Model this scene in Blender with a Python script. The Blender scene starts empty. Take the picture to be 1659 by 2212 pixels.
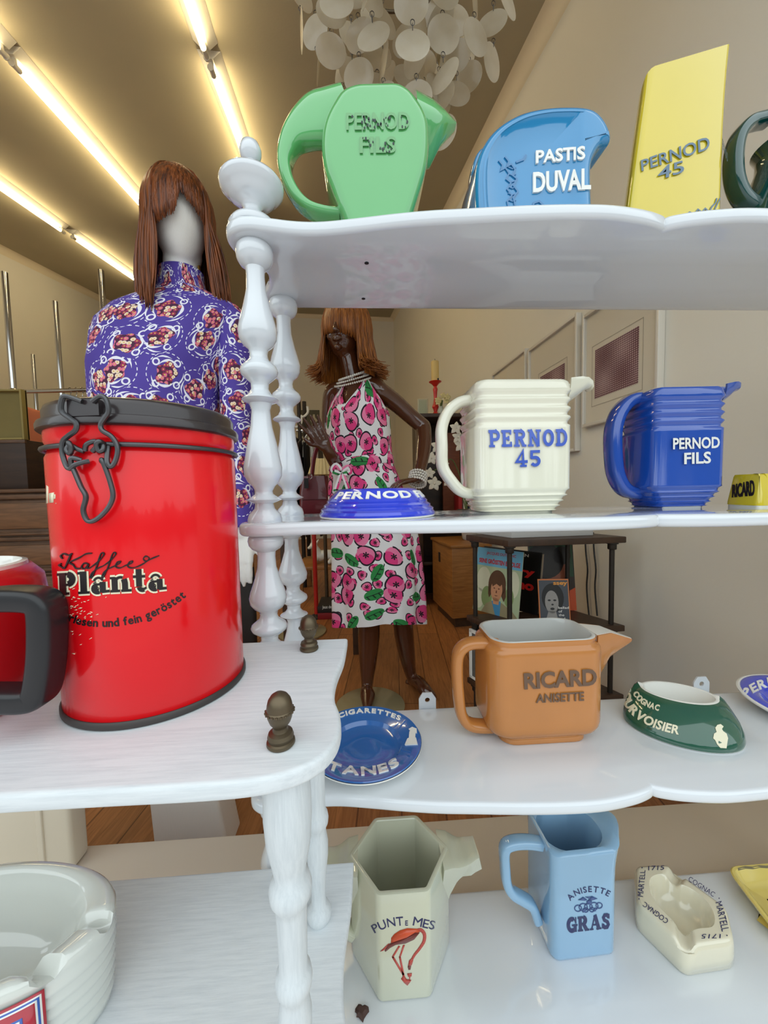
import bpy, bmesh, math, random
from math import sin, cos, pi, sqrt, atan2, radians
from mathutils import Vector as V

# ------------------------------------------------------------------ camera, sky, exposure
SC = bpy.context.scene
COL = SC.collection
W, H, F = 1659.0, 2212.0, 800.0
YAW, PITCH, ROLL = 0.05502, -0.05821, 0.0211
_cy, _sy, _cp, _sp = cos(YAW), sin(YAW), cos(PITCH), sin(PITCH)
FW = V((_sy * _cp, _cy * _cp, _sp))
_r = V((_cy, -_sy, 0)); _u = _r.cross(FW)
RT = cos(ROLL) * _r - sin(ROLL) * _u
UP = sin(ROLL) * _r + cos(ROLL) * _u
cam = bpy.data.cameras.new('camera'); camo = bpy.data.objects.new('camera', cam); COL.objects.link(camo)
cam.sensor_fit = 'HORIZONTAL'; cam.sensor_width = 36.0; cam.lens = 36.0 * F / W
cam.clip_start = 0.02; cam.clip_end = 100
from mathutils import Matrix
camo.matrix_world = Matrix(((RT.x, UP.x, -FW.x, 0), (RT.y, UP.y, -FW.y, 0), (RT.z, UP.z, -FW.z, 0), (0, 0, 0, 1)))
SC.camera = camo
SC.view_settings.view_transform = 'Standard'; SC.view_settings.look = 'None'
SC.view_settings.gamma = 1; SC.view_settings.use_curve_mapping = False
SC.view_settings.exposure = -0.17
SKY, TUBE = 2.1, 36.0

def lin(c):
    return tuple(((x / 255) / 12.92 if x / 255 <= .04045 else ((x / 255 + .055) / 1.055) ** 2.4) for x in c)

def node_tree(nt):
    def n(t, **k):
        nd = nt.nodes.new(t)
        for a, b in k.items(): setattr(nd, a, b)
        return nd
    return n, nt.links.new

world = bpy.data.worlds.new('street_sky'); SC.world = world; world.use_nodes = True
nt = world.node_tree; nt.nodes.clear(); N, LK = node_tree(nt)
out = N('ShaderNodeOutputWorld'); bg = N('ShaderNodeBackground'); tc = N('ShaderNodeTexCoord')
sep = N('ShaderNodeSeparateXYZ'); LK(tc.outputs['Generated'], sep.inputs[0])
noi = N('ShaderNodeTexNoise'); noi.inputs['Scale'].default_value = 4.5; noi.inputs['Detail'].default_value = 8; noi.inputs['Roughness'].default_value = .62
LK(tc.outputs['Generated'], noi.inputs['Vector'])
ad = N('ShaderNodeMath', operation='MULTIPLY_ADD'); LK(noi.outputs[0], ad.inputs[0]); ad.inputs[1].default_value = -0.42
LK(sep.outputs[2], ad.inputs[2])
ma = N('ShaderNodeMath', operation='MULTIPLY_ADD'); LK(ad.outputs[0], ma.inputs[0]); ma.inputs[1].default_value = .5; ma.inputs[2].default_value = .605
rmp = N('ShaderNodeValToRGB'); LK(ma.outputs[0], rmp.inputs[0])
e = rmp.color_ramp.elements
e[0].position = 0.0; e[0].color = (.46, .46, .45, 1)
e[1].position = 1.0; e[1].color = (.90, .97, .99, 1)
for ps, cl in ((.42, (.44, .44, .44, 1)), (.465, (.10, .12, .12, 1)), (.556, (.09, .11, .11, 1)), (.562, (.86, .955, .985, 1))): x = e.new(ps); x.color = cl
LK(rmp.outputs[0], bg.inputs[0]); bg.inputs[1].default_value = SKY; LK(bg.outputs[0], out.inputs[0])

# ------------------------------------------------------------------ pixel <-> place
def ray(x, y): return FW + RT * ((x - W / 2) / F) + UP * ((H / 2 - y) / F)
def Ud(x, y, d): return ray(x, y) * d
def Uz(x, y, z): r = ray(x, y); return r * (z / r.z)
def Uy(x, y, yy): r = ray(x, y); return r * (yy / r.y)
def hitp(p0, n):
    p0 = V(p0); n = V(n).normalized()
    def f(x, y, h=0.0):
        r = ray(x, y); return r * ((p0 + n * h).dot(n) / r.dot(n))
    return f

# ------------------------------------------------------------------ objects
def thing(name, label, cat, loc=(0, 0, 0), group=None):
    o = bpy.data.objects.new(name, None); COL.objects.link(o)
    o.location = V(loc); o['label'] = label; o['category'] = cat; o.empty_display_size = .02
    if group: o['group'] = group
    return o
def wl(o):
    p = V((0, 0, 0))
    while o is not None: p = p + o.location; o = o.parent
    return p

class MB:
    def __init__(s): s.v = []; s.f = []; s.uv = []; s.m = []
    def add(s, vs, fs, uv=None, m=0):
        b = len(s.v); s.v += [V(p) for p in vs]
        for i, f in enumerate(fs):
            s.f.append([b + k for k in f]); s.m.append(m)
            s.uv.append(uv[i] if uv else None)
        return s
    def loft(s, rings, c0=True, c1=True, closed=True, m=0, uvs=None):
        n = len(rings[0]); vs = [p for r in rings for p in r]; fs = []; uv = []
        per = max(sum((V(r[i]) - V(r[i - 1])).length for i in range(n)) for r in rings)
        h = 0.0
        for k in range(len(rings) - 1):
            dh = sum((V(rings[k + 1][i]) - V(rings[k][i])).length for i in range(0, n, max(1, n // 4))) / len(range(0, n, max(1, n // 4)))
            for i in range(n if closed else n - 1):
                j = (i + 1) % n
                fs.append((k * n + i, k * n + j, (k + 1) * n + j, (k + 1) * n + i))
                a, b = per * i / n, per * (i + 1) / n
                uv.append(((a, h), (b, h), (b, h + dh), (a, h + dh)))
            h += dh
        if c0: fs.append(tuple(range(n - 1, -1, -1))); uv.append(None)
        if c1: o = (len(rings) - 1) * n; fs.append(tuple(o + i for i in range(n))); uv.append(None)
        return s.add(vs, fs, uv, m)
    def lathe(s, c, prof, seg=48, sx=1, sy=1, rot=0, c0=True, c1=True, m=0):
        c = V(c); R = []
        for r, z in prof:
            R.append([c + V((r * sx * cos(a) * cos(rot) - r * sy * sin(a) * sin(rot), r * sx * cos(a) * sin(rot) + r * sy * sin(a) * cos(rot), z)) for a in [2 * pi * i / seg for i in range(seg)]])
        return s.loft(R, c0, c1, m=m)
    def box(s, lo, hi, b=0.0, m=0, rz=0, c=None):
        lo, hi = V(lo), V(hi); b = min(b, .45 * min(hi - lo))
        if b <= 0:
            P = [(x, y, z) for z in (lo.z, hi.z) for x, y in ((lo.x, lo.y), (hi.x, lo.y), (hi.x, hi.y), (lo.x, hi.y))]
            vs = [V(p) for p in P]; fs = [(3, 2, 1, 0), (4, 5, 6, 7), (0, 1, 5, 4), (1, 2, 6, 5), (2, 3, 7, 6), (3, 0, 4, 7)]
            t = MB().add(vs, fs)
        else:
            cx, cy = (lo.x + hi.x) / 2, (lo.y + hi.y) / 2; w, d = hi.x - lo.x, hi.y - lo.y
            t = MB().loft([rr(cx, cy, z, w - 2 * i, d - 2 * i, max(b - i, .0004), 3) for z, i in ((lo.z, b), (lo.z + b * .3, b * .3), (lo.z + b, 0), (hi.z - b, 0), (hi.z - b * .3, b * .3), (hi.z, b))])
        if rz:
            c = V(c) if c is not None else (lo + hi) / 2
            for p in t.v:
                x, y = p.x - c.x, p.y - c.y; p.x = c.x + x * cos(rz) - y * sin(rz); p.y = c.y + x * sin(rz) + y * cos(rz)
        s.add(t.v, t.f, None, m); return s
    def tube(s, pts, r, n=8, caps=True, m=0, closed=False):
        pts = [V(p) for p in pts]; k = len(pts); rs = r if isinstance(r, (list, tuple)) else [r] * k
        t0 = (pts[1] - pts[0]).normalized(); nr = t0.orthogonal().normalized(); R = []
        for i in range(k):
            if closed: t = (pts[(i + 1) % k] - pts[i - 1])
            else: t = pts[min(i + 1, k - 1)] - pts[max(i - 1, 0)]
            if t.length < 1e-9: t = t0
            t.normalize(); nr = nr - t * nr.dot(t)
            if nr.length < 1e-6: nr = t.orthogonal()
            nr.normalize(); bn = t.cross(nr)
            R.append([pts[i] + nr * (rs[i] * cos(2 * pi * j / n)) + bn * (rs[i] * sin(2 * pi * j / n)) for j in range(n)])
        if closed: R.append(R[0])
        return s.loft(R, caps and not closed, caps and not closed, m=m)
    def sweep(s, pts, side, w, t, n=20, p=3.5, m=0):
        pts = [V(q) for q in pts]; side = V(side).normalized(); k = len(pts); R = []
        sg = lambda q, e: (1 if q >= 0 else -1) * abs(q) ** e
        for i in range(k):
            tg = (pts[min(i + 1, k - 1)] - pts[max(i - 1, 0)]).normalized(); nr = tg.cross(side).normalized()
            ww = w[i] if isinstance(w, list) else w; tt = t[i] if isinstance(t, list) else t
            R.append([pts[i] + side * (sg(cos(a), 2 / p) * ww / 2) + nr * (sg(sin(a), 2 / p) * tt / 2) for a in [2 * pi * j / n for j in range(n)]])
        return s.loft(R, m=m)
    def ball(s, c, rx, ry=None, rz=None, n=16, m=0):
        ry = ry or rx; rz = rz or rx; c = V(c)
        return s.loft([[c + V((rx * sin(t) * cos(a), ry * sin(t) * sin(a), -rz * cos(t))) for a in [2 * pi * i / n for i in range(n)]] for t in [pi * (k + .02) / (n // 2 + .04) for k in range(n // 2 + 1)]], m=m)
    def mesh(s, name, off=V((0, 0, 0)), sharp=38, weld=False):
        me = bpy.data.meshes.new(name); me.from_pydata([tuple(p - off) for p in s.v], [], s.f)
        if any(u is not None for u in s.uv):
            ul = me.uv_layers.new(name='UVMap'); li = 0; buf = [0.0] * (2 * len(me.loops))
            for f, u in zip(s.f, s.uv):
                for q in range(len(f)):
                    if u is not None and q < len(u): buf[2 * li], buf[2 * li + 1] = u[q]
                    li += 1
            ul.data.foreach_set('uv', buf)
        me.polygons.foreach_set('material_index', s.m)
        bm = bmesh.new(); bm.from_mesh(me)
        if weld: bmesh.ops.remove_doubles(bm, verts=bm.verts, dist=1e-5)
        bmesh.ops.recalc_face_normals(bm, faces=bm.faces); bm.to_mesh(me); bm.free()
        me.shade_smooth()
        if sharp: me.set_sharp_from_angle(angle=radians(sharp))
        return me
def obj(name, mb, mat, parent=None, label=None, sharp=38, kind=None):
    off = wl(parent) if parent is not None else V((0, 0, 0))
    me = mb.mesh(name, off, sharp)
    for q in (mat if isinstance(mat, (list, tuple)) else [mat]): me.materials.append(q)
    o = bpy.data.objects.new(name, me); COL.objects.link(o)
    if parent is not None: o.parent = parent
    if label: o['label'] = label
    if kind: o['kind'] = kind
    return o
def solo(name, label, cat, mb, mat, group=None, sharp=38, base=None):
    b = V(base) if base is not None else V((sum(p.x for p in mb.v) / len(mb.v), sum(p.y for p in mb.v) / len(mb.v), min(p.z for p in mb.v)))
    me = mb.mesh(name, b, sharp)
    for q in (mat if isinstance(mat, (list, tuple)) else [mat]): me.materials.append(q)
    o = bpy.data.objects.new(name, me); COL.objects.link(o); o.location = b
    o['label'] = label; o['category'] = cat
    if group: o['group'] = group
    return o
def struct(name, mb, mat, sharp=30):
    o = obj(name, mb, mat, None, None, sharp); o['kind'] = 'structure'; return o
def copy_tree(o, parent=None, loc=None):
    c = o.copy(); COL.objects.link(c); c.parent = parent
    if loc is not None: c.location = loc
    for ch in list(o.children): copy_tree(ch, c)
    return c

# ------------------------------------------------------------------ shapes
def rr(cx, cy, z, w, d, r, n=5):
    r = min(r, w / 2 - 1e-5, d / 2 - 1e-5); P = []
    for sx, sy, a0 in ((1, -1, -pi / 2), (1, 1, 0), (-1, 1, pi / 2), (-1, -1, pi)):
        for i in range(n + 1):
            a = a0 + pi / 2 * i / n
            P.append(V((cx + sx * (w / 2 - r) + r * cos(a), cy + sy * (d / 2 - r) + r * sin(a), z)))
    return P
def cr(pts, n=8, closed=False):
    pts = [V(p) if len(p) == 3 else V((p[0], p[1], 0)) for p in pts]; k = len(pts); O = []
    g = (lambda i: pts[i % k]) if closed else (lambda i: pts[max(0, min(k - 1, i))])
    for i in range(k if closed else k - 1):
        a, b, c, d = g(i - 1), g(i), g(i + 1), g(i + 2)
        for j in range(n):
            t = j / n
            O.append(.5 * ((2 * b) + (c - a) * t + (2 * a - 5 * b + 4 * c - d) * t * t + (3 * b - a - 3 * c + d) * t ** 3))
    if not closed: O.append(pts[-1])
    return O
def roundpoly(pts, r, n=5):
    P = [V((p[0], p[1])) for p in pts]; k = len(P); O = []
    for i in range(k):
        a, b, c = P[i - 1], P[i], P[(i + 1) % k]; rad = r[i] if isinstance(r, (list, tuple)) else r
        d1, d2 = (a - b), (c - b); l1, l2 = d1.length, d2.length
        q = min(rad, .48 * l1, .48 * l2); s0 = b + d1 / l1 * q; s1 = b + d2 / l2 * q
        for j in range(n + 1):
            t = j / n; O.append((1 - t) ** 2 * s0 + 2 * t * (1 - t) * b + t * t * s1)
    return O
def inset(P, e):
    k = len(P); A = sum(P[i - 1].x * P[i].y - P[i].x * P[i - 1].y for i in range(k)); sg = 1 if A > 0 else -1; O = []
    for i in range(k):
        d1 = (P[i] - P[i - 1]); d2 = (P[(i + 1) % k] - P[i])
        d1 = d1.normalized() if d1.length > 1e-9 else d2.normalized(); d2 = d2.normalized() if d2.length > 1e-9 else d1
        n1 = V((-d1.y, d1.x)) * sg; n2 = V((-d2.y, d2.x)) * sg; m = n1 + n2
        if m.length < 1e-6: m = n1
        m.normalize(); O.append(P[i] + m * (e / max(.5, m.dot(n1))))
    return O
def slab(mb, P, z0, z1, b=.004, m=0):
    """outline P (2D) as a board with rounded edges"""
    P = [V((p[0], p[1])) for p in P]
    R = [(z0 + b * (1 - cos(pi / 2 * k / 4)), b * (1 - sin(pi / 2 * k / 4))) for k in range(5)]
    R += [(z1 - b * (1 - sin(pi / 2 * k / 4)) , b * (1 - cos(pi / 2 * k / 4))) for k in range(5)]
    mb.loft([[V((p.x, p.y, z)) for p in inset(P, i)] for z, i in R], m=m); return mb
def extr(mb, P, y0, y1, b=.006, m=0, panel=None):
    """outline P in XZ, pushed from y0 (front) to y1 (back) with rounded rims; panel=(margin, depth) sinks the front"""
    P = [V((p[0], p[1])) for p in P]; R = []
    if panel: R = [(y0 + panel[1], panel[0] + b * 1.6), (y0 + panel[1] * .6, panel[0] + b), (y0, panel[0] + b * .6)]
    R += [(y0 + b * (1 - cos(pi / 2 * k / 5)), b * (1 - sin(pi / 2 * k / 5))) for k in range(6)]
    R += [(y1 - b * (1 - sin(pi / 2 * k / 5)), b * (1 - cos(pi / 2 * k / 5))) for k in range(6)]
    mb.loft([[V((p.x, y, p.y)) for p in inset(P, i)] for y, i in R], m=m); return mb

from mathutils.bvhtree import BVHTree
def surf(mb):
    T = BVHTree.FromPolygons([tuple(v) for v in mb.v], mb.f)
    def f(x, y, h=0.0):
        d = ray(x, y).normalized(); l, n, i, q = T.ray_cast(V((0, 0, 0)), d)
        if l is None:
            l, n, i, q = T.find_nearest(d * (mb.v[0].length))
        if n.dot(d) > 0: n = -n
        return l + n * h
    return f
def polar(P, c, n):
    O = []
    for i in range(n):
        a = 2 * pi * i / n; d = V((cos(a), sin(a))); best = 0
        for k in range(len(P)):
            p, q = P[k - 1] - c, P[k] - c; e = q - p; D = d.x * -e.y + d.y * e.x
            if abs(D) < 1e-12: continue
            t = (p.x * -e.y + p.y * e.x) / D; u = (d.x * p.y - d.y * p.x) / D
            if -1e-6 <= u <= 1 + 1e-6 and t > best: best = t
        O.append(c + d * best)
    return O
# ------------------------------------------------------------------ lettering
_gc = {}
def glyphs(text, bold=0.0, shear=0.0):
    key = (text, bold, shear)
    if key in _gc: return _gc[key]
    cu = bpy.data.curves.new('lettering', 'FONT'); cu.body = text; cu.size = 1; cu.offset = bold; cu.extrude = .5; cu.shear = shear; cu.resolution_u = 3
    o = bpy.data.objects.new('lettering', cu); COL.objects.link(o)
    dg = bpy.context.evaluated_depsgraph_get(); dg.update()
    me = bpy.data.meshes.new_from_object(o.evaluated_get(dg))
    bm = bmesh.new(); bm.from_mesh(me); bmesh.ops.triangulate(bm, faces=bm.faces)
    for _ in range(3):
        lg = [q for q in bm.edges if q.calc_length() > .28 and abs(q.verts[0].co.z - q.verts[1].co.z) < .1]
        if not lg: break
        bmesh.ops.subdivide_edges(bm, edges=lg, cuts=1); bmesh.ops.triangulate(bm, faces=bm.faces)
    vs = [v.co.copy() for v in bm.verts]; bm.verts.index_update(); fs = [[v.index for v in f.verts] for f in bm.faces]; bm.free()
    bpy.data.objects.remove(o); bpy.data.curves.remove(cu); bpy.data.meshes.remove(me)
    _gc[key] = (vs, fs); return vs, fs
def px_text(mb, text, hit, bl, br, tl, depth=.001, bold=.02, tr=None, shear=0.0, m=0, low=0.0):
    """letters laid on the surface hit(); bl, br, tl are photo pixels of the word's box corners"""
    vs, fs = glyphs(text, bold, shear)
    x0 = min(v.x for v in vs); x1 = max(v.x for v in vs); y0 = min(v.y for v in vs); y1 = max(v.y for v in vs)
    bl, br, tl = V(bl), V(br), V(tl); tr = V(tr) if tr else tl + (br - bl); O = []
    for v in vs:
        a, b = (v.x - x0) / (x1 - x0), (v.y - y0) / (y1 - y0)
        p = bl * (1 - a) * (1 - b) + br * a * (1 - b) + tl * (1 - a) * b + tr * a * b
        O.append(hit(p.x, p.y, low + (v.z + .5) * depth))
    mb.add(O, fs, m=m); return mb
def path_text(mb, text, path, size, mapf, depth=.001, bold=.02, gap=.06, start=0.0, m=0, fit=True):
    """each letter set along a 2D path; mapf(x, y, h) puts it on the surface"""
    P = cr(path, 12); L = [0]
    for i in range(1, len(P)): L.append(L[-1] + (P[i] - P[i - 1]).length)
    G = []
    for c in text:
        if c == ' ': G.append((None, .32, 0)); continue
        vs, fs = glyphs(c, bold); x0 = min(v.x for v in vs); x1 = max(v.x for v in vs); G.append(((vs, fs, x0), x1 - x0 + gap, x0))
    tot = sum(g[1] for g in G); k = (L[-1] - start) / (tot * size) if fit else 1.0; s = start
    for g, w, x0 in G:
        c = s + w * size * k / 2; s += w * size * k
        if g is None: continue
        i = max(1, min(len(L) - 1, next((j for j in range(len(L)) if L[j] >= c), len(L) - 1)))
        f = (c - L[i - 1]) / max(1e-9, L[i] - L[i - 1]); p = P[i - 1].lerp(P[i], f); t = (P[min(i + 1, len(P) - 1)] - P[max(0, i - 2)]).normalized(); n = V((-t.y, t.x, 0))
        vs, fs, x0 = g; wx = max(v.x for v in vs) - x0
        mb.add([mapf(*(p + t * ((v.x - x0 - wx / 2) * size * k) + n * (v.y * size)).xy, (v.z + .5) * depth) for v in vs], fs, m=m)
    return mb
def ribbon(pts, w):
    P = [V((p[0], p[1])) for p in pts]; k = len(P); Lf, Rg = [], []
    for i in range(k):
        d1 = (P[i] - P[i - 1]).normalized() if i else (P[1] - P[0]).normalized(); d2 = (P[i + 1] - P[i]).normalized() if i < k - 1 else d1
        n1, n2 = V((-d1.y, d1.x)), V((-d2.y, d2.x)); mm = n1 + n2; mm = mm.normalized() if mm.length > 1e-6 else n1
        ww = (w[i] if isinstance(w, (list, tuple)) else w) / 2 / max(.6, mm.dot(n1)); Lf.append(P[i] + mm * ww); Rg.append(P[i] - mm * ww)
    return [(Lf[i], Lf[i + 1], Rg[i + 1], Rg[i]) for i in range(k - 1)]
def decal(mb, polys, hit, lift=.0006, m=0):
    """printed shape: polygons in photo pixels laid on the surface"""
    for P in polys:
        O = [hit(p[0], p[1], lift) for p in P]; n = len(O); B = [hit(p[0], p[1], 0) for p in P]
        mb.add(O + B, [tuple(range(n))] + [(i, (i + 1) % n, n + (i + 1) % n, n + i) for i in range(n)], m=m)
    return mb
# slab-serif letters drawn with strokes: (stroke width, points) in a cell one unit high
def arc(cx, cy, rx, ry, a0, a1, n=10): return [(cx + rx * cos(radians(a0 + (a1 - a0) * i / n)), cy + ry * sin(radians(a0 + (a1 - a0) * i / n))) for i in range(n + 1)]
SLAB = {
 'P': (.72, [(.2, [(.18, 0), (.18, 1)]), (.18, [(0, .92), (.45, .92)] + arc(.45, .68, .2, .24, 90, -90, 8) + [(.18, .44)]), (.13, [(0, .06), (.38, .06)])]),
 'E': (.7, [(.2, [(.18, 0), (.18, 1)]), (.16, [(0, .92), (.66, .92)]), (.1, [(.6, 1), (.6, .72)]), (.14, [(.18, .5), (.5, .5)]), (.1, [(.47, .64), (.47, .36)]), (.16, [(0, .08), (.68, .08)]), (.1, [(.62, 0), (.62, .3)])]),
 'R': (.8, [(.2, [(.18, 0), (.18, 1)]), (.18, [(0, .92), (.45, .92)] + arc(.45, .72, .2, .2, 90, -90, 8) + [(.18, .52)]), (.13, [(0, .06), (.36, .06)]), (.2, [(.42, .5), (.64, .04)]), (.13, [(.52, .06), (.8, .06)])]),
 'N': (.86, [(.16, [(.18, 0), (.18, 1)]), (.16, [(.68, 0), (.68, 1)]), (.2, [(.16, 1), (.68, 0)]), (.13, [(0, .06), (.36, .06)]), (.13, [(0, .94), (.24, .94)]), (.13, [(.52, .94), (.86, .94)])]),
 'O': (.74, [(.2, arc(.37, .5, .27, .41, 0, 360, 28))]),
 'D': (.76, [(.2, [(.18, 0), (.18, 1)]), (.18, [(0, .92), (.36, .92)] + arc(.36, .5, .3, .42, 90, -90, 12) + [(0, .08)])]),
 '4': (.74, [(.18, [(.46, 0), (.46, 1), (.04, .32), (.74, .32)]), (.13, [(.26, .06), (.68, .06)])]),
 '5': (.7, [(.17, [(.66, .92), (.14, .92), (.12, .5)]), (.19, [(.12, .54)] + arc(.36, .32, .24, .24, 110, -150, 14))]),
 'G': (.95, [(.3, arc(.5, .5, .33, .4, 60, 300, 20)), (.12, arc(.5, .5, .36, .44, 10, 100, 8)), (.12, arc(.5, .5, .36, .44, 260, 350, 8)), (.28, [(.78, .0), (.78, .45)]), (.12, [(.5, .46), (1, .46)]), (.1, [(.86, .62), (.86, 1)])]),
 'r': (1.0, [(.28, [(.22, 0), (.22, 1)]), (.15, [(0, .94), (.5, .94)]), (.3, arc(.5, .73, .2, .2, 85, -85, 8)), (.13, [(.2, .5), (.5, .5)]), (.12, [(0, .05), (.46, .05)]), (.3, [(.5, .5), (.78, .05)]), (.12, [(.62, .05), (1.02, .05)])]),
 'A': (1.0, [(.1, [(.14, 0), (.48, 1)]), (.3, [(.48, 1), (.82, 0)]), (.1, [(.22, .34), (.72, .34)]), (.11, [(0, .05), (.32, .05)]), (.11, [(.58, .05), (1.04, .05)])]),
 'S': (.75, [(.24, [(.62, .74), (.5, .92), (.28, .92), (.16, .76), (.24, .58), (.52, .44), (.6, .26), (.48, .08), (.24, .08), (.1, .28)]), (.1, [(.66, .98), (.66, .66)]), (.1, [(.07, .02), (.07, .36)])]),
 'p': (.86, [(.28, [(.24, 0), (.24, 1)]), (.12, [(0, .94), (.5, .94)]), (.27, arc(.46, .7, .22, .22, 85, -85, 9)), (.1, [(.22, .45), (.48, .45)]), (.11, [(.0, .05), (.52, .05)])]),
 'l': (.5, [(.28, [(.25, 0), (.25, 1.02)]), (.11, [(.0, .95), (.3, .95)]), (.11, [(0, .05), (.5, .05)])]),
 'a': (.82, [(.26, [(.54, .02), (.54, .5)]), (.1, arc(.36, .5, .2, .2, 20, 165, 8)), (.14, [(.18, .5), (.2, .46)]), (.26, arc(.3, .2, .14, .13, 90, 300, 10)), (.1, [(.24, .38), (.54, .42)]), (.12, [(.5, .05), (.84, .07)])]),
 'n': (.95, [(.26, [(.2, 0), (.2, .68)]), (.1, [(0, .65), (.22, .65)]), (.12, arc(.46, .5, .2, .17, 160, 60, 8)), (.26, [(.62, .58), (.66, .4), (.66, 0)]), (.11, [(0, .05), (.42, .05)]), (.11, [(.48, .05), (.94, .05)])]),
 't': (.6, [(.26, [(.28, 1.0), (.28, .2)]), (.12, [(.02, .66), (.56, .66)]), (.2, arc(.42, .17, .14, .13, 180, 300, 7)), (.1, [(.46, .06), (.6, .14)])]),
}
def slab_text(mb, text, hit, bl, br, tl, depth=.001, grow=0.0, low=0.0, gap=.12, m=0, tr=None):
    x = 0; S = []
    for c in text:
        wd, st = SLAB[c]
        for w, pts in st: S += [[V((q.x + x, q.y)) for q in rb] for rb in ribbon(pts, w + grow)]
        x += wd + gap
    tot = x - gap; bl, br, tl = V(bl), V(br), V(tl); tr = V(tr) if tr else tl + (br - bl)
    def mp(q, h):
        a, b = q.x / tot, q.y
        p = bl * (1 - a) * (1 - b) + br * a * (1 - b) + tl * (1 - a) * b + tr * a * b
        return hit(p.x, p.y, h)
    for n_, q in enumerate(S):
        e = n_ * 1e-6
        mb.add([mp(p, low + depth + e) for p in q] + [mp(p, low) for p in q], [(0, 1, 2, 3), (0, 1, 5, 4), (1, 2, 6, 5), (2, 3, 7, 6), (3, 0, 4, 7)], m=m)
    return mb

# ------------------------------------------------------------------ materials
def newmat(name):
    m = bpy.data.materials.new(name); m.use_nodes = True; return m, m.node_tree, m.node_tree.nodes['Principled BSDF']
def pbr(name, c, rough=.5, metal=0, coat=0, var=0.0, vscale=8, bump=0.0, bscale=40, stretch=(1, 1, 1), spec=.5, emit=None, trans=0, sss=0, alpha=1):
    m, nt, b = newmat(name); N, LK = node_tree(nt); col = lin(c)
    b.inputs['Base Color'].default_value = (*col, 1); b.inputs['Roughness'].default_value = rough; b.inputs['Metallic'].default_value = metal
    b.inputs['Coat Weight'].default_value = coat; b.inputs['Coat Roughness'].default_value = .02; b.inputs['Specular IOR Level'].default_value = spec
    if trans: b.inputs['Transmission Weight'].default_value = trans
    if alpha < 1: b.inputs['Alpha'].default_value = alpha
    if emit: b.inputs['Emission Color'].default_value = (*lin(emit[0]), 1); b.inputs['Emission Strength'].default_value = emit[1]
    if var or bump:
        tc = N('ShaderNodeTexCoord'); mp = N('ShaderNodeMapping'); mp.inputs['Scale'].default_value = stretch; LK(tc.outputs['Object'], mp.inputs[0])
    if var:
        nz = N('ShaderNodeTexNoise'); nz.inputs['Scale'].default_value = vscale; nz.inputs['Detail'].default_value = 6; LK(mp.outputs[0], nz.inputs['Vector'])
        mx = N('ShaderNodeMix', data_type='RGBA'); LK(nz.outputs[0], mx.inputs[0])
        mx.inputs[6].default_value = (*[max(0, q * (1 - var)) for q in col], 1); mx.inputs[7].default_value = (*[min(1, q * (1 + var)) for q in col], 1)
        LK(mx.outputs[2], b.inputs['Base Color'])
    if bump:
        nb = N('ShaderNodeTexNoise'); nb.inputs['Scale'].default_value = bscale; nb.inputs['Detail'].default_value = 5; LK(mp.outputs[0], nb.inputs['Vector'])
        bp = N('ShaderNodeBump'); bp.inputs['Strength'].default_value = bump; bp.inputs['Distance'].default_value = .002; LK(nb.outputs[0], bp.inputs['Height']); LK(bp.outputs[0], b.inputs['Normal'])
    return m
def glaze(name, c, var=.06): return pbr(name, c, .10, coat=1.0, var=var, vscale=14, bump=.04, bscale=18)

class S:
    """tiny arithmetic on shader sockets"""
    def __init__(s, nt, k): s.nt, s.k = nt, k
    def op(s, o, *a, clamp=False):
        n = s.nt.nodes.new('ShaderNodeMath'); n.operation = o; n.use_clamp = clamp
        for i, q in enumerate((s,) + a):
            if isinstance(q, S): s.nt.links.new(q.k, n.inputs[i])
            else: n.inputs[i].default_value = q
        return S(s.nt, n.outputs[0])
    def __add__(s, o): return s.op('ADD', o)
    def __sub__(s, o): return s.op('SUBTRACT', o)
    def __mul__(s, o): return s.op('MULTIPLY', o)
    def __rmul__(s, o): return s.op('MULTIPLY', o)
    def __truediv__(s, o): return s.op('DIVIDE', o)
    def lt(s, o): return s.op('LESS_THAN', o)
    def gt(s, o): return s.op('GREATER_THAN', o)
    def fr(s): return s.op('FRACT')
    def sin(s): return s.op('SINE')
    def cos(s): return s.op('COSINE')
    def abs(s): return s.op('ABSOLUTE')
def vor(nt, vec, scale, feat='F1', rnd=1.0):
    v = nt.nodes.new('ShaderNodeTexVoronoi'); v.voronoi_dimensions = '2D'; v.feature = feat; v.inputs['Randomness'].default_value = rnd; v.inputs['Scale'].default_value = 1
    mp = nt.nodes.new('ShaderNodeVectorMath'); mp.operation = 'SCALE'; mp.inputs['Scale'].default_value = scale
    nt.links.new(vec, mp.inputs[0]); nt.links.new(mp.outputs[0], v.inputs['Vector'])
    su = nt.nodes.new('ShaderNodeVectorMath'); su.operation = 'SUBTRACT'; nt.links.new(mp.outputs[0], su.inputs[0]); nt.links.new(v.outputs['Position'], su.inputs[1])
    sp = nt.nodes.new('ShaderNodeSeparateXYZ'); nt.links.new(su.outputs[0], sp.inputs[0])
    sc = nt.nodes.new('ShaderNodeSeparateColor'); nt.links.new(v.outputs['Color'], sc.inputs[0])
    return S(nt, sp.outputs[0]), S(nt, sp.outputs[1]), S(nt, sc.outputs[0]), S(nt, sc.outputs[1]), S(nt, sc.outputs[2]), S(nt, v.outputs['Distance'])
def mixc(nt, f, a, b):
    n = nt.nodes.new('ShaderNodeMix'); n.data_type = 'RGBA'
    nt.links.new(f.k, n.inputs[0])
    for i, q in ((6, a), (7, b)):
        if isinstance(q, tuple): n.inputs[i].default_value = (*lin(q), 1)
        else: nt.links.new(q, n.inputs[i])
    return n.outputs[2]

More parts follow.
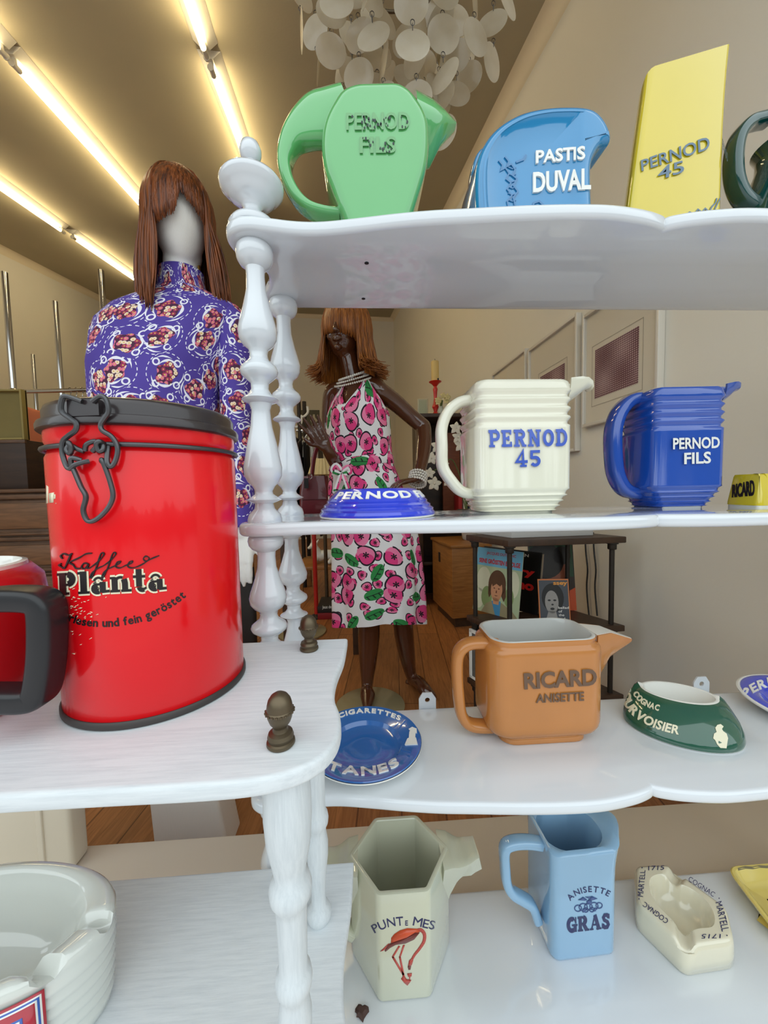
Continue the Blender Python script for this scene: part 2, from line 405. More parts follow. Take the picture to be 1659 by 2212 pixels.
def fabric_swirl():
    m, nt, b = newmat('purple_print_cotton'); uv = nt.nodes.new('ShaderNodeTexCoord').outputs['UV']
    x, y, c1, c2, c3, d = vor(nt, uv, 10.8, rnd=.7)
    r = (x * x + y * y).op('SQRT'); a = y.op('ARCTAN2', x); a2 = a + c1 * 6.28
    sx, sy, e1, e2, e3, ed = vor(nt, uv, 92, rnd=.9)
    q = r + (a2 * 5).sin() * .035 + (a2 * 2).sin() * .03
    cl = q.lt(.30)
    base = mixc(nt, (c2).gt(2), (88, 62, 150), (88, 62, 150))
    nz = nt.nodes.new('ShaderNodeTexNoise'); nz.inputs['Scale'].default_value = 9; nt.links.new(uv, nz.inputs['Vector'])
    base = mixc(nt, S(nt, nz.outputs[0]), (86, 66, 164), (68, 48, 142))
    # curling white ribbons round every bouquet
    sp = (a2 * .3183 + r * 3.4).fr()
    rib = sp.lt(.30) * r.gt(.31) * r.lt(.40) + ((a2 * .4775 + r * -4.2).fr()).lt(.2) * r.gt(.43) * r.lt(.50)
    dash = (a2 * 3.5).fr().gt(.45) * (r - .56).abs().lt(.012)
    hook = ((x.abs() - .3).op('POWER', 2.0) + (y.abs() - .3).op('POWER', 2.0)).op('SQRT')
    hk = (hook - .085).abs().lt(.022) * (a2 * .5).sin().gt(-.55)
    wh = (rib + dash + hk).op('MINIMUM', 1.0)
    col = mixc(nt, wh, base, (238, 236, 246))
    inner = mixc(nt, e1.gt(.5), (158, 40, 84), (222, 110, 140))
    inner = mixc(nt, e2.gt(.74), inner, (240, 216, 190)); inner = mixc(nt, ed.lt(.16), inner, (226, 186, 92))
    inner = mixc(nt, ed.gt(.5), inner, (72, 22, 58))
    col = mixc(nt, cl, col, inner)
    nt.links.new(col, b.inputs['Base Color']); b.inputs['Roughness'].default_value = .75
    return m
def fabric_poppy():
    m, nt, b = newmat('poppy_print_cotton'); uv = nt.nodes.new('ShaderNodeTexCoord').outputs['UV']
    col = None
    def layer(col, sc, R, lo, off):
        ad = nt.nodes.new('ShaderNodeVectorMath'); ad.operation = 'ADD'; ad.inputs[1].default_value = (off, off * .7, 0); nt.links.new(uv, ad.inputs[0])
        x, y, c1, c2, c3, d = vor(nt, ad.outputs[0], sc, rnd=.62)
        r = (x * x + y * y).op('SQRT'); a = y.op('ARCTAN2', x) + c2 * 6.28
        rr_ = r / (((a * 3).sin() * .07 + (a * 2 + c3 * 9).sin() * .06) + 1)
        fl = c1.gt(lo) if lo > 0 else c1.gt(-1)
        pink = mixc(nt, (a.sin() * .6 + r * 2).gt(.55), (228, 62, 132), (240, 128, 170))
        ctr = r.lt((a * 3).sin().abs() * .11 + .035)
        pink = mixc(nt, ctr, pink, (24, 14, 24))
        edge = (rr_ - R).abs().lt(.035) * (a * 1.5).sin().gt(-.7)
        col = mixc(nt, fl * rr_.lt(R), col, pink); col = mixc(nt, fl * edge, col, (22, 16, 28))
        ct, st = (c2 * 6.28).cos(), (c2 * 6.28).sin(); lx = x * ct + y * st; ly = y * ct - x * st
        lf = fl.op('SUBTRACT', 1.0).abs() if lo > 0 else c1.gt(2)
        ins = ((lx / (R * 1.05)).op('POWER', 2.0) + (ly / (R * .58)).op('POWER', 2.0))
        col = mixc(nt, lf * ins.lt(1.0), col, (44, 140, 70))
        vein = (ly.abs() - .016).lt(0.0) + ((lx * 26 + ly.abs() * 12).sin().gt(.72) * ly.abs().lt(R * .38)) * ly.gt(-.02)
        col = mixc(nt, (lf * ins.lt(.75) * vein).op('MINIMUM', 1.0), col, (14, 44, 28))
        stem = lf * (lx.lt(0) * (ly + (lx * 5).sin() * .1).abs().lt(.022)) * ins.gt(1.0) * r.lt(.6)
        return mixc(nt, stem, col, (22, 18, 28))
    w = nt.nodes.new('ShaderNodeRGB'); w.outputs[0].default_value = (*lin((238, 236, 238)), 1)
    col = layer(w.outputs[0], 15, .3, 0, .33); col = layer(col, 10.2, .40, .36, 0)
    nt.links.new(col, b.inputs['Base Color']); b.inputs['Roughness'].default_value = .8
    return m
def wood(name, c1, c2, scale, stretch, rough=.5, planks=None, rot=0):
    m, nt, b = newmat(name); N, LK = node_tree(nt)
    tc = N('ShaderNodeTexCoord'); mp = N('ShaderNodeMapping'); mp.inputs['Rotation'].default_value = (0, 0, rot); LK(tc.outputs['Object'], mp.inputs[0])
    ms = N('ShaderNodeMapping'); ms.inputs['Scale'].default_value = stretch; LK(mp.outputs[0], ms.inputs[0])
    nz = N('ShaderNodeTexNoise'); nz.inputs['Scale'].default_value = scale; nz.inputs['Detail'].default_value = 8; nz.inputs['Distortion'].default_value = 1.2; LK(ms.outputs[0], nz.inputs['Vector'])
    mx = N('ShaderNodeMix', data_type='RGBA'); mx.inputs[6].default_value = (*lin(c1), 1); mx.inputs[7].default_value = (*lin(c2), 1)
    rp = N('ShaderNodeMapRange'); rp.inputs[1].default_value = .3; rp.inputs[2].default_value = .7; LK(nz.outputs[0], rp.inputs[0]); LK(rp.outputs[0], mx.inputs[0]); o = mx.outputs[2]
    if planks:
        br = N('ShaderNodeTexBrick'); br.inputs['Scale'].default_value = 1; br.inputs['Brick Width'].default_value = planks[0]; br.inputs['Row Height'].default_value = planks[1]; br.inputs['Mortar Size'].default_value = .0025
        br.inputs['Color1'].default_value = (.75, .75, .75, 1); br.inputs['Color2'].default_value = (1.05, 1.05, 1.05, 1); br.inputs['Mortar'].default_value = (.35, .3, .26, 1); LK(mp.outputs[0], br.inputs['Vector'])
        mu = N('ShaderNodeMix', data_type='RGBA', blend_type='MULTIPLY'); mu.inputs[0].default_value = 1; LK(o, mu.inputs[6]); LK(br.outputs[0], mu.inputs[7]); o = mu.outputs[2]
    LK(o, b.inputs['Base Color']); b.inputs['Roughness'].default_value = rough
    return m
def brushed(name, a, c, stretch):
    m, nt, b = newmat(name); N, LK = node_tree(nt)
    tc = N('ShaderNodeTexCoord'); mp = N('ShaderNodeMapping'); mp.inputs['Scale'].default_value = stretch; LK(tc.outputs['Object'], mp.inputs[0])
    nz = N('ShaderNodeTexNoise'); nz.inputs['Scale'].default_value = 10; nz.inputs['Detail'].default_value = 9; nz.inputs['Roughness'].default_value = .7; LK(mp.outputs[0], nz.inputs['Vector'])
    rp = N('ShaderNodeMapRange'); rp.inputs[1].default_value = .42; rp.inputs[2].default_value = .72; LK(nz.outputs[0], rp.inputs[0])
    mx = N('ShaderNodeMix', data_type='RGBA'); mx.inputs[6].default_value = (*lin(a), 1); mx.inputs[7].default_value = (*lin(c), 1); LK(rp.outputs[0], mx.inputs[0]); LK(mx.outputs[2], b.inputs['Base Color'])
    bp = N('ShaderNodeBump'); bp.inputs['Strength'].default_value = .25; bp.inputs['Distance'].default_value = .0006; LK(nz.outputs[0], bp.inputs['Height']); LK(bp.outputs[0], b.inputs['Normal']); b.inputs['Roughness'].default_value = .42
    return m

MT = {}
MT['white_gloss'] = pbr('white_gloss_paint', (217, 222, 227), .2, coat=1.0, var=.025, vscale=9, bump=.06, bscale=30)
MT['brush'] = brushed('brushed_white_paint', (220, 225, 228), (203, 209, 213), (2.2, 34, 34))
MT['brush_leg'] = brushed('brushed_white_paint_leg', (212, 218, 221), (196, 203, 207), (30, 30, 2.5))
MT['wall'] = pbr('wall_plaster', (229, 225, 213), .85, var=.02, vscale=3, bump=.25, bscale=60)
MT['ceil'] = pbr('ceiling_plaster', (172, 162, 136), .9, var=.04, vscale=3, bump=.2, bscale=90)
MT['trim'] = pbr('cornice_plaster', (226, 214, 188), .8)
MT['floor'] = wood('oak_plank_floor', (192, 128, 76), (150, 94, 52), 6, (1.2, 14, 1), .38, (1.6, .13), radians(-85))
MT['beige'] = pbr('beige_board', (212, 199, 180), .6, var=.03, vscale=5)
MT['black'] = pbr('black_plastic', (30, 30, 33), .35, var=.1)
MT['blackink'] = pbr('black_ink', (26, 18, 20), .35)
MT['chrome'] = pbr('chrome', (205, 205, 205), .12, metal=1)
MT['steel'] = pbr('grey_wire', (92, 92, 94), .38, metal=.9, var=.2, vscale=60)
MT['brass'] = pbr('aged_brass', (104, 92, 74), .42, metal=.85, var=.25, vscale=40)
MT['white'] = pbr('white_glaze', (236, 236, 230), .12, coat=.5)
MT['ink_blue'] = pbr('blue_glaze_letters', (62, 92, 190), .2, coat=.4)
MT['navy'] = pbr('navy_print', (36, 40, 92), .3)
MT['iron'] = pbr('dark_iron_pipe', (58, 52, 46), .5, metal=.6, var=.2, vscale=30)
MT['darkwood'] = wood('dark_trolley_wood', (78, 54, 36), (52, 36, 26), 8, (1, 10, 1), .45)
gm, gt, gb = newmat('picture_glass'); gN, gL = node_tree(gt); g1 = gN('ShaderNodeBsdfTransparent'); g2 = gN('ShaderNodeBsdfGlossy'); g2.inputs['Roughness'].default_value = .02; g3 = gN('ShaderNodeMixShader'); g3.inputs[0].default_value = .05
gL(g1.outputs[0], g3.inputs[1]); gL(g2.outputs[0], g3.inputs[2]); gL(g3.outputs[0], gt.nodes['Material Output'].inputs[0]); MT['glass'] = gm

# ------------------------------------------------------------------ room
FLOOR = -0.95
hz = lambda v: V((v.x, v.y, 0)).normalized()
CE1 = ray(713, 893).normalized(); RD = hz(CE1); RX = V((RD.y, -RD.x, 0))      # room depth and room right
CN = RX.cross(CE1).normalized()
P0 = Ud(1213, 0, 1.73)
WRD = hz(ray(741, 893)); WRN = V((-WRD.y, WRD.x, 0))                           # right wall, facing the room
on_right = hitp(P0, WRN)
on_ceil = hitp(P0, CN)
CORNER = on_right(850, 688)
on_back = hitp(CORNER, -RD)
LP = on_ceil(260, 665); on_left = hitp(LP, RX)
def ceil_z(x, y): return P0.z - (CN.x * (x - P0.x) + CN.y * (y - P0.y)) / CN.z
def meet(p, d, q, e):
    k = d.x * e.y - d.y * e.x; t = ((q.x - p.x) * e.y - (q.y - p.y) * e.x) / k; return V((p.x + d.x * t, p.y + d.y * t, 0))
YF = .13
FRt = meet(V((0, YF, 0)), V((1, 0, 0)), P0, WRD); FLt = meet(V((0, YF, 0)), V((1, 0, 0)), LP, RD)
BRt = meet(P0, WRD, CORNER, RX); BLt = meet(LP, RD, CORNER, RX)
def wall(name, a, b, outw, top=None):
    m = MB(); o = outw * .12; vs = []
    for p in (a, b, b + o, a + o): vs.append(V((p.x, p.y, FLOOR)))
    for p in (a, b, b + o, a + o): vs.append(V((p.x, p.y, ceil_z(p.x, p.y) + .02)))
    m.add(vs, [(0, 1, 5, 4), (1, 2, 6, 5), (2, 3, 7, 6), (3, 0, 4, 7), (4, 5, 6, 7), (3, 2, 1, 0)])
    return struct(name, m, MT['wall'])
wall('wall_right', FRt, BRt, -WRN); wall('wall_left', FLt, BLt, -RX); wall('wall_back', BLt, BRt, RD)
m = MB(); vs = [V((p.x, p.y, ceil_z(p.x, p.y))) for p in (FRt - WRN * .12, BRt + RX * .12 + RD * .12, BLt - RX * .12 + RD * .12, FLt - RX * .12)]
m.add(vs + [p + V((0, 0, .12)) for p in vs], [(0, 1, 2, 3), (7, 6, 5, 4), (0, 4, 5, 1), (1, 5, 6, 2), (2, 6, 7, 3), (3, 7, 4, 0)]); struct('ceiling', m, MT['ceil'])
m = MB(); vs = [V((p.x, p.y, FLOOR)) for p in (FLt - RX * .12, FRt - WRN * .12, BRt + RX * .12 + RD * .12, BLt - RX * .12 + RD * .12)]
m.add(vs + [p - V((0, 0, .1)) for p in vs], [(0, 1, 2, 3), (7, 6, 5, 4), (0, 4, 5, 1), (1, 5, 6, 2), (2, 6, 7, 3), (3, 7, 4, 0)]); struct('floor', m, MT['floor'])
def cornice(name, a, b, inw, s=.075):
    m = MB(); R = []
    for p in (a, b):
        z = ceil_z(p.x, p.y)
        q = [V((0, 0, 0)), inw * s] + [inw * (s * (1 - sin(radians(t)))) + V((0, 0, -s * (1 - cos(radians(t))))) for t in (15, 30, 45, 60, 75)] + [inw * (s * .0) + V((0, 0, -s))]
        R.append([V((p.x, p.y, z)) + k for k in q])
    return struct(name, m.loft(R), MT['trim'], 50)
cornice('trim_1', FRt, BRt, WRN); cornice('trim_2', FLt, BLt, RX); cornice('trim_3', BLt, BRt, -RD)
# beige step of the display window the stands are set on
m = MB(); m.box((-1.6, YF, FLOOR), (1.3, .775, -.735), .003); o = struct('trim_4', m, MT['beige'])

# ceiling lights
M_TUBE = pbr('lit_tube', (255, 250, 236), .4, emit=((255, 233, 184), TUBE)); M_BAT = pbr('batten_enamel', (226, 220, 204), .4)
CD = P0 - CN * (.07 if CN.z > 0 else -.07); on_tube = hitp(CD, CN); NUP = CN if CN.z > 0 else -CN
ROWS = [('over the long red-brown wig', [((-330, -256), (-6, 101)), ((43, 155), (345, 489))]), ('nearest the shell lamp', [((338, -190), (439, 103)), ((462, 165), (566, 440))]), ('along the pale left wall', [((-150, 303), (130, 497)), ((163, 517), (312, 619))])]
for ri, (wh, segs) in enumerate(ROWS):
    for si, (a, b) in enumerate(segs):
        A, B = on_tube(*a), on_tube(*b); mid = (A + B) / 2; d = (B - A).normalized(); sd = d.cross(NUP).normalized()
        t = thing('batten_light', ('front' if si == 0 else 'rear') + ' fluorescent ceiling light of the row ' + wh, 'ceiling light', mid, 'fluorescent ceiling lights')
        m = MB(); e = .06
        R = [[A - d * e + NUP * u + sd * v for u, v in q] for q in ([(.034, -.018), (.069, -.062), (.069, .062), (.034, .018)],)]
        R.append([p + (B - A) + d * 2 * e for p in R[0]]); obj('housing', m.loft(R), M_BAT, t)
        obj('tube', MB().tube([A, B], .013, 12), M_TUBE, t, 'glowing white tube')
        for p, s in ((A, -1), (B, 1)):
            q = MB().tube([p + d * s * .001, p + d * s * .05], .014, 12); q.tube([p + d * s * .03, p + d * s * .03 + NUP * .034], .011, 8); q.tube([p + d * s * .05, p + d * s * .058], .017, 10)
            obj('lamp_holder', q, M_BAT, t)

# ------------------------------------------------------------------ white gloss stand with scalloped shelves
ZT, ZM, ZL, ZB, TH = .2843, -.0345, -.3674, -.7019, .0155     # top shelf underside, then shelf tops
XC = .345
def mirror(pts, xc): return pts + [(2 * xc - x, y) for x, y in reversed(pts)]
half = [(-.136, .600), (-.1405, .585), (-.134, .560), (-.122, .535), (-.119, .510), (-.128, .488), (-.142, .474), (-.148, .455), (-.144, .436), (-.131, .425), (-.114, .4225), (-.095, .425), (-.066, .429), (-.037, .4285), (0, .4225), (.04, .415), (.08, .409), (.115, .4055), (.15, .402), (.184, .399), (.225, .3965), (.265, .396), (.295, .399), (.32, .4035), (.338, .409)]
def outl(half, xc, cusp):
    a = cr(half + [(xc - .0005, cusp)], 4)
    P = [V((p.x, p.y)) for p in a]; P = P[:-1]
    return P + [V((xc, cusp + .0006))] + [V((2 * xc - p.x, p.y)) for p in reversed(P)]
OUT = outl(half, XC, .4125)
ET = thing('etagere', 'glossy white open stand with scalloped shelves on turned spindles', 'shelving stand', (XC, .5, ZB - TH - .018))
for z, nm in ((ZT + TH, 'shelf'), (ZM, 'shelf'), (ZL, 'shelf'), (ZB, 'shelf')):
    obj('shelf', slab(MB(), OUT, z - TH, z, .0055), MT['white_gloss'], ET, sharp=60)
SP = [(1640, 70), (1620, 70), (1598, 64), (1575, 48), (1552, 42), (1541, 62), (1535, 75), (1529, 62), (1512, 44), (1498, 41), (1478, 50), (1458, 64), (1432, 76), (1395, 78), (1350, 70), (1290, 59), (1220, 49), (1150, 43), (1122, 50), (1112, 68), (1105, 74), (1098, 68), (1085, 52), (1060, 41), (1035, 42), (1015, 58), (1002, 71), (985, 76), (968, 71), (952, 56), (935, 45), (915, 41), (893, 45), (875, 60), (850, 74), (815, 78), (780, 71), (720, 56), (650, 45), (590, 42), (560, 44), (545, 58), (525, 70), (500, 74), (480, 71), (467, 62)]
SP = [(y, r if r > 58 else r - 6 * min(1, (58 - r) / 10)) for y, r in SP]
def spindle(z0, z1, comp=1.0, k=.000284):
    h = z1 - z0; P = [((1640 - y) / 1173 * .321 * comp, r * k) for y, r in SP]; ex = h - P[-1][1] * 0 - .321 * comp
    pr = [(r, z0 + ex + z) for z, r in P]
    if ex > .01: pr = [(.021, z0), (.021, z0 + ex * .25), (.0165, z0 + ex * .55), (.0205, z0 + ex * .8)] + pr
    return pr
FS, BS = (-.1186, .452), (-.112, .574)
for bx, by in (FS, BS, (2 * XC - FS[0], FS[1]), (2 * XC - BS[0], BS[1])):
    for z0, z1, c in ((ZM, ZT, 1.0), (ZL, ZM - TH, .8), (ZB, ZL - TH, .85)):
        obj('spindle', MB().lathe((bx, by, 0), spindle(z0, z1, c), 40), MT['white_gloss'], ET, sharp=50)
FIN = [(.026, 0), (.0275, .004), (.025, .0085), (.0185, .0105), (.0145, .0135), (.0105, .018), (.0095, .024), (.012, .029), (.019, .033), (.0245, .036), (.0255, .038), (.030, .0415), (.0345, .046), (.0355, .0505), (.033, .0545), (.024, .0575), (.0125, .060), (.007, .063), (.0052, .070), (.0058, .077), (.0098, .0798), (.0118, .0845), (.0121, .0895), (.0100, .0955), (.0058, .0992), (.001, .1005)]
for bx, by in (FS, (2 * XC - FS[0], FS[1])):
    obj('finial', MB().lathe((bx, by, ZT + TH), FIN, 40), MT['white_gloss'], ET, sharp=50)
for bx, by in (FS, BS, (2 * XC - FS[0], FS[1]), (2 * XC - BS[0], BS[1])):
    obj('foot', MB().lathe((bx, by, ZB - TH), [(.012, -.0175), (.019, -.012), (.019, -.004), (.014, .001)], 28), MT['white_gloss'], ET)
# hanging plates on the back edge of the lower shelf, screws under the top shelf
def plate(px):
    c = Uy(px, 1515 if px < 1200 else 1480, .602); w, zb = .0145, ZL - .012; zt = c.z + .0155
    P = [V(q) for q in ((c.x - w, zb), (c.x + w, zb), (c.x + w, zt - .010), (c.x + w * .55, zt), (c.x - w * .55, zt), (c.x - w, zt - .010))]
    Q = []
    for i in range(6):
        a, b = P[i], P[(i + 1) % 6]; Q += [a.lerp(b, k / 4) for k in range(4)]
    hc = V((c.x, c.z + .003)); O = [hc + (q - hc).normalized() * .0042 for q in Q]
    m = MB(); n = len(Q); vs = []
    for y in (.6005, .603): vs += [V((q.x, y, q.y)) for q in Q] + [V((q.x, y, q.y)) for q in O]
    fs = []
    for i in range(n):
        j = (i + 1) % n
        fs += [(i, j, n + j, n + i), (2 * n + i, 3 * n + i, 3 * n + j, 2 * n + j), (i, 2 * n + i, 2 * n + j, j), (n + i, n + j, 3 * n + j, 3 * n + i)]
    obj('hanging_plate', m.add(vs, fs), MT['white_gloss'], ET)
plate(923); plate(1514)
for q in ((792, 568), (785, 645)):
    p = Uz(*q, ZT); obj('screw', MB().lathe(p, [(.0028, .002), (.0028, -.0006), (.0015, -.0012)], 12), MT['black'], ET, 'dark screw head')

# ------------------------------------------------------------------ brushed white stand in front, left
ZE, ZE2, TE = -.172, -.45, .0125
eh = [(-.0226, .428), (-.0232, .400), (-.0245, .375), (-.0285, .345), (-.0295, .322), (-.0275, .300), (-.0225, .282), (-.0205, .263), (-.0235, .246), (-.032, .2325), (-.047, .2225), (-.068, .2175), (-.10, .2160), (-.16, .2168), (-.22, .2172), (-.40, .2172)]
a = cr(eh, 4); OE = [V((p.x, p.y)) for p in a]; OE = OE + [V((-.84 - p.x, p.y)) for p in reversed(OE[:-1])]
E2 = thing('painted_stand', 'brush-painted white two-tier stand with brass acorn knobs, in front of the glossy stand', 'shelving stand', (-.42, .32, -.735))
for z in (ZE, ZE2): obj('shelf', slab(MB(), OE, z - TE, z, .0035), MT['brush'], E2, sharp=60)
LEGP = [(.010, 0), (.0125, .004), (.013, .009), (.011, .0145), (.0078, .019), (.0072, .030), (.0085, .050), (.0112, .072), (.0116, .086), (.0098, .098), (.0102, .103), (.0122, .107), (.0128, .112), (.0120, .117), (.0098, .1205), (.0098, .130), (.0106, .164), (.0112, .169), (.0140, .174), (.0146, .180), (.0132, .1855), (.0105, .190), (.0122, .199), (.0150, .214), (.0162, .232), (.0158, .252), (.0150, .266)]
LF, LB = (-.0565, .243), (-.057, .369)
for lx, ly in (LF, LB, (-.84 - LF[0], LF[1]), (-.84 - LB[0], LB[1])):
    obj('leg', MB().lathe((lx, ly, ZE2), [(r, z) for r, z in LEGP], 36), MT['brush_leg'], E2, sharp=50)
    obj('foot', MB().lathe((lx, ly, -.735), [(.010, 0), (.0125, .01), (.011, .03), (.009, .06), (.0115, .16), (.012, .22), (.010, .26), (.012, .2725)], 28), MT['brush_leg'], E2)
ACORN = [(.0108, 0), (.0118, .0015), (.0115, .0035), (.0100, .0045), (.0102, .006), (.0108, .0075), (.0098, .0105), (.0065, .0122), (.0056, .0145), (.0062, .0165), (.0085, .0195), (.0100, .0235), (.0106, .0268), (.0114, .0278), (.0114, .0298), (.0106, .0306), (.0103, .0345), (.0092, .0385), (.0068, .0420), (.0035, .0442), (.0004, .0448)]
for (px, py) in ((607, 1607), (668, 1403)):
    p = Uz(px, py, ZE); k = .82 if py > 1500 else .86
    m = MB().lathe(p, [(r * k, z * k) for r, z in ACORN], 32)
    for i in range(20):
        an = 2 * pi * i / 20; m.ball(p + V((.0114 * k * cos(an), .0114 * k * sin(an), .0288 * k)), .0013 * k, n=6)
    obj('acorn_knob', m, MT['brass'], E2, 'aged brass acorn-shaped knob')

# ------------------------------------------------------------------ pitchers on the top shelf
ZTT = ZT + TH
def px_poly(pts, Y, r=None, n=5):
    Q = [Uy(x, y, Y) for x, y in pts]; P = [(q.x, q.z) for q in Q]
    return roundpoly(P, r, n) if r is not None else [V(p) for p in P]
def px_path(pts, Y, n=8): return cr([Uy(x, y, Y) for x, y in pts], n)
G_GREEN = glaze('green_glaze', (98, 180, 108)); G_CYAN = glaze('sky_blue_glaze', (36, 136, 192)); G_YEL = glaze('yellow_glaze', (216, 194, 44)); G_DKG = glaze('bottle_green_glaze', (14, 66, 62))
YG = .455
t = thing('pitcher', 'green flask-shaped pitcher with sunken lettering, on the top shelf', 'pitcher', (Uy(810, 400, YG).x, YG + .04, ZTT), 'advertising pitchers')
xl, xr = Uy(733, 470, YG).x, Uy(903, 470, YG).x
top = [(q.x, q.z) for q in (Uy(a, b, YG) for a, b in ((930, 335), (929, 240), (890, 183), (862, 166), (768, 168), (735, 182), (694, 250), (692, 335)))]
P = roundpoly([(xl + .014, ZTT), (xr - .016, ZTT)] + top, [.004, .004, .03, .03, .018, .012, .012, .018, .03, .03], 6)
m = extr(MB(), P, YG, YG + .085, .011)
obj('body', m, G_GREEN, t, sharp=50)
CP = [(752, 244, 104), (714, 256, 106), (688, 264, 104), (656, 282, 76), (630, 308, 46), (616, 350, 30), (622, 392, 26), (642, 430, 23), (668, 454, 20), (700, 465, 18), (735, 470, 18)]
Q = px_path([c[:2] for c in CP], YG + .03, 6); T_ = cr([(c[2], 0) for c in CP], 6)
obj('handle', MB().sweep(Q, (0, 1, 0), .028, [q.x * .47 / 800 for q in T_], 24, 3), G_GREEN, t, sharp=60)
m = MB(); A = [Uy(a, b, YG + .04) for a, b in ((893, 214), (930, 229), (958, 250), (984, 270))]; B = [Uy(a, b, YG + .04) for a, b in ((893, 372), (928, 362), (950, 318), (982, 284))]
R = []
for i, (p, q) in enumerate(zip(A, B)):
    c = (p + q) / 2; hh = (p - q) / 2; w = (.034, .028, .019, .007)[i]
    R.append([c + hh * cos(an) + V((0, w * sin(an) * (1 - .55 * (cos(an) < 0) * abs(cos(an))), 0)) for an in [2 * pi * j / 24 for j in range(24)]])
obj('spout', m.loft(R), G_GREEN, t, sharp=60)
hg = hitp((0, YG, 0), (0, -1, 0))
M_RELG = glaze('green_relief', (94, 164, 96)); M_FLK = pbr('worn_dark_ink', (40, 56, 52), .5)
m = MB(); px_text(m, 'PERNOD', hg, (748, 281), (885, 279), (748, 243), .0016, .02); obj('lettering', m, M_RELG, t, 'green relief lettering'); m = MB(); px_text(m, 'FILS', hg, (777, 331), (855, 330), (777, 295), .0016, .02)
obj('lettering', m, M_RELG, t, 'green relief lettering')
random.seed(3); m = MB()
for (x0, y0, x1, y1, n) in ((758, 250, 882, 276, 26), (784, 296, 852, 329, 16)):
    for i in range(n):
        px, py = random.uniform(x0, x1), random.uniform(y0, y1); s = random.uniform(1.2, 3)
        decal(m, [[(px + s * cos(q) * random.uniform(.6, 1.2), py + s * 1.5 * sin(q)) for q in (0, 1, 2.1, 3.1, 4.2, 5.2)]], hg, .0019)
obj('ink_remains', m, M_FLK, t, 'dark flecks of worn ink in the lettering')

YB = .452
t = thing('pitcher', 'sky blue rounded pitcher with two lines of white lettering, on the top shelf', 'pitcher', (Uy(1170, 400, YB).x, YB + .04, ZTT), 'advertising pitchers')
pts = [(q.x, q.z) for q in (Uy(a, b, YB) for a, b in ((1285, 455), (1283, 400), (1283, 355), (1290, 328), (1305, 305), (1323, 300), (1326, 284), (1316, 258), (1296, 234), (1270, 223), (1225, 221), (1180, 224), (1135, 234), (1096, 253), (1066, 278), (1044, 312), (1033, 350), (1031, 400), (1034, 455)))]
xa, xb = Uy(1050, 455, YB).x, Uy(1286, 455, YB).x
P = [V((p.x, p.y)) for p in cr(pts, 4)] + [V((pts[-1][0] + .006, ZTT + .003)), V((pts[-1][0] + .012, ZTT)), V((pts[0][0] - .012, ZTT)), V((pts[0][0] - .004, ZTT + .004))]
m = extr(MB(), P, YB, YB + .085, .010)
for i in range(len(m.f)):
    if len(m.f[i]) == len(P): m.f[i] = m.f[i]
bx = Uy(1284, 400, YB).x; pc = V((Uy(1165, 400, YB).x, Uy(1165, 380, YB).z))
def pan(f, d, y): return [V((q.x, y, q.y)) for q in [pc + (V((min(p.x, bx - .004 - d), p.y)) - pc) * f for p in inset(P, .002)]]
m.f.pop(-2); m.m.pop(-2); m.uv.pop(-2)
m.loft([[V((p.x, YB, p.y)) for p in inset(P, .010)], pan(.93, .004, YB - .0002), pan(.88, .008, YB + .0012), pan(.83, .011, YB + .0045), pan(.5, .03, YB + .006), pan(.02, .05, YB + .0065)], False, True)
obj('body', m, G_CYAN, t, sharp=60)
Q = px_path([(1062, 330), (1035, 350), (1024, 400), (1034, 440), (1060, 455)], YB + .07); obj('handle', MB().sweep(Q, (0, 1, 0), .022, .014), G_CYAN, t, sharp=60)
hb = surf(m); m = MB()
px_text(m, 'PASTIS', hb, (1156, 356), (1263, 347), (1156, 328), .0022, .025, tr=(1263, 318)); px_text(m, 'DUVAL', hb, (1150, 419), (1273, 412), (1150, 375), .0022, .03, tr=(1273, 366))
obj('lettering', m, MT['white'], t, 'white raised lettering')
M_RELB = glaze('blue_relief', (30, 116, 172)); m = MB()
hand = [(1090, 340), (1098, 350), (1094, 362), (1104, 356), (1112, 368), (1106, 380), (1116, 388), (1108, 402), (1118, 415), (1108, 428), (1112, 446)]
decal(m, ribbon(hand, 3.2), hb, .0014); decal(m, ribbon([(x - 13, y + 8) for x, y in hand], 3), hb, .0012); decal(m, ribbon([(1114, 352), (1130, 346), (1136, 336)], 4), hb, .0012)
for i in range(6): decal(m, ribbon([(1097, 362 + i * 14), (1106, 366 + i * 14), (1114, 363 + i * 14)], 2.2), hb, .0011)
obj('relief_figure', m, M_RELB, t, 'blue relief of a figure'); m = MB(); decal(m, ribbon([(1150, 452), (1152, 440), (1164, 436), (1172, 444), (1180, 450), (1192, 452)], 4), hb, .0014)
obj('relief_script', m, M_RELB, t, 'blue relief script')

YY = .462
t = thing('pitcher', 'tall yellow three-sided pitcher with slanting top, on the top shelf', 'pitcher', (Uy(1460, 400, YY).x, YY + .04, ZTT), 'advertising pitchers')
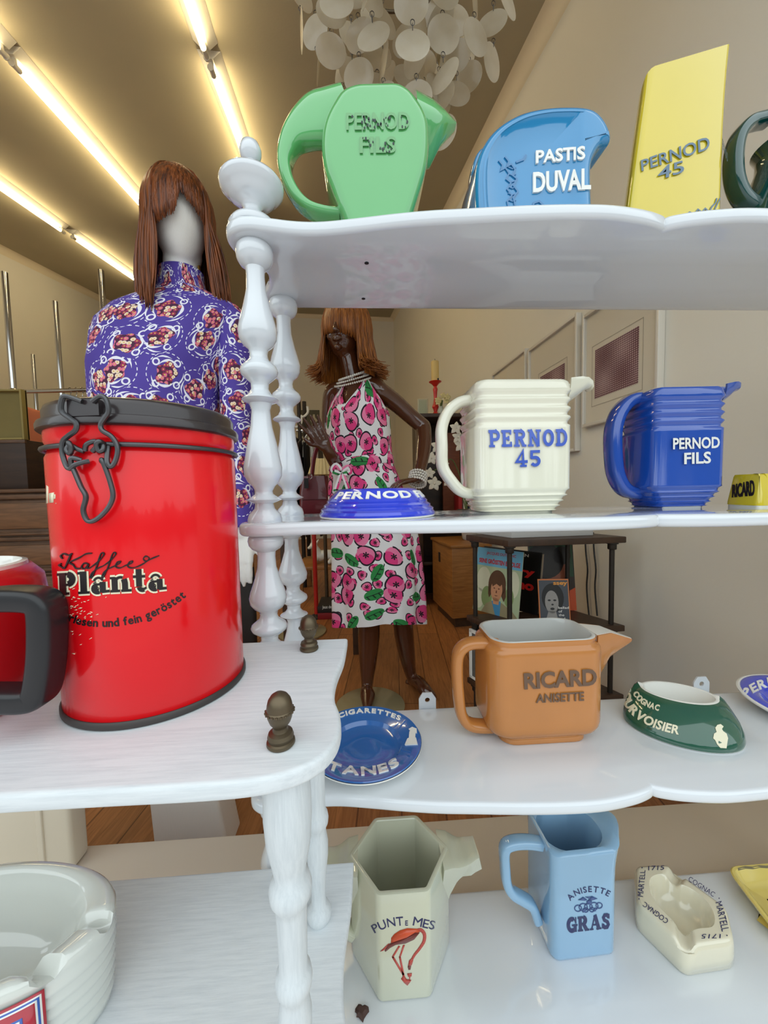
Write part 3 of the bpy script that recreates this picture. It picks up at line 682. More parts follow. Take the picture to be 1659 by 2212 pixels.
# plan: front-left, front-right, back corners; the top slants up to the front-right lip
fl, fr = Uy(1352, 460, YY), Uy(1560, 460, YY); bk = V((fr.x - .012, YY + .105, 0))
def tri(z, sx, tw):
    c = V(((fl.x + fr.x) / 2 + .012, YY + .035)); Q = [V((fl.x + tw, YY)), V((fr.x, YY)), V((bk.x, bk.y)), V((fl.x + tw + .010, YY + .03))]
    return roundpoly([tuple(q) for q in Q], [.010, .006, .010, .012], 4)
lip = Uy(1564, 92, YY); lef = Uy(1398, 152, YY); R = []
H0 = ZTT
for k in range(9):
    f = k / 8; tw = (lef.x - fl.x) * f ** 1.15
    P = tri(0, 0, tw); zt = []
    for q in P:
        u = min(1, max(0, (q.x - (fl.x + tw)) / (fr.x - fl.x - tw))); back = (q.y - YY) / .105
        zt.append(lef.z + (lip.z - lef.z) * (u ** .8) - back * .055)
    R.append([V((q.x + (.006 * f ** 4 * (1 if q.x > fr.x - .02 and q.y < YY + .01 else 0)), q.y, H0 + (z - H0) * f)) for q, z in zip(P, zt)])
top = R[-1]; cc = sum((V((q.x, q.y, 0)) for q in top), V((0, 0, 0))) / len(top)
R.append([V((q.x + (cc.x - q.x) * .05, q.y + (cc.y - q.y) * .05, q.z + .0006)) for q in top])
R += [[V((q.x + (cc.x - q.x) * .12, q.y + (cc.y - q.y) * .12, q.z - .004)) for q in top], [V((q.x + (cc.x - q.x) * .16, q.y + (cc.y - q.y) * .16, H0 + .01)) for q in top]]
obj('body', MB().loft(R), G_YEL, t, sharp=40)
Q = cr([V((bk.x - .006, bk.y - .01, ZTT + .17)), V((bk.x + .012, bk.y + .03, ZTT + .165)), V((bk.x + .016, bk.y + .034, ZTT + .09)), V((bk.x - .002, bk.y - .008, ZTT + .05))], 8)
obj('handle', MB().sweep(Q, (1, 0, 0), .018, .012), G_YEL, t)
hy = hitp((0, YY, 0), (0, -1, 0)); M_GREYB = pbr('grey_blue_letters', (84, 112, 136), .3, coat=.3); m = MB()
px_text(m, 'PERNOD', hy, (1386, 370), (1534, 322), (1384, 346), .0014, .012, tr=(1532, 293)); px_text(m, '45', hy, (1420, 390), (1479, 372), (1424, 360), .0014, .012, tr=(1476, 346))
obj('lettering', m, M_GREYB, t, 'grey-blue raised lettering')
n2 = V((bk.y - YY, -(bk.x - fr.x), 0)).normalized(); he = hitp((fr.x, YY, 0), n2); m = MB()
px_text(m, 'PERNOD', he, (1560, 318), (1572, 352), (1558, 290), .001, .01, tr=(1572, 334))
obj('side_lettering', m, M_GREYB, t, 'grey-blue side lettering'); m = MB(); decal(m, ribbon([(1478, 466), (1490, 458), (1500, 462), (1508, 452), (1516, 458), (1524, 450), (1532, 458), (1538, 446), (1546, 438), (1549, 428)], 3), hy, .001)
decal(m, ribbon([(1544, 452), (1552, 436), (1556, 428)], 2.5), hy, .001)
obj('script_lettering', m, M_GREYB, t, 'grey-blue script line')

YD = .475
cx = Uy(1702, 400, YD).x
t = thing('pitcher', 'dark bottle green pitcher cut by the photo edge, handle beside the yellow pitcher', 'pitcher', (cx, YD, ZTT), 'advertising pitchers')
prof = [(.036, 0), (.046, .004), (.052, .02), (.054, .04), (.050, .065), (.040, .09), (.033, .11), (.032, .125), (.037, .135), (.035, .136), (.029, .124), (.044, .06), (.04, .02)]
obj('body', MB().lathe((cx, YD, ZTT), prof, 40, c1=True), G_DKG, t, sharp=50)
Q = px_path([(1660, 258), (1640, 262), (1613, 272), (1592, 300), (1584, 345), (1587, 392), (1604, 430), (1634, 450), (1665, 458)], YD); obj('handle', MB().sweep(Q, (0, 1, 0), .022, .014), G_DKG, t, sharp=60)

# ------------------------------------------------------------------ middle shelf
G_COB = glaze('cobalt_glaze', (28, 76, 172)); G_ULT = glaze('ultramarine_glaze', (44, 66, 210)); G_CRM = glaze('cream_glaze', (232, 229, 208))
YC = .50; cb = Uy(815, 1100, YC)
t = thing('ashtray', 'ultramarine blue domed round ashtray ringed with white lettering, left end of the middle shelf', 'ashtray', (cb.x, YC, ZM), 'advertising ashtrays')
BP = [(r, z * .82) for r, z in [(.074, 0), (.0775, .002), (.0775, .005), (.075, .009), (.0755, .012), (.0715, .0155), (.0715, .0185), (.0672, .022), (.0672, .025), (.0645, .028), (.0565, .0385), (.0525, .0425), (.048, .044), (.044, .0425), (.040, .03), (.033, .016)]]
obj('body', MB().lathe((cb.x, YC, ZM + .0012), BP, 64), G_ULT, t, sharp=30); obj('base_rim', MB().lathe((cb.x, YC, ZM), [(.0705, 0), (.0765, .0004), (.0775, .0028)], 64), MT['white'], t, 'white foot rim')
def cone(cx, cy, z0, r0, r1, h):          # (arc length, up the slope, lift)
    s = sqrt((r0 - r1) ** 2 + h * h); nx, nz = h / s, (r0 - r1) / s
    def f(x, y, l):
        r = r0 + (r1 - r0) * y / s + nx * l; a = x / r0
        return V((cx + r * sin(a), cy - r * cos(a), z0 + h * y / s + nz * l))
    return f
cf = cone(cb.x, YC, ZM + .0242, .0645, .0565, .0086); m = MB()
path_text(m, 'PERNOD FILS', [(-.066, .001), (-.03, .001), (.0, .001), (.03, .001), (.105, .001)], .0155, cf, .0012, .035, .1); obj('lettering', m, MT['white'], t, 'white raised lettering')

def ribbed_jug(Y, px0, px1, ptop, name_lab, mat, rim_mat, yaw=0.0, depth=.098, ch=.012):
    a, b = Uy(px0, 950, Y), Uy(px1, 950, Y); zt = Uy((px0 + px1) / 2, ptop, Y).z; w = b.x - a.x; h = zt - ZM; cx = (a.x + b.x) / 2; cy = Y + depth / 2
    t = thing('pitcher', name_lab, 'pitcher', (cx, cy, ZM), 'advertising pitchers')
    ins = [(0, .0155), (.006, .0150), (.012, .0105), (.02, .0130), (.034, .0118), (.048, .0078), (.058, .0100), (.074, .0088), (.088, .0048), (.098, .0068), (.115, .0056), (.130, .0016), (.14, .0036), (.16, .0030), (.178, .0), (.19, .0003)]
    Lw = [(f, i * 1.25) for f, i in ins] + [(.64, 0)]
    for k in range(4): q = .66 + k * .068; Lw += [(q, -.0002), (q + .012, .0028), (q + .030, .0030), (q + .045, .0012), (q + .058, -.0006)]
    Lw += [(.96, .001), (.985, .002), (1.0, .0045)]
    R = [rr(cx - i * .12, cy, ZM + h * f, w - 2 * i * .88, depth - 2 * i * .6, ch + .002, 4) for f, i in Lw]
    R += [rr(cx, cy, zt - .0005, w - .013, depth - .013, ch, 4), rr(cx, cy, zt - .01, w - .017, depth - .017, ch, 4), rr(cx, cy, ZM + .02, w - .03, depth - .03, ch, 4)]
    return t, R, cx, cy, w, h, zt
def turn(mb, c, a):
    for p in mb.v:
        x, y = p.x - c[0], p.y - c[1]; p.x = c[0] + x * cos(a) - y * sin(a); p.y = c[1] + x * sin(a) + y * cos(a)
    return mb
t, R, cx, cy, w, h, zt = ribbed_jug(.495, 1030, 1241, 818, 'cream ribbed square pitcher with blue raised lettering, on the middle shelf', G_CRM, G_CRM)
obj('body', MB().loft(R), G_CRM, t, sharp=60)
Q = px_path([(1042, 868), (1012, 866), (988, 872), (966, 892), (954, 925), (954, 965), (956, 1008), (972, 1036), (994, 1060), (1018, 1066), (1050, 1058)], cy - .01, 6)
obj('handle', MB().sweep(Q, (0, 1, 0), .024, .016, 20, 3), G_CRM, t, sharp=60)
def lip(mb, pts, Y, widths, hgts):
    C = [Uy(a, b, Y) for a, b in pts]; R = []
    for c, wd, hh in zip(C, widths, hgts):
        q = []
        for j in range(25):
            an = pi + pi * j / 24; q.append(c + V((0, wd * cos(an), hh * sin(an))))
        for j in range(25):
            an = 2 * pi - pi * j / 24; q.append(c + V((0, (wd - .003) * cos(an), (hh - .003) * sin(an) * .9 + .0)))
        R.append(q)
    return mb.loft(R)
obj('spout', lip(MB(), [(1215, 826), (1240, 822), (1258, 822), (1270, 828), (1273, 838)], cy, [.024, .021, .017, .013, .011], [.036, .026, .016, .009, .005]), G_CRM, t, sharp=60)
hc = hitp((0, .495, 0), (0, -1, 0)); m = MB()
slab_text(m, 'PERNOD', hc, (1057, 966), (1226, 963), (1055, 929), .0022, tr=(1226, 927)); slab_text(m, '45', hc, (1115, 1009), (1168, 1007), (1114, 974), .0022, tr=(1168, 972))
obj('lettering', m, MT['ink_blue'], t, 'blue raised slab lettering')
YJ = .515
t, R, cx, cy, w, h, zt = ribbed_jug(YJ, 1421, 1571, 834, 'cobalt blue ribbed square pitcher with white rim, right half of the middle shelf', G_COB, MT['white'], depth=.082, ch=.008)
AN = radians(-3); cc_ = (cx, cy)
obj('body', turn(MB().loft(R), cc_, AN), G_COB, t, sharp=60)
Q = px_path([(1428, 868), (1388, 862), (1362, 866), (1340, 890), (1328, 930), (1328, 985), (1334, 1028), (1352, 1058), (1382, 1066), (1428, 1060)], cy + .005, 6)
obj('handle', turn(MB().sweep(Q, (0, 1, 0), .030, .019, 20, 3.5), cc_, AN), G_COB, t, sharp=60)
m = MB(); m.loft([rr(cx, cy, z, w - i, .082 - i, .008, 4) for z, i in ((zt - .0025, .007), (zt - .0005, .0075), (zt + .0008, .010), (zt + .0004, .016), (zt - .02, .019), (zt - .06, .022))], c0=False, c1=False); obj('rim', turn(m, cc_, AN), MT['white'], t, 'white glazed rim and inside', sharp=50)
obj('spout', lip(MB(), [(1545, 836), (1562, 832), (1574, 830), (1583, 832), (1586, 836)], cy + .005, [.02, .018, .016, .013, .011], [.03, .024, .017, .012, .008]), G_COB, t, sharp=60)
m = MB(); m.loft([rr(cx - .002, cy, z, w - .039, .082 - .022, .008, 4) for z in (ZM, ZM + .0035)]); obj('base_rim', turn(m, cc_, AN), MT['white'], t, 'white foot rim')
hj = hitp((0, YJ, 0), (0, -1, 0)); m = MB()
px_text(m, 'PERNOD', hj, (1454, 971), (1555, 968), (1454, 946), .0022, .028, tr=(1555, 943)); px_text(m, 'FILS', hj, (1478, 1003), (1536, 1001), (1478, 978), .0022, .028, tr=(1536, 975)); obj('lettering', m, MT['white'], t, 'white raised lettering')

# small yellow ashtray at the right edge
cnr = Uy(1640, 1094, .495); lc = Uy(1569, 1085, .548); u1 = V((lc.x - cnr.x, .053, 0)).normalized(); u2 = V((.99, .14, 0)).normalized()
t = thing('ashtray', 'yellow tapered ashtray with black lettering, right edge of the middle shelf', 'ashtray', (cnr.x + .02, cnr.y + .04, ZM), 'advertising ashtrays')
l1, l2, hh = .056, .10, .046; R = []
for f, z in ((0, 0), (0, .004), (.006, .042), (.0075, .0455), (.010, hh), (.015, hh), (.018, .042), (.024, .014)):
    q = [cnr, cnr + u2 * l2, cnr + u2 * l2 + u1 * l1, cnr + u1 * l1]; P = inset(roundpoly([(p.x, p.y) for p in q], .009, 5), f); R.append([V((p.x, p.y, ZM + z + .0015)) for p in P])
yb_ = MB().loft(R); obj('body', yb_, G_YEL, t, sharp=40); q = [cnr, cnr + u2 * l2, cnr + u2 * l2 + u1 * l1, cnr + u1 * l1]
obj('base_rim', MB().loft([[V((p.x, p.y, ZM + z)) for p in inset(roundpoly([(p.x, p.y) for p in q], .009, 5), .001)] for z in (0, .002)]), MT['white'], t, 'white foot rim')
nf = u1.cross(V((0, 0, 1))); nf = -nf if nf.y > 0 else nf
hr = surf(yb_); m = MB(); px_text(m, 'RICARD', hr, (1582, 1075), (1631, 1071), (1583, 1047), .0010, .03, tr=(1630, 1036)); obj('lettering', m, MT['blackink'], t, 'black lettering')

# ------------------------------------------------------------------ lower shelf
G_DISH = glaze('dish_blue_glaze', (46, 104, 176)); G_TAN = pbr('tan_stoneware', (190, 124, 62), .22, coat=.4, var=.16, vscale=12, bump=.05, bscale=30); G_FOR = glaze('forest_green_glaze', (32, 86, 66))
qa, qb, qc = [Uz(*q, ZL + .0168) for q in ((911, 1602), (786, 1684), (800, 1531))]; DC = V((qa.x - .079, (qb.y + qc.y) / 2, ZL)); t = thing('ashtray', 'round blue dish ashtray with white rim lettering, half behind the brushed shelf', 'ashtray', DC, 'advertising ashtrays')
DP = [(.050, .0025), (.056, .004), (.068, .0105), (.0780, .0150), (.0792, .0172), (.0782, .0182), (.073, .0172), (.0575, .0128), (.0520, .0112), (.0480, .0060), (.0420, .0042), (.020, .0038)]
md = MB().lathe(DC, DP, 72); obj('body', md, G_DISH, t, sharp=30)
obj('base_rim', MB().lathe(DC, [(.046, 0), (.0515, 0), (.0545, .0022), (.072, .0094), (.0798, .0148), (.0798, .0164)], 72, c1=False), MT['white'], t, 'white unglazed underside')
hd = surf(md); fl_ = lambda x, y, h: hd(x, -y, h)
z2 = lambda x, y: (500 + x * .2773, -(1340 + y * .2773)); m = MB()
path_text(m, 'CIGARETTES', [z2(*q) for q in ((836, 768), (900, 742), (1000, 724), (1100, 724), (1200, 742), (1316, 784))], 13, fl_, .0014, .03, .1)
obj('lettering', m, MT['white'], t, 'white raised lettering'); m = MB(); path_text(m, 'GITANES', [z2(*q) for q in ((610, 1010), (650, 1080), (740, 1150), (850, 1188), (960, 1203), (1080, 1203), (1200, 1180), (1320, 1122))], 24, fl_, .0014, .03, .12)
obj('lettering', m, MT['white'], t, 'white raised lettering'); m = MB(); z3 = lambda P: [(500 + x * .2773, 1340 + y * .2773) for x, y in P]
decal(m, [z3([(1352, 976), (1372, 928), (1396, 915), (1440, 920), (1452, 972)]), z3([(1384, 918), (1388, 872), (1418, 862), (1436, 885), (1432, 920)]), z3([(1382, 852), (1410, 836), (1444, 850), (1446, 882), (1422, 876), (1395, 868)])], hd, .0016)
obj('emblem', m, MT['white'], t, 'white silhouette emblem'); m = MB()
for P in (((1262, 832), (1300, 800)), ((1300, 845), (1352, 780)), ((1290, 1040), (1390, 1058)), ((1320, 1010), (1400, 1030))): obj('rest_ridge', decal(MB(), ribbon(z3(P), 2.0), hd, .0012), G_DISH, t)

YR = .4865; a, b = Uy(1062, 1480, YR), Uy(1316, 1480, YR); zt = Uy(1200, 1388, YR).z; w, dp = b.x - a.x, .098; cx, cy = (a.x + b.x) / 2, YR + dp / 2; h = zt - ZL
t = thing('pitcher', 'tan brown stoneware pitcher with dark sunken lettering, on the lower shelf', 'pitcher', (cx, cy, ZL), 'advertising pitchers')
fx = Uy(1093, 1600, YR).x, Uy(1285, 1600, YR).x; fw, fc = fx[1] - fx[0], (fx[0] + fx[1]) / 2
R = [rr(fc, cy, ZL + z, fw - i, dp - .02 - i, .022, 6) for z, i in ((0, .002), (.001, 0), (.007, 0), (.0095, .002))]
for f, i in ((.075, .034), (.085, .018), (.11, .0085), (.15, .0025), (.2, 0), (.5, 0), (.85, 0), (.905, .001), (.93, .006), (.945, .012), (.965, .0125), (.985, .0105), (1, .012)): R.append(rr(cx, cy, ZL + h * f, w - i, dp - i * .7, .026, 6))
mo = MB().loft(R, True, False); mi = MB().loft([rr(cx, cy, zt + d, w - i, dp - i * .7, .026, 6) for d, i in ((0, .012), (.0012, .0155), (.0006, .020), (-.006, .024), (-.03, .026), (-.09, .030), (-.128, .044))], False, True)
obj('body', mo, G_TAN, t, sharp=50); obj('inside', mi, pbr('pale_grey_glaze', (206, 208, 204), .15, coat=.4), t, 'pale grey glazed inside', sharp=50)
Q = px_path([(1075, 1392), (1040, 1388), (1008, 1392), (990, 1412), (987, 1450), (990, 1500), (996, 1540), (1012, 1562), (1040, 1568), (1082, 1566)], cy - .01, 6); obj('handle', MB().sweep(Q, (0, 1, 0), .024, .0165, 20, 2.6), G_TAN, t, sharp=60)
tp = Uy(1362, 1381, cy - .005); ys = cy - .005; xb = b.x
sp = [V((xb - .005, ys, zt - .003)), V((xb + (tp.x - xb) * .35, ys, zt - .004)), tp]; lo = [V((xb - .006, ys, zt - .105)), V((xb + (tp.x - xb) * .42, ys, zt - .046)), V((tp.x - .0005, ys, tp.z - .004))]; R = []; R2 = []
for p, q, wd in zip(sp, lo, (.026, .0165, .003)):
    R.append([p + V((0, wd, .002))] + [p + (q - p) * (sin(pi * k / 10)) + V((0, wd * cos(pi * k / 10), 0)) for k in range(11)] + [p + V((0, -wd, .002))])
    R2.append([p + (q - p) * (.86 * sin(pi * k / 10)) + V((0, (wd - .003 if wd > .004 else .002) * cos(pi * k / 10), .0025)) for k in range(11)])
obj('spout', MB().loft(R), G_TAN, t, sharp=60); obj('spout_lining', MB().loft(R2, True, True), MT['white'], t, 'white glazed lip', sharp=60)
hr_ = hitp((0, YR, 0), (0, -1, 0)); m = MB(); MB_BR = pbr('brown_letters', (100, 74, 54), .3, coat=.3)
px_text(m, 'RICARD', hr_, (1133, 1490), (1290, 1481), (1131, 1454), .0018, .035, tr=(1289, 1444)); obj('lettering', m, MB_BR, t, 'brown relief lettering'); m = MB(); px_text(m, 'ANISETTE', hr_, (1158, 1519), (1262, 1514), (1159, 1500), .0016, .025, tr=(1262, 1494)); obj('lettering', m, MB_BR, t, 'brown relief lettering')

# boat-shaped green ashtray
c0, th = V((.468, .512)), radians(-25); t = thing('ashtray', 'forest green boat-shaped ashtray with cream lettering and white inside, on the lower shelf', 'ashtray', (c0.x, c0.y, ZL), 'advertising ashtrays')
def el(a, b, z, cc=c0, n=64, bump=0):
    O = []
    for i in range(n):
        q = 2 * pi * i / n; k = 1 + bump * (math.exp(-((q - .1) / .13) ** 2) + 1.6 * math.exp(-((q - pi + .25) / .13) ** 2) + math.exp(-((q - 2 * pi - .1) / .13) ** 2))
        x, y = a * cos(q) * k, b * sin(q); O.append(V((cc.x + x * cos(th) - y * sin(th), cc.y + x * sin(th) + y * cos(th), z + (k - 1) * .05)))
    return O
tc2 = Uz(1465, 1495, ZL + .042); c1 = V((tc2.x, tc2.y))
mo = MB().loft([el(.073, .051, ZL + .0012), el(.0738, .0518, ZL + .006), el(.0728, .0510, ZL + .014, c0.lerp(c1, .12)), el(.0690, .0475, ZL + .024, c0.lerp(c1, .35)), el(.0625, .0420, ZL + .033, c0.lerp(c1, .62), bump=.015), el(.0555, .0365, ZL + .0392, c0.lerp(c1, .86), bump=.04), el(.0500, .0320, ZL + .0418, c1, bump=.05)], True, False)
mi = MB().loft([el(.0500, .0320, ZL + .0418, c1, bump=.05), el(.0475, .0295, ZL + .0428, c1, bump=.02), el(.0455, .0275, ZL + .0420, c1), el(.0445, .0265, ZL + .03, c1), el(.041, .024, ZL + .012, c1)], False, True)
obj('body', mo, G_FOR, t, sharp=50); obj('inside', mi, MT['white'], t, 'white glazed rim and inside', sharp=50); obj('base_rim', MB().loft([el(.0715, .0495, ZL), el(.0735, .0515, ZL + .0014)]), MT['white'], t, 'white foot rim')
hv = surf(mo); z4 = lambda P: [(920 + x * .4454, 1300 + y * .4454) for x, y in P]; fv = lambda x, y, h: hv(x, -y, h); n4 = lambda P: [(x, -y) for x, y in z4(P)]; m = MB(); M_CRL = pbr('cream_letters', (226, 220, 190), .3, coat=.3)
path_text(m, 'COGNAC', n4([(1003, 448), (1040, 490), (1085, 515), (1130, 530)]), 17, fv, .0012, .03, .08); obj('lettering', m, M_CRL, t, 'cream raised lettering'); m = MB(); path_text(m, 'COURVOISIER', n4([(958, 390), (952, 440), (962, 490), (990, 535), (1040, 578), (1110, 612), (1180, 634), (1228, 644)]), 26, fv, .0012, .03, .08)
obj('lettering', m, M_CRL, t, 'cream raised lettering'); m = MB(); decal(m, [z4([(1412, 598), (1428, 594), (1442, 606), (1434, 618), (1440, 628), (1456, 640), (1463, 662), (1458, 690), (1455, 710), (1426, 708), (1410, 690), (1402, 672), (1392, 662), (1396, 640), (1408, 632), (1402, 612)])], hv, .001); obj('emblem', m, M_CRL, t, 'cream figure silhouette')

PC = V((.702, .522, ZL)); t = thing('ashtray', 'blue round ashtray with white rim lettering, cut by the right edge of the lower shelf', 'ashtray', PC, 'advertising ashtrays')
md = MB().lathe(PC, [(.066, .004), (.080, .0135), (.0885, .019), (.088, .0215), (.082, .023), (.066, .019), (.060, .013), (.052, .008), (.02, .007)], 64); obj('body', md, G_ULT, t)
obj('base_rim', MB().lathe(PC, [(.060, 0), (.068, .001), (.084, .0115), (.0925, .0178), (.0932, .0205), (.0905, .0216), (.087, .0206)], 64, c1=False), MT['white'], t, 'white outer rim'); hp = surf(md); m = MB()
path_text(m, 'PERNOD', [(1612, -1509), (1628, -1497), (1652, -1486), (1690, -1478), (1730, -1474)], 27, lambda x, y, h: hp(x, -y, h), .0012, .03, .06); obj('lettering', m, MT['white'], t, 'white raised lettering')

# ------------------------------------------------------------------ bottom shelf
G_SAGE = glaze('pale_sage_glaze', (204, 206, 184), .04); G_LBL = glaze('light_blue_glaze', (140, 180, 212)); G_IVO = glaze('ivory_glaze', (222, 216, 192), .04)
HC, HE = V((.041, .5285)), .0708; xv = HC.x + .0765; t = thing('pitcher', 'pale sage six-sided pitcher with a red flamingo picture, on the bottom shelf', 'pitcher', (HC.x, HC.y, ZB), 'advertising pitchers')
hexa = [(HC.x - HE / 2, HC.y - .0605), (HC.x + HE / 2, HC.y - .0605), (HC.x + .0765, HC.y), (HC.x + HE / 2, HC.y + .0605), (HC.x - HE / 2, HC.y + .0605), (HC.x - .0765, HC.y)]; HP = roundpoly(hexa, .006, 4); ztp = -.5445
R = [[V((p.x, p.y, z)) for p in inset(HP, i)] for z, i in ((ZB, .003), (ZB + .0015, .0008), (ZB + .005, 0), (-.62, 0), (ztp - .003, 0), (ztp - .0008, .001), (ztp, .003), (ztp - .0005, .0062), (ztp - .003, .0078), (ztp - .05, .0085), (ZB + .012, .010))]
mb = MB().loft(R); obj('body', mb, G_SAGE, t, sharp=35)
def wing(s, tipx, low):
    x0 = HC.x + s * .062; P = [(x0, ztp - .001), (HC.x + s * .0765, ztp - .0015)] + [(q.x, q.y) for q in cr([(HC.x + s * .0765, ztp - .0015), (HC.x + s * .094, ztp - .0075), (tipx - s * .004, ztp - .003), (tipx, ztp - .002)], 4)[1:]] + [(tipx + s * .004, ztp - .021)]
    P += [(q.x, q.y) for q in cr([(tipx + s * .004, ztp - .021), (HC.x + s * .094, ztp - .034), (HC.x + s * .082, ztp - .060), (HC.x + s * .0745, low)], 5)[1:]] + [(x0, low)]; return P
for nm, s, tx in (('spout', 1, HC.x + .1185), ('handle', -1, HC.x - .122)):
    m = MB(); P = wing(s, tx, ztp - .085); n = len(P); R = []
    def hwid(x, z): return max(.0012, (.033 - .015 * min(1, max(0, (abs(x - HC.x) - .066) / .05))) * (1 - .97 * min(1, max(0, (ztp - z - .006) / .062)) ** 1.0 * (1 if abs(x - HC.x) < .1 else .3)))
    for f in (-1, -.9, -.5, 0, .5, .9, 1): R.append([V((x, HC.y + f * hwid(x, z), z)) for x, z in (P if abs(f) < .95 else [(x * .985 + (HC.x + s * .08) * .015, z - .001) for x, z in P])])
    m.loft(R)
    if s < 0: m.sweep(cr([V((tx + .006, HC.y, ztp - .012)), V((tx - .006, HC.y, ztp - .035)), V((tx - .002, HC.y, ztp - .08)), V((HC.x - .072, HC.y, ztp - .125))], 6), (0, 1, 0), .024, .016)
    obj(nm, m, G_SAGE, t, sharp=45)
hq = hitp((0, HC.y - .0605, 0), (0, -1, 0)); hs = surf(mb); z5 = lambda P: [(680 + x * .3014, 1740 + y * .3014) for x, y in P]; n5 = lambda P: [(x, -y) for x, y in z5(P)]; fq = lambda x, y, h: hs(x, -y, h); m = MB()
path_text(m, 'PUNT', n5([(428, 916), (475, 892), (540, 868), (640, 856)]), 27, fq, .0005, 0, .06); path_text(m, 'E', n5([(648, 858), (682, 858)]), 15, fq, .0005, 0, .0, fit=False); path_text(m, 'MES', n5([(698, 856), (750, 866), (800, 878), (856, 890)]), 27, fq, .0005, 0, .06); obj('lettering', m, MT['navy'], t, 'navy printed lettering')
fm = [pbr('flamingo_orange', (212, 78, 34), .3, coat=.3), pbr('flamingo_dark', (112, 42, 36), .3, coat=.3), pbr('flamingo_red', (186, 66, 54), .3, coat=.3)]; m = MB()
decal(m, ribbon(z5([(q.x, q.y) for q in cr([(725, 900), (762, 894), (786, 925), (782, 975), (752, 1025), (715, 1072), (694, 1110)], 5)]), [8.5 - .12 * i for i in range(31)]), hq, .0004, 2)
decal(m, [z5([(612, 1010), (600, 1005), (552, 1084), (560, 1096)]), z5([(552, 1088), (566, 1082), (642, 1210), (630, 1220)]), z5([(632, 1000), (646, 1000), (616, 1088), (602, 1092)]), z5([(602, 1084), (616, 1084), (648, 1238), (632, 1238)])], hq, .00035, 2)
decal(m, [z5([(545, 985), (548, 950), (570, 922), (610, 896), (665, 880), (735, 884), (752, 905), (700, 935), (640, 965), (590, 975)])], hq, .0005, 0)
decal(m, [z5([(540, 990), (600, 968), (660, 948), (720, 910), (752, 912), (712, 962), (650, 990), (580, 1000), (540, 1022), (506, 1050), (500, 1040), (522, 1002)])], hq, .0006, 1); decal(m, [z5([(468, 1048), (528, 990), (545, 996), (490, 1042)])], hq, .0005, 2)
decal(m, [z5([(702, 1092), (706, 1110), (696, 1142), (688, 1150), (668, 1150), (676, 1112)])], hq, .0006, 2); decal(m, [z5([(690, 1148), (686, 1178), (672, 1180), (666, 1158), (670, 1148)])], hq, .0006, 1)
decal(m, [z5([(618, 1244), (638, 1216), (658, 1246), (692, 1252), (684, 1266), (664, 1292), (640, 1272)]), z5([(662, 1206), (696, 1202), (694, 1224), (680, 1234), (668, 1228)]), z5([(678, 1230), (684, 1230), (684, 1254), (676, 1254)])], hq, .0005, 2); obj('flamingo_print', m, fm, t, 'red flamingo drinking from a glass', sharp=0)

f0, f1, l0 = Uz(1195, 2080, ZB), Uz(1333, 2062, ZB), Uz(1140, 1970, ZB); u1 = (f1 - f0).normalized(); w = (f1 - f0).length; u2 = V((-u1.y, u1.x, 0)); dp = .088; nf = -u2
ctr = f0 + u1 * w / 2 + u2 * dp / 2; t = thing('pitcher', 'light blue square pitcher with dark blue printed lettering, on the bottom shelf', 'pitcher', (ctr.x, ctr.y, ZB), 'advertising pitchers'); zt = -.5355
def gr(z, w_, d_, r, ox=0, flare=0):
    O = []
    Q = rr(ox, 0, 0, w_, d_, r, 6); Q = [q.lerp(Q[(i + 1) % len(Q)], k / 10) for i, q in enumerate(Q) for k in (range(10) if i % 7 == 6 else range(1))]
    for p in Q:
        k = max(0, p.x / (w_ / 2)); fx_ = flare * (k ** 2) * math.exp(-(p.y / .03) ** 2); q = ctr + u1 * (p.x + fx_) + u2 * p.y; O.append(V((q.x, q.y, z + fx_ * .35)))
    return O
R = [gr(ZB, w - .004, dp - .004, .010), gr(ZB + .002, w, dp, .012), gr(ZB + .006, w + .001, dp + .001, .012)] + [gr(ZB + (zt - ZB) * f, w + .001 + g, dp + .001, .012, 0, s) for f, g, s in ((.4, 0, 0), (.7, .0, .0), (.82, .0, .003), (.9, .001, .010), (.96, .002, .020), (.985, .002, .026))]
R += [gr(zt, w - .002, dp - .004, .013, 0, .027), gr(zt + .0004, w - .009, dp - .012, .02, -.002, .022), gr(zt - .003, w - .013, dp - .018, .026, -.003, .006), gr(zt - .04, w - .015, dp - .019, .022, -.003), gr(ZB + .012, w - .02, dp - .024, .018, -.003)]
mb = MB().loft(R); obj('body', mb, G_LBL, t, sharp=45); YH = ctr.y
Q = px_path([(1168, 1822), (1140, 1818), (1108, 1820), (1090, 1832), (1090, 1870), (1094, 1905), (1106, 1926), (1128, 1940), (1148, 1954), (1160, 1985)], YH - .012, 5); obj('handle', MB().sweep(Q, (0, 1, 0), .020, .0145, 20, 3.2), G_LBL, t, sharp=60)
hz_ = hitp(f0 + nf * .0006, nf); z6 = lambda P: [(1040 + x * .3731, 1740 + y * .3731) for x, y in P]; n6 = lambda P: [(x, -y) for x, y in z6(P)]; m = MB()
path_text(m, 'ANISETTE', n6([(512, 556), (548, 524), (600, 505), (650, 502), (700, 512), (738, 530)]), 18, lambda x, y, h: hz_(x, -y, h), .0004, .01, .14); q = z6([(494, 738), (746, 710), (491, 654), (744, 626)])
obj('lettering', m, MT['navy'], t, 'dark blue printed lettering'); m = MB(); slab_text(m, 'GrAS', hz_, q[0], q[1], q[2], .0004, tr=q[3], gap=.08); obj('lettering', m, MT['navy'], t, 'dark blue printed lettering'); m = MB()
for x, y, r in ((560, 596, 20), (590, 590, 24), (620, 586, 22), (652, 584, 24), (682, 580, 18), (605, 606, 14), (640, 604, 14)): decal(m, ribbon(z6([(x + r * cos(2 * pi * i / 14), y + r * .9 * sin(2 * pi * i / 14)) for i in range(15)]), 2.2), hz_, .0004)
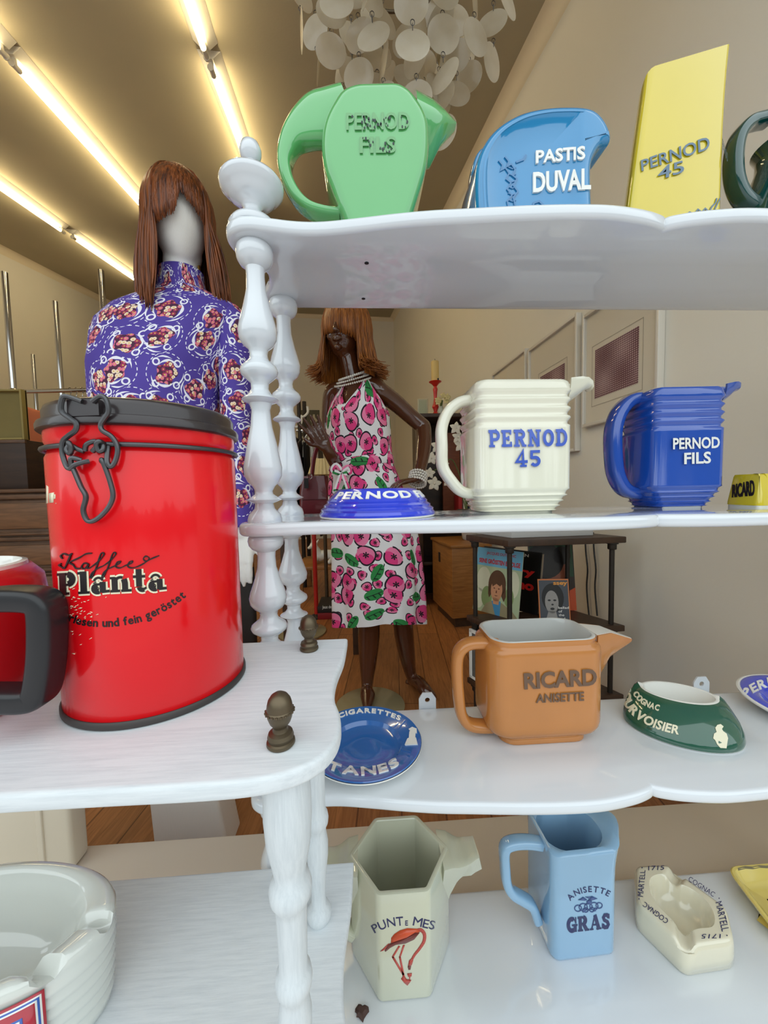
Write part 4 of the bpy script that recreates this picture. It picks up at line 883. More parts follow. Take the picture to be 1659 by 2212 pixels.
for P in ([(560, 548), (590, 530), (612, 545), (600, 552)], [(615, 552), (640, 525), (672, 540), (648, 548)], [(600, 530), (640, 528), (620, 540)], [(608, 552), (640, 552), (636, 572), (612, 574)], [(586, 600), (600, 596), (598, 620), (586, 620)], [(652, 596), (664, 592), (664, 612), (652, 614)]): decal(m, [z6(P)], hz_, .0005)
obj('emblem_print', m, pbr('slate_blue_print', (66, 88, 140), .3), t, 'blue printed fruit emblem', sharp=0)

ZA = ZB + .045; T = [Uz(*q, ZA) for q in ((1369, 1866), (1441, 1863), (1574, 1960), (1591, 2034), (1481, 2051), (1373, 1950))]; P = roundpoly([(q.x, q.y) for q in T], .010, 5); wc = Uz(1470, 1950, ZA); wc = V((wc.x, wc.y)); NP = 96
t = thing('ashtray', 'ivory six-sided ashtray with navy lettering round the well, on the bottom shelf', 'ashtray', (wc.x, wc.y, ZB), 'advertising ashtrays')
well = cr([Uz(*q, ZA) for q in z6([(972, 440), (1000, 404), (1060, 396), (1110, 420), (1150, 450), (1230, 490), (1310, 560), (1350, 640), (1338, 700), (1260, 712), (1190, 728), (1140, 690), (1060, 620), (990, 530)])], 4, True); well = [V((q.x, q.y)) for q in well]
nA = [Uz(*q, ZA) for q in z6([(1100, 440), (1150, 365)])]; nB = [Uz(*q, ZA) for q in z6([(1165, 700), (1190, 830)])]
def notch(x, y):
    z = 0
    for a_, b_ in (nA, nB):
        d = (b_ - a_).xy.normalized(); v = V((x, y)) - a_.xy; al = v.dot(d); ds = abs(v.x * d.y - v.y * d.x)
        if al > -.012: z += .010 * math.exp(-(ds / .0085) ** 4)
    return z
def ringp(Q, z, nt_=True, c=wc): return [V((q.x, q.y, z - (notch(q.x, q.y) if nt_ else 0))) for q in polar(Q, c, NP)]
R = [ringp(inset(P, .004), ZB, False), ringp(inset(P, .001), ZB + .003, False), ringp(inset(P, .0), ZB + .02, False), ringp(inset(P, .001), ZA - .010, False), ringp(inset(P, .0022), ZA - .0045), ringp(inset(P, .004), ZA - .001), ringp(inset(P, .007), ZA)]
pa, pb = polar(inset(P, .007), wc, NP), polar(well, wc, NP)
for f in (.35, .7): R.append([V((p.x + (q.x - p.x) * f, p.y + (q.y - p.y) * f, ZA - notch(p.x + (q.x - p.x) * f, p.y + (q.y - p.y) * f))) for p, q in zip(pa, pb)])
R.append([V((q.x, q.y, ZA - notch(q.x, q.y))) for q in pb])
for s, z in ((.96, .003), (.9, .012), (.8, .024), (.62, .032), (.3, .034)): R.append([V((wc.x + (q.x - wc.x) * s, wc.y + (q.y - wc.y) * s, ZA - max(z, notch(q.x, q.y) if s > .85 else 0))) for q in pb])
obj('body', MB().loft(R), G_IVO, t, sharp=50); hm = hitp((0, 0, ZA + .0002), (0, 0, 1)); m = MB()
for tx, bl, br, tl, tr in (('1715', (966, 376), (1056, 372), (966, 350), (1060, 346)), ('MARTELL', (936, 530), (950, 374), (902, 520), (920, 376)), ('COGNAC', (1196, 436), (1342, 530), (1206, 408), (1356, 506)), ('MARTELL', (1356, 562), (1392, 730), (1390, 552), (1436, 722)), ('1715', (1386, 744), (1278, 744), (1384, 768), (1272, 770)), ('COGNAC', (1086, 662), (946, 556), (1068, 686), (932, 580))):
    q = z6([bl, br, tl, tr]); obj('lettering', px_text(MB(), tx, hm, q[0], q[1], q[2], .0004, 0, tr=q[3]), MT['navy'], t, 'navy printed lettering')
for q in z6([(930, 360), (912, 540), (1376, 537), (1422, 752)]): obj('printed_dot', decal(MB(), [[(q[0] + 1.5 * cos(k), q[1] + 1.5 * sin(k)) for k in (0, 1, 2, 3, 4, 5)]], hm, .0004), MT['navy'], t)

tri_ = [Uz(1566, 1876, ZB + .02), V((.84, .585, 0)), Uz(1700, 2052, ZB + .02)]; P = roundpoly([(q.x, q.y) for q in tri_], [.022, .03, .03], 8); t = thing('ashtray', 'pale yellow triangular ashtray cut by the right edge of the bottom shelf', 'ashtray', (P[0].x + .08, P[0].y, ZB), 'advertising ashtrays')
G_PYE = glaze('pale_yellow_glaze', (224, 204, 112)); R = [[V((p.x, p.y, ZB + z)) for p in inset(P, i)] for z, i in ((0, .016), (.002, .012), (.02, .001), (.0235, 0), (.025, .002), (.0245, .006), (.012, .016), (.007, .024), (.006, .04))]; mb = MB().loft(R); obj('body', mb, G_PYE, t, sharp=40)
hh_ = surf(mb); m = MB(); decal(m, ribbon([(1594, 1878), (1610, 1874), (1626, 1875), (1640, 1872), (1656, 1873), (1676, 1870)], 5), hh_, .0005); obj('lettering', m, pbr('grey_print', (120, 112, 84), .4), t, 'faded grey lettering')
p = Uz(780, 2190, ZB); m = MB(); random.seed(5); R = []
for z, s in ((0, .8), (.002, 1), (.004, .9), (.006, .5)): R.append([p + V((.0085 * s * cos(a_) * (1 + .35 * sin(a_ * 3 + 1)), .0075 * s * sin(a_) * (1 + .3 * sin(a_ * 4)), z + .002 * sin(a_ * 2) * s)) for a_ in [2 * pi * k / 16 for k in range(16)]])
solo('paint_flake', 'curled dark brown flake lying in front of the six-sided pitcher', 'flake', m.loft(R), pbr('brown_flake', (70, 46, 38), .7, var=.3, vscale=200), base=p)

# ------------------------------------------------------------------ on the brushed stand: big ashtray, tin, kettle
BC, BT = V((-.355, .315)), -.365; t = thing('ashtray', 'large pale grey ribbed oval ashtray with red framed emblem, on the brushed lower tier', 'ashtray', (BC.x, BC.y, ZE2), 'advertising ashtrays'); G_GRY = glaze('grey_white_glaze', (214, 217, 210), .03)
def bo(a, b, z, nt_=0):
    O = []
    for i in range(120):
        q = 2 * pi * i / 120; dz = 0
        if nt_:
            for g in (-.02, -.62, .3 + pi): dz += nt_ * math.exp(-((((q - g + pi) % (2 * pi)) - pi) / .1) ** 4)
        O.append(V((BC.x + a * cos(q), BC.y + b * sin(q), z - dz)))
    return O
BA, BB = .1255, .0605; R = [bo(BA - .01, BB - .008, ZE2), bo(BA - .007, BB - .005, ZE2 + .003)]
for k in range(6): z = ZE2 + .008 + k * .0105; R += [bo(BA - .006 + .0008 * k, BB - .005 + .0008 * k, z), bo(BA - .0050 + .0008 * k, BB - .0040 + .0008 * k, z + .004), bo(BA - .0065 + .0008 * k, BB - .0055 + .0008 * k, z + .008)]
R += [bo(BA - .001, BB - .001, BT - .010, .002), bo(BA - .0005, BB - .0005, BT - .004, .007), bo(BA - .003, BB - .003, BT - .0008, .011), bo(BA - .008, BB - .007, BT, .013), bo(BA - .020, BB - .010, BT - .001, .013), bo(BA - .027, BB - .012, BT - .005, .010), bo(BA - .035, BB - .016, BT - .022, 0), bo(BA - .05, BB - .024, BT - .045), bo(BA - .08, BB - .04, BT - .058)]
mb = MB().loft(R); obj('body', mb, G_GRY, t, sharp=50); hx = surf(MB().loft([bo(BA - .003, BB - .002, ZE2 - .1), bo(BA + .0005, BB + .0005, BT - .008)], False, False)); m = MB()
pm = [pbr('emblem_red', (176, 34, 52), .3, coat=.3), MT['white'], pbr('emblem_blue', (46, 92, 180), .3, coat=.3)]
p_ = hx(100, 2185); q0_ = atan2((p_.y - BC.y) / BB, (p_.x - BC.x) / BA); zt_e = BT - .0125
def wall_at(u, v, h):      # u metres along the wall to the left of the emblem's right edge, v metres down
    q = q0_; n = 12
    for _ in range(n): q -= u / n / sqrt((BA * sin(q)) ** 2 + (BB * cos(q)) ** 2)
    nx, ny = cos(q) / BA, sin(q) / BB; l = sqrt(nx * nx + ny * ny); return V((BC.x + BA * cos(q) + nx / l * (.0012 + h), BC.y + BB * sin(q) + ny / l * (.0012 + h), zt_e - v))
def panel(u0, u1, v0, v1, h, k):
    for i in range(10):
        a_, b_ = u0 + (u1 - u0) * i / 10, u0 + (u1 - u0) * (i + 1) / 10; m.add([wall_at(a_, v0, h), wall_at(b_, v0, h), wall_at(b_, v1, h), wall_at(a_, v1, h)] + [wall_at(a_, v0, h - .001), wall_at(b_, v0, h - .001), wall_at(b_, v1, h - .001), wall_at(a_, v1, h - .001)], [(0, 1, 2, 3), (0, 1, 5, 4), (2, 3, 7, 6)] + ([(3, 0, 4, 7)] if i == 0 else []) + ([(1, 2, 6, 5)] if i == 9 else []), m=k)
EW, EH = .050, .058
for n_, (i, k) in enumerate(((0, 0), (.0016, 1), (.0028, 2), (.0042, 1), (.0054, 0))): panel(i, EW - i, i, EH - i, .0002 + .0002 * n_, k)
for c_ in (.018, .032): panel(c_ - .0055, c_ + .0055, .0115, EH - .012, .0013, 2); panel(c_ - .004, c_ + .004, .013, EH - .0135, .0015, 1)
obj('emblem_print', m, pm, t, 'red, white and blue framed emblem', sharp=0)

TC, TA, TB, TTH = V((-.18875, .34277)), .0702, .0691, .1671; RED = pbr('red_lacquer', (232, 14, 24), .2, coat=.25, var=.05, vscale=7, spec=.35); BLM = pbr('dark_brown_plastic', (44, 36, 38), .3, coat=.3)
def te(e, z, n=72): return [V((TC.x + (TA + e) * cos(q) * cos(TTH) - (TB + e) * sin(q) * sin(TTH), TC.y + (TA + e) * cos(q) * sin(TTH) + (TB + e) * sin(q) * cos(TTH), z)) for q in [2 * pi * i / n for i in range(n)]]
t = thing('coffee_tin', 'tall red coffee tin with black lid and wire clasp, on the brushed stand', 'tin', (TC.x, TC.y, ZE), None)
mb = MB().loft([te(-.001, ZE + .004), te(0, ZE + .005), te(0, .030), te(-.0012, .033), te(-.0022, .0365), te(-.0012, .040), te(.0, .0425), te(.0, .056)]); obj('body', mb, RED, t, sharp=60)
obj('base_rim', MB().loft([te(.0005, ZE), te(.0018, ZE + .001), te(.0018, ZE + .0045), te(.0006, ZE + .006), te(-.002, ZE + .006)]), pbr('dark_tin_rim', (66, 62, 60), .45, metal=.4), t, 'dark rolled bottom rim', sharp=50)
obj('lid', MB().loft([te(-.004, .050), te(.0025, .0500), te(.0040, .0512), te(.0042, .0550), te(.0032, .0572), te(.0005, .0582), te(.0, .0602), te(.0, .0655), te(-.0016, .0690), te(-.005, .0708), te(-.02, .0712)]), BLM, t, sharp=40)
ht0 = surf(MB().loft([te(0, -.2, 144), te(0, .2, 144)], False, False)); ht = ht0
lug = [ht(x, y, h) for h in (.0, .0055) for x, y in ((160, 868), (222, 866), (224, 900), (161, 903))]; m = MB().add(lug, [(0, 1, 2, 3), (4, 5, 6, 7), (0, 1, 5, 4), (1, 2, 6, 5), (2, 3, 7, 6), (3, 0, 4, 7)]); obj('lid_lug', m, BLM, t)
zz = lambda P: [(x * .3527, 840 + y * .3527) for x, y in P]
def wire(P, hs, r=.0017): Q = cr([ht(x, y, h) for (x, y), h in zip(zz(P), hs)], 6); return MB().tube(Q, r, 8)
L_ = [(545, 90), (470, 62), (448, 80), (442, 150), (478, 192), (505, 222), (500, 262), (460, 295), (430, 330), (428, 400), (448, 470), (474, 492), (505, 470), (540, 452), (560, 445)]; R_ = [(600, 90), (650, 62), (684, 82), (696, 150), (668, 190), (642, 225), (650, 262), (700, 295), (730, 340), (738, 390), (722, 450), (700, 480), (684, 455), (676, 400), (672, 355)]
hL = [.006, .0075, .008, .0075, .006, .005, .005, .005, .005, .005, .005, .0055, .006, .004, .002]
m = wire(L_, hL); q = wire(R_, hL); m.add(q.v, q.f); q = wire([(520, 440), (488, 428), (484, 470), (500, 520), (532, 600), (560, 660), (546, 740), (566, 800), (600, 806), (650, 770), (695, 712), (712, 650), (695, 570), (672, 490), (655, 440), (640, 448)], [.003, .006, .0055, .005, .005, .005, .005, .0048, .0048, .005, .005, .005, .005, .0055, .006, .003]); m.add(q.v, q.f); obj('clasp_wire', m, MT['steel'], t, 'bent grey wire clasp')
ring = te(.0012, .0365, 96); dgl = [atan2(ht(x, y).y - TC.y, ht(x, y).x - TC.x) for x, y in zz([(440, 350), (655, 345)])]
seg = []; n = 80
for i in range(n + 1):
    a0, a1 = dgl[1], dgl[0] + 2 * pi; q = a0 + (a1 - a0) * i / n; seg.append(V((TC.x + (TA + .0012) * cos(q), TC.y + (TB + .0012) * sin(q), .0365)))
m = MB().tube(seg, .0019, 8)
for P, hs in (([(440, 350), (470, 335), (485, 365), (470, 400), (452, 380), (462, 350), (500, 372), (530, 385)], [.0012, .006, .006, .005, .005, .004, .003, .002]), ([(655, 345), (640, 328), (622, 350), (632, 385), (652, 380), (650, 350), (610, 362), (580, 385)], [.0012, .006, .006, .005, .005, .004, .003, .002]), ([(535, 380), (550, 345), (590, 325), (628, 330)], [.002, .003, .003, .004])): q = wire(P, hs); m.add(q.v, q.f)
obj('ring_wire', m, MT['steel'], t, 'grey wire ring round the neck', sharp=60)
M_CRM = pbr('cream_print', (236, 228, 196), .3, coat=.4); m = MB(); slab_text(m, 'planta', ht, (127, 1285), (359, 1273), (125, 1238), .0002, grow=.17, tr=(357, 1226), low=.0002, gap=.06); obj('letter_outline', m, M_CRM, t, 'cream outline of the lettering')
m = MB(); slab_text(m, 'planta', ht, (127, 1285), (359, 1273), (125, 1238), .0003, low=.0005, tr=(357, 1226), gap=.06)
for P, wd in (([(388, 1040), (378, 1022), (396, 1008), (424, 1018), (446, 1008)], 3.2), ([(440, 1012), (420, 1060), (400, 1096), (384, 1090), (368, 1078), (380, 1070)], 3.6), ([(566, 1006), (530, 1010), (488, 1034), (432, 1062), (452, 1076), (470, 1098), (496, 1098)], 3.2), ([(548, 1074), (522, 1066), (504, 1088), (520, 1102), (546, 1076), (540, 1098), (562, 1090), (612, 1050), (640, 1012), (622, 1008), (598, 1080), (568, 1150), (556, 1152), (572, 1122), (606, 1096), (640, 1080), (684, 1046), (712, 1010), (694, 1006), (668, 1082), (636, 1152), (628, 1146), (650, 1112), (690, 1090), (726, 1074), (740, 1056), (722, 1060), (710, 1086), (736, 1096), (772, 1080), (806, 1068), (812, 1054), (794, 1060), (784, 1086), (812, 1096), (856, 1082), (900, 1056), (914, 1036), (894, 1024), (878, 1040), (896, 1054), (936, 1036), (976, 1020)], 3.0)):
    Q = [(q.x, q.y) for q in cr(zz(P), 6)]; decal(m, ribbon(Q, [wd * (.55 + .45 * abs(sin(i * .35))) for i in range(len(Q))]), ht, .0009)
path_text(m, 'erlesen und fein geröstet', [(q[0], -q[1]) for q in zz([(384, 1398), (450, 1432), (540, 1452), (680, 1456), (800, 1440), (880, 1420), (980, 1376), (1070, 1324), (1142, 1270)])], 25, lambda x, y, h: ht(x, -y, h), .0003, .022, .08); obj('lettering', m, MT['blackink'], t, 'black printed lettering')
m = MB(); decal(m, [zz(P) for P in ([(302, 640), (332, 634), (328, 696), (306, 698)], [(330, 648), (340, 646), (340, 672), (330, 676), (330, 668), (335, 664), (335, 654), (330, 656)], [(286, 706), (344, 698), (344, 704), (286, 712)], [(286, 590), (296, 600), (296, 700), (286, 702)])], ht, .0004)
random.seed(9)
for i in range(60):
    x, y = random.gauss(470, 70), random.gauss(1360, 80); l = random.uniform(3, 16); an = random.uniform(-.4, 1.2)
    if x > 375: decal(m, [zz([(x, y), (x + l * cos(an), y - l * sin(an)), (x + l * cos(an) + 1, y - l * sin(an) + 3), (x, y + 3)])], ht, .0004)
obj('cup_print', m, M_CRM, t, 'cream printed cup and scratches', sharp=0)

KC = V((Uy(52, 1300, .31).x - .068, .31)); t = thing('kettle', 'red pot with square black handle and white rim, beside the tall tin', 'kettle', (KC.x, KC.y, ZE), None)
kt = Uy(20, 1226, .31).z; obj('body', MB().lathe((KC.x, KC.y, 0), [(.050, ZE), (.056, ZE + .004), (.060, ZE + .02), (.066, ZE + .05), (.068, kt - .03), (.066, kt - .012), (.058, kt - .002), (.052, kt - .001)], 56, c1=False), pbr('red_enamel', (190, 26, 34), .3, coat=.4, var=.08), t, sharp=50)
obj('rim', MB().lathe((KC.x, KC.y, 0), [(.056, kt - .002), (.0555, kt + .0012), (.052, kt + .002), (.05, kt - .003), (.049, ZE + .02)], 56, c0=False), MT['white'], t, 'white rim and inside'); YK = .268
Q = px_path([(-30, 1296), (20, 1292), (74, 1294), (96, 1304), (103, 1330), (103, 1400), (97, 1460), (88, 1496), (68, 1506), (20, 1507), (-30, 1507)], YK, 5); obj('handle', MB().sweep(Q, (0, 1, 0), .022, .0160, 24, 4.5), MT['black'], t, 'square black handle', sharp=50)

# ------------------------------------------------------------------ mannequins
def remesh(mb, vox, it=4):
    me = bpy.data.meshes.new('body'); me.from_pydata([tuple(v) for v in mb.v], [], mb.f); bm = bmesh.new(); bm.from_mesh(me); bmesh.ops.recalc_face_normals(bm, faces=bm.faces); bm.to_mesh(me); bm.free()
    o = bpy.data.objects.new('body', me); COL.objects.link(o)
    r = o.modifiers.new('r', 'REMESH'); r.mode = 'VOXEL'; r.voxel_size = vox
    s = o.modifiers.new('s', 'SMOOTH'); s.iterations = it; s.factor = .5
    dg = bpy.context.evaluated_depsgraph_get(); dg.update(); m2 = bpy.data.meshes.new_from_object(o.evaluated_get(dg))
    R = MB(); R.add([v.co.copy() for v in m2.vertices], [list(p.vertices) for p in m2.polygons])
    bpy.data.objects.remove(o); bpy.data.meshes.remove(me); bpy.data.meshes.remove(m2); return R
def limb(mb, pts, rad, n=6, seg=14):
    Q = cr(pts, n); r = [q.x for q in cr([(a, 0) for a in rad], n)]; mb.tube(Q, r, seg)
    mb.ball(pts[0], rad[0], n=12); mb.ball(pts[-1], rad[-1], n=12); return mb
def hand(mb, wrist, dirv, palm_n, side, L=.17, curl=.25, spread=.16, thumb=1):
    """palm and five separate fingers; side points to the thumb"""
    d = V(dirv).normalized(); pn = V(palm_n); pn = (pn - d * pn.dot(d)).normalized(); sd = d.cross(pn).normalized() * thumb; w = V(wrist)
    for k in range(4):
        o = (1.5 - k) * .0185; limb(mb, [w + sd * o * .5, w + d * L * .25 + sd * o * .85, w + d * L * .5 + sd * o], [.013, .0125, .0105], 4, 10)
        ln = (.40, .46, .43, .34)[k] * L; b = w + d * L * .48 + sd * o; dr = (d + sd * spread * (1.5 - k) * .6).normalized(); P = [b]
        for j in range(3): dr = (dr + pn * -curl * .55).normalized(); P.append(P[-1] + dr * ln / 3)
        limb(mb, P, [.0095, .0088, .008, .0062], 4, 10)
    tb = w + d * L * .16 + sd * .024; td = (d * .7 + sd * .8 - pn * .25).normalized(); limb(mb, [w + d * .01 + sd * .012, tb, tb + td * L * .2, tb + (td + d * .5).normalized() * L * .37], [.013, .0125, .0105, .007], 4, 10)
    return mb
def hairmat(name, c1, c2):
    m, nt, b = newmat(name); N, LK = node_tree(nt); tc = N('ShaderNodeTexCoord'); mp = N('ShaderNodeMapping'); mp.inputs['Scale'].default_value = (70, 70, 5); LK(tc.outputs['Object'], mp.inputs[0])
    nz = N('ShaderNodeTexNoise'); nz.inputs['Scale'].default_value = 2.0; nz.inputs['Detail'].default_value = 6; LK(mp.outputs[0], nz.inputs['Vector']); r = N('ShaderNodeMapRange'); r.inputs[1].default_value = .3; r.inputs[2].default_value = .7; LK(nz.outputs[0], r.inputs[0])
    mx = N('ShaderNodeMix', data_type='RGBA'); mx.inputs[6].default_value = (*lin(c1), 1); mx.inputs[7].default_value = (*lin(c2), 1); LK(r.outputs[0], mx.inputs[0]); LK(mx.outputs[2], b.inputs['Base Color']); b.inputs['Roughness'].default_value = .38; b.inputs['Specular IOR Level'].default_value = .45; return m
def interp(x, T):
    for (a, p), (b, q) in zip(T, T[1:]):
        if x <= b: return p + (q - p) * max(0, (x - a)) / (b - a)
    return T[-1][1]

# -- white mannequin in the purple dress
D1 = 1.02; C1 = Ud(388, 486, D1 + .04); FR1 = -hz(C1); RT1 = V((-FR1.y, FR1.x, 0)); RT1 = RT1 if RT1.x > 0 else -RT1
def prj(p): d = p.dot(FW); return (W / 2 + F * p.dot(RT) / d, H / 2 - F * p.dot(UP) / d)
def theta_for(fn, py):
    a, b = radians(8), radians(125)
    for _ in range(22):
        c = (a + b) / 2
        if prj(fn(c))[1] < py: a = c
        else: b = c
    return a
s1 = D1 / 800; gx = lambda px, py: Ud(px, py, D1 + .06)
foot1 = Uz(455, 1812, FLOOR); t = thing('mannequin', 'white faceless mannequin in long red-brown wig and purple swirl-print dress', 'mannequin', (gx(340, 1000).x, gx(340, 1000).y, FLOOR), 'dressed mannequins')
b = MB(); R = []
for k in range(17):
    a = pi * (k + .02) / 16.04; z = -cos(a); ww = sin(a) * (1 - .16 * max(0, -z)) ; R.append([C1 + RT1 * (.072 * ww * cos(q)) + FR1 * (.090 * ww * sin(q)) + V((0, 0, .122 * z)) for q in [2 * pi * j / 28 for j in range(28)]])
b.loft(R); nb = gx(391, 620); limb(b, [C1 + V((0, 0, -.07)) + FW * .02, gx(391, 570), nb, gx(380, 730), gx(345, 860), gx(340, 1000), gx(345, 1120)], [.048, .047, .046, .06, .085, .085, .10], 4, 20)
limb(b, [gx(440, 690), gx(497, 705), gx(512, 860), gx(520, 1040), gx(524, 1150)], [.03, .032, .034, .028, .022]); limb(b, [gx(300, 705), gx(240, 730), gx(226, 860), gx(232, 1030), gx(236, 1150)], [.03, .030, .030, .028, .022])
hand(b, gx(524, 1150), (gx(516, 1250) - gx(524, 1150)), -FW, 1, .17, .2, .05, -1); hand(b, gx(236, 1150), (gx(240, 1250) - gx(236, 1150)), -FW, 1, .17, .2, .05, 1)
hip = gx(345, 1120)
WJ = pbr('white_jersey', (242, 239, 233), .6, bump=.25, bscale=25, stretch=(14, 14, 1))
fc_ = Uz(432, 1812, FLOOR); up_ = Ud(350, 1400, fc_.dot(FW) - .02); m = MB(); lat = RT1 * .5 + V((.0, 0, 0)); R = []
for f, w_, d_ in ((0, .19, .10), (.25, .175, .10), (.6, .14, .10), (1, .10, .10)):
    c = V((fc_.x, fc_.y, FLOOR)).lerp(V((hip.x - .02, hip.y, hip.z - .12)), f); R.append([V((c.x + p.x, c.y + p.y, c.z)) for p in rr(0, 0, 0, w_, d_, .012, 3)])
obj('stand_post', m.loft(R), WJ, t, 'off-white textured supporting post')
obj('body', remesh(b, .005, 3), WJ, t, sharp=0)
DR = [(590, 347, 437, .052), (606, 346, 438, .053), (632, 343, 446, .056), (646, 318, 476, .064), (658, 276, 502, .074), (674, 240, 518, .086), (704, 210, 520, .098), (750, 204, 498, .106), (800, 203, 478, .118), (860, 205, 470, .116), (930, 212, 468, .105), (1000, 216, 468, .105), (1080, 208, 480, .125), (1200, 200, 488, .14), (1420, 190, 490, .15), (1580, 186, 492, .16)]
R = []
for py, xl, xr, hd_ in DR:
    c = gx((xl + xr) / 2, py); hw = (xr - xl) / 2 * (D1 + .06) / 800
    R.append([c + RT * (hw * (abs(cos(q)) ** .9 * (1 if cos(q) >= 0 else -1))) - FW * ((hd_ + (.018 * max(0, sin(q)) ** 2 * math.exp(-((py - 790) / 60) ** 2) * (abs(cos(q)) * 1.6) if sin(q) > 0 else 0)) * sin(q)) + V((0, 0, 0)) for q in [2 * pi * j / 64 for j in range(64)]])
PUR = fabric_swirl(); dress = obj('dress', MB().loft(R, True, True), PUR, t, sharp=0)
for P, rd in (([(478, 668), (500, 700), (508, 780), (509, 860), (512, 960), (519, 1060), (525, 1138)], [.030, .046, .045, .042, .040, .038, .034]), ([(262, 690), (236, 712), (228, 780), (228, 860), (232, 960), (236, 1060), (238, 1138)], [.030, .042, .042, .041, .040, .038, .034])):
    obj('sleeve', MB().tube(cr([gx(*q) for q in P], 6), [q.x * 1.03 for q in cr([(a, 0) for a in rd], 6)], 28), PUR, dress, sharp=0)
obj('earring', MB().tube([gx(430, 575), gx(431, 612)], .004, 6).ball(gx(431, 616), .009, n=8), pbr('gold', (190, 150, 70), .25, metal=1), t, 'gold drop earring')
H1 = hairmat('red_brown_hair', (58, 26, 14), (152, 82, 36)); random.seed(11); hm_ = MB(); RTH = hz(RT); FR = -hz(FW); ZU = V((0, 0, 1))
def cap1(ph, th, k=1.12): return C1 + V((0, 0, .005)) + (RT1 * (.080 * sin(th) * sin(ph)) + FR1 * (.096 * sin(th) * cos(ph)) + ZU * (.122 * cos(th))) * k
zof = lambda py: gx(385, py).z
sheet = []
for i in range(57):
    ph = radians(52 + 256 * i / 56); col = [cap1(ph, radians(q), 1.08) for q in range(4, 100, 12)]; e = col[-1]
    for k in range(1, 6): f = k / 5; col.append(V((C1.x + (e.x - C1.x) * (1 + .26 * f), C1.y + (e.y - C1.y) * (1 + .05 * f), e.z + (zof(680) - e.z) * f)))
    sheet.append(col)
hm_.loft(sheet, False, False, closed=False)
for i in range(900):
    ph = radians(random.uniform(44, 316)); k = random.uniform(1.09, 1.18); th0 = radians(random.uniform(3, 16)); pts = [cap1(ph, th0 + (radians(96) - th0) * j / 7, k) for j in range(8)]; e = pts[-1]; ze = zof(random.uniform(660, 712)); fl = .16 + random.uniform(0, .16) + .10 * max(0, sin(ph)); sw = random.uniform(-.012, .012)
    front = abs(((ph + pi) % (2 * pi)) - pi) < radians(75)
    for j in range(1, 7): f = j / 6; pts.append(V((C1.x + (e.x - C1.x) * (1 + fl * f) + sw * sin(f * 3), C1.y + (e.y - C1.y) * (1 + .06 * f), e.z + (ze - e.z) * f)))
    n = len(pts); hm_.tube(pts, [.0042 * (1 - .8 * (j / (n - 1)) ** 4) for j in range(n)], 4)
for i in range(420):
    pd = random.uniform(-66, 66); pe = interp(pd, [(-66, 492), (-35, 474), (-8, 456), (4, 414), (16, 434), (40, 478), (66, 516)]) + random.uniform(-10, 6); ths = radians(8); the = theta_for(lambda c: cap1(radians(pd), c, 1.14), pe); st = radians(6 + random.uniform(-12, 12)); pts = []
    for j in range(10): f = j / 9; pts.append(cap1(st + (radians(pd) - st) * min(1, f * 1.5) ** .8, ths + (the - ths) * f, random.uniform(1.125, 1.14) + .02 * f))
    hm_.tube(pts, [.0040 * (1 - .75 * (j / 9) ** 3) for j in range(10)], 4)
obj('wig', hm_, H1, t, 'long red-brown wig with parted fringe', sharp=0)

# -- dark glossy mannequin in the poppy dress
D2 = 1.66; k2 = D2 / 800; q2 = lambda px, py, dd=0.0: Ud(px, py, D2 + dd); ft = Uz(795, 1530, FLOOR)
t = thing('mannequin', 'glossy dark brown mannequin in auburn flip wig and white dress with pink poppies', 'mannequin', (ft.x, ft.y, FLOOR), 'dressed mannequins')
C2 = q2(744, 722, .02); F2 = (FR * .95 - RTH * .30).normalized(); S2 = V((0, 0, 1)).cross(F2) * -1; S2 = S2 if S2.x > 0 else -S2
b = MB(); R = []
for k in range(17):
    a = pi * (k + .02) / 16.04; z = -cos(a); ww = sin(a) * (1 - .16 * max(0, -z) ** 1.5); R.append([C2 + S2 * (.077 * ww * cos(q)) + F2 * (.090 * ww * sin(q) + .010 * max(0, -z)) + ZU * (.116 * z) for q in [2 * pi * j / 28 for j in range(28)]])
b.loft(R)
fc = lambda u, v, d: C2 + S2 * u + ZU * v + F2 * d
limb(b, [fc(0, .022, .086), fc(0, -.004, .098), fc(0, -.018, .101)], [.009, .0095, .0115], 4); b.ball(fc(.010, -.020, .090), .008, n=10); b.ball(fc(-.010, -.020, .090), .008, n=10)
limb(b, [fc(-.021, -.047, .081), fc(-.008, -.0435, .092), fc(0, -.0455, .0925), fc(.008, -.0435, .092), fc(.021, -.047, .081)], [.003, .0062, .0055, .0062, .003], 4, 8); limb(b, [fc(-.019, -.050, .081), fc(0, -.0565, .0915), fc(.019, -.050, .081)], [.003, .0078, .003], 4, 8)
b.ball(fc(0, -.086, .078), .017, .017, .014, 12); b.ball(fc(.036, -.026, .058), .024, n=12); b.ball(fc(-.036, -.026, .058), .024, n=12)
for sx in (-1, 1): limb(b, [fc(sx * .012, .030, .087), fc(sx * .030, .036, .079), fc(sx * .048, .028, .062)], [.006, .0065, .005], 4, 8); b.ball(fc(sx * .030, .012, .068), .013, n=10); b.ball(fc(sx * .07, -.005, -.002), .012, .016, .026, 10)
limb(b, [fc(0, -.05, -.005), q2(756, 790, .03), q2(766, 838, .05)], [.046, .040, .047], 5, 18)
limb(b, [q2(768, 836, .05), q2(770, 870, .05), q2(772, 910, .05), q2(780, 960, .05), q2(782, 1000, .05), q2(790, 1060, .05), q2(800, 1130, .05)], [.06, .09, .10, .09, .088, .10, .11], 4, 22)
for a_, c_ in (((738, 905, .02), .040), ((785, 905, .02), .040)): b.ball(q2(*a_), c_, n=14)
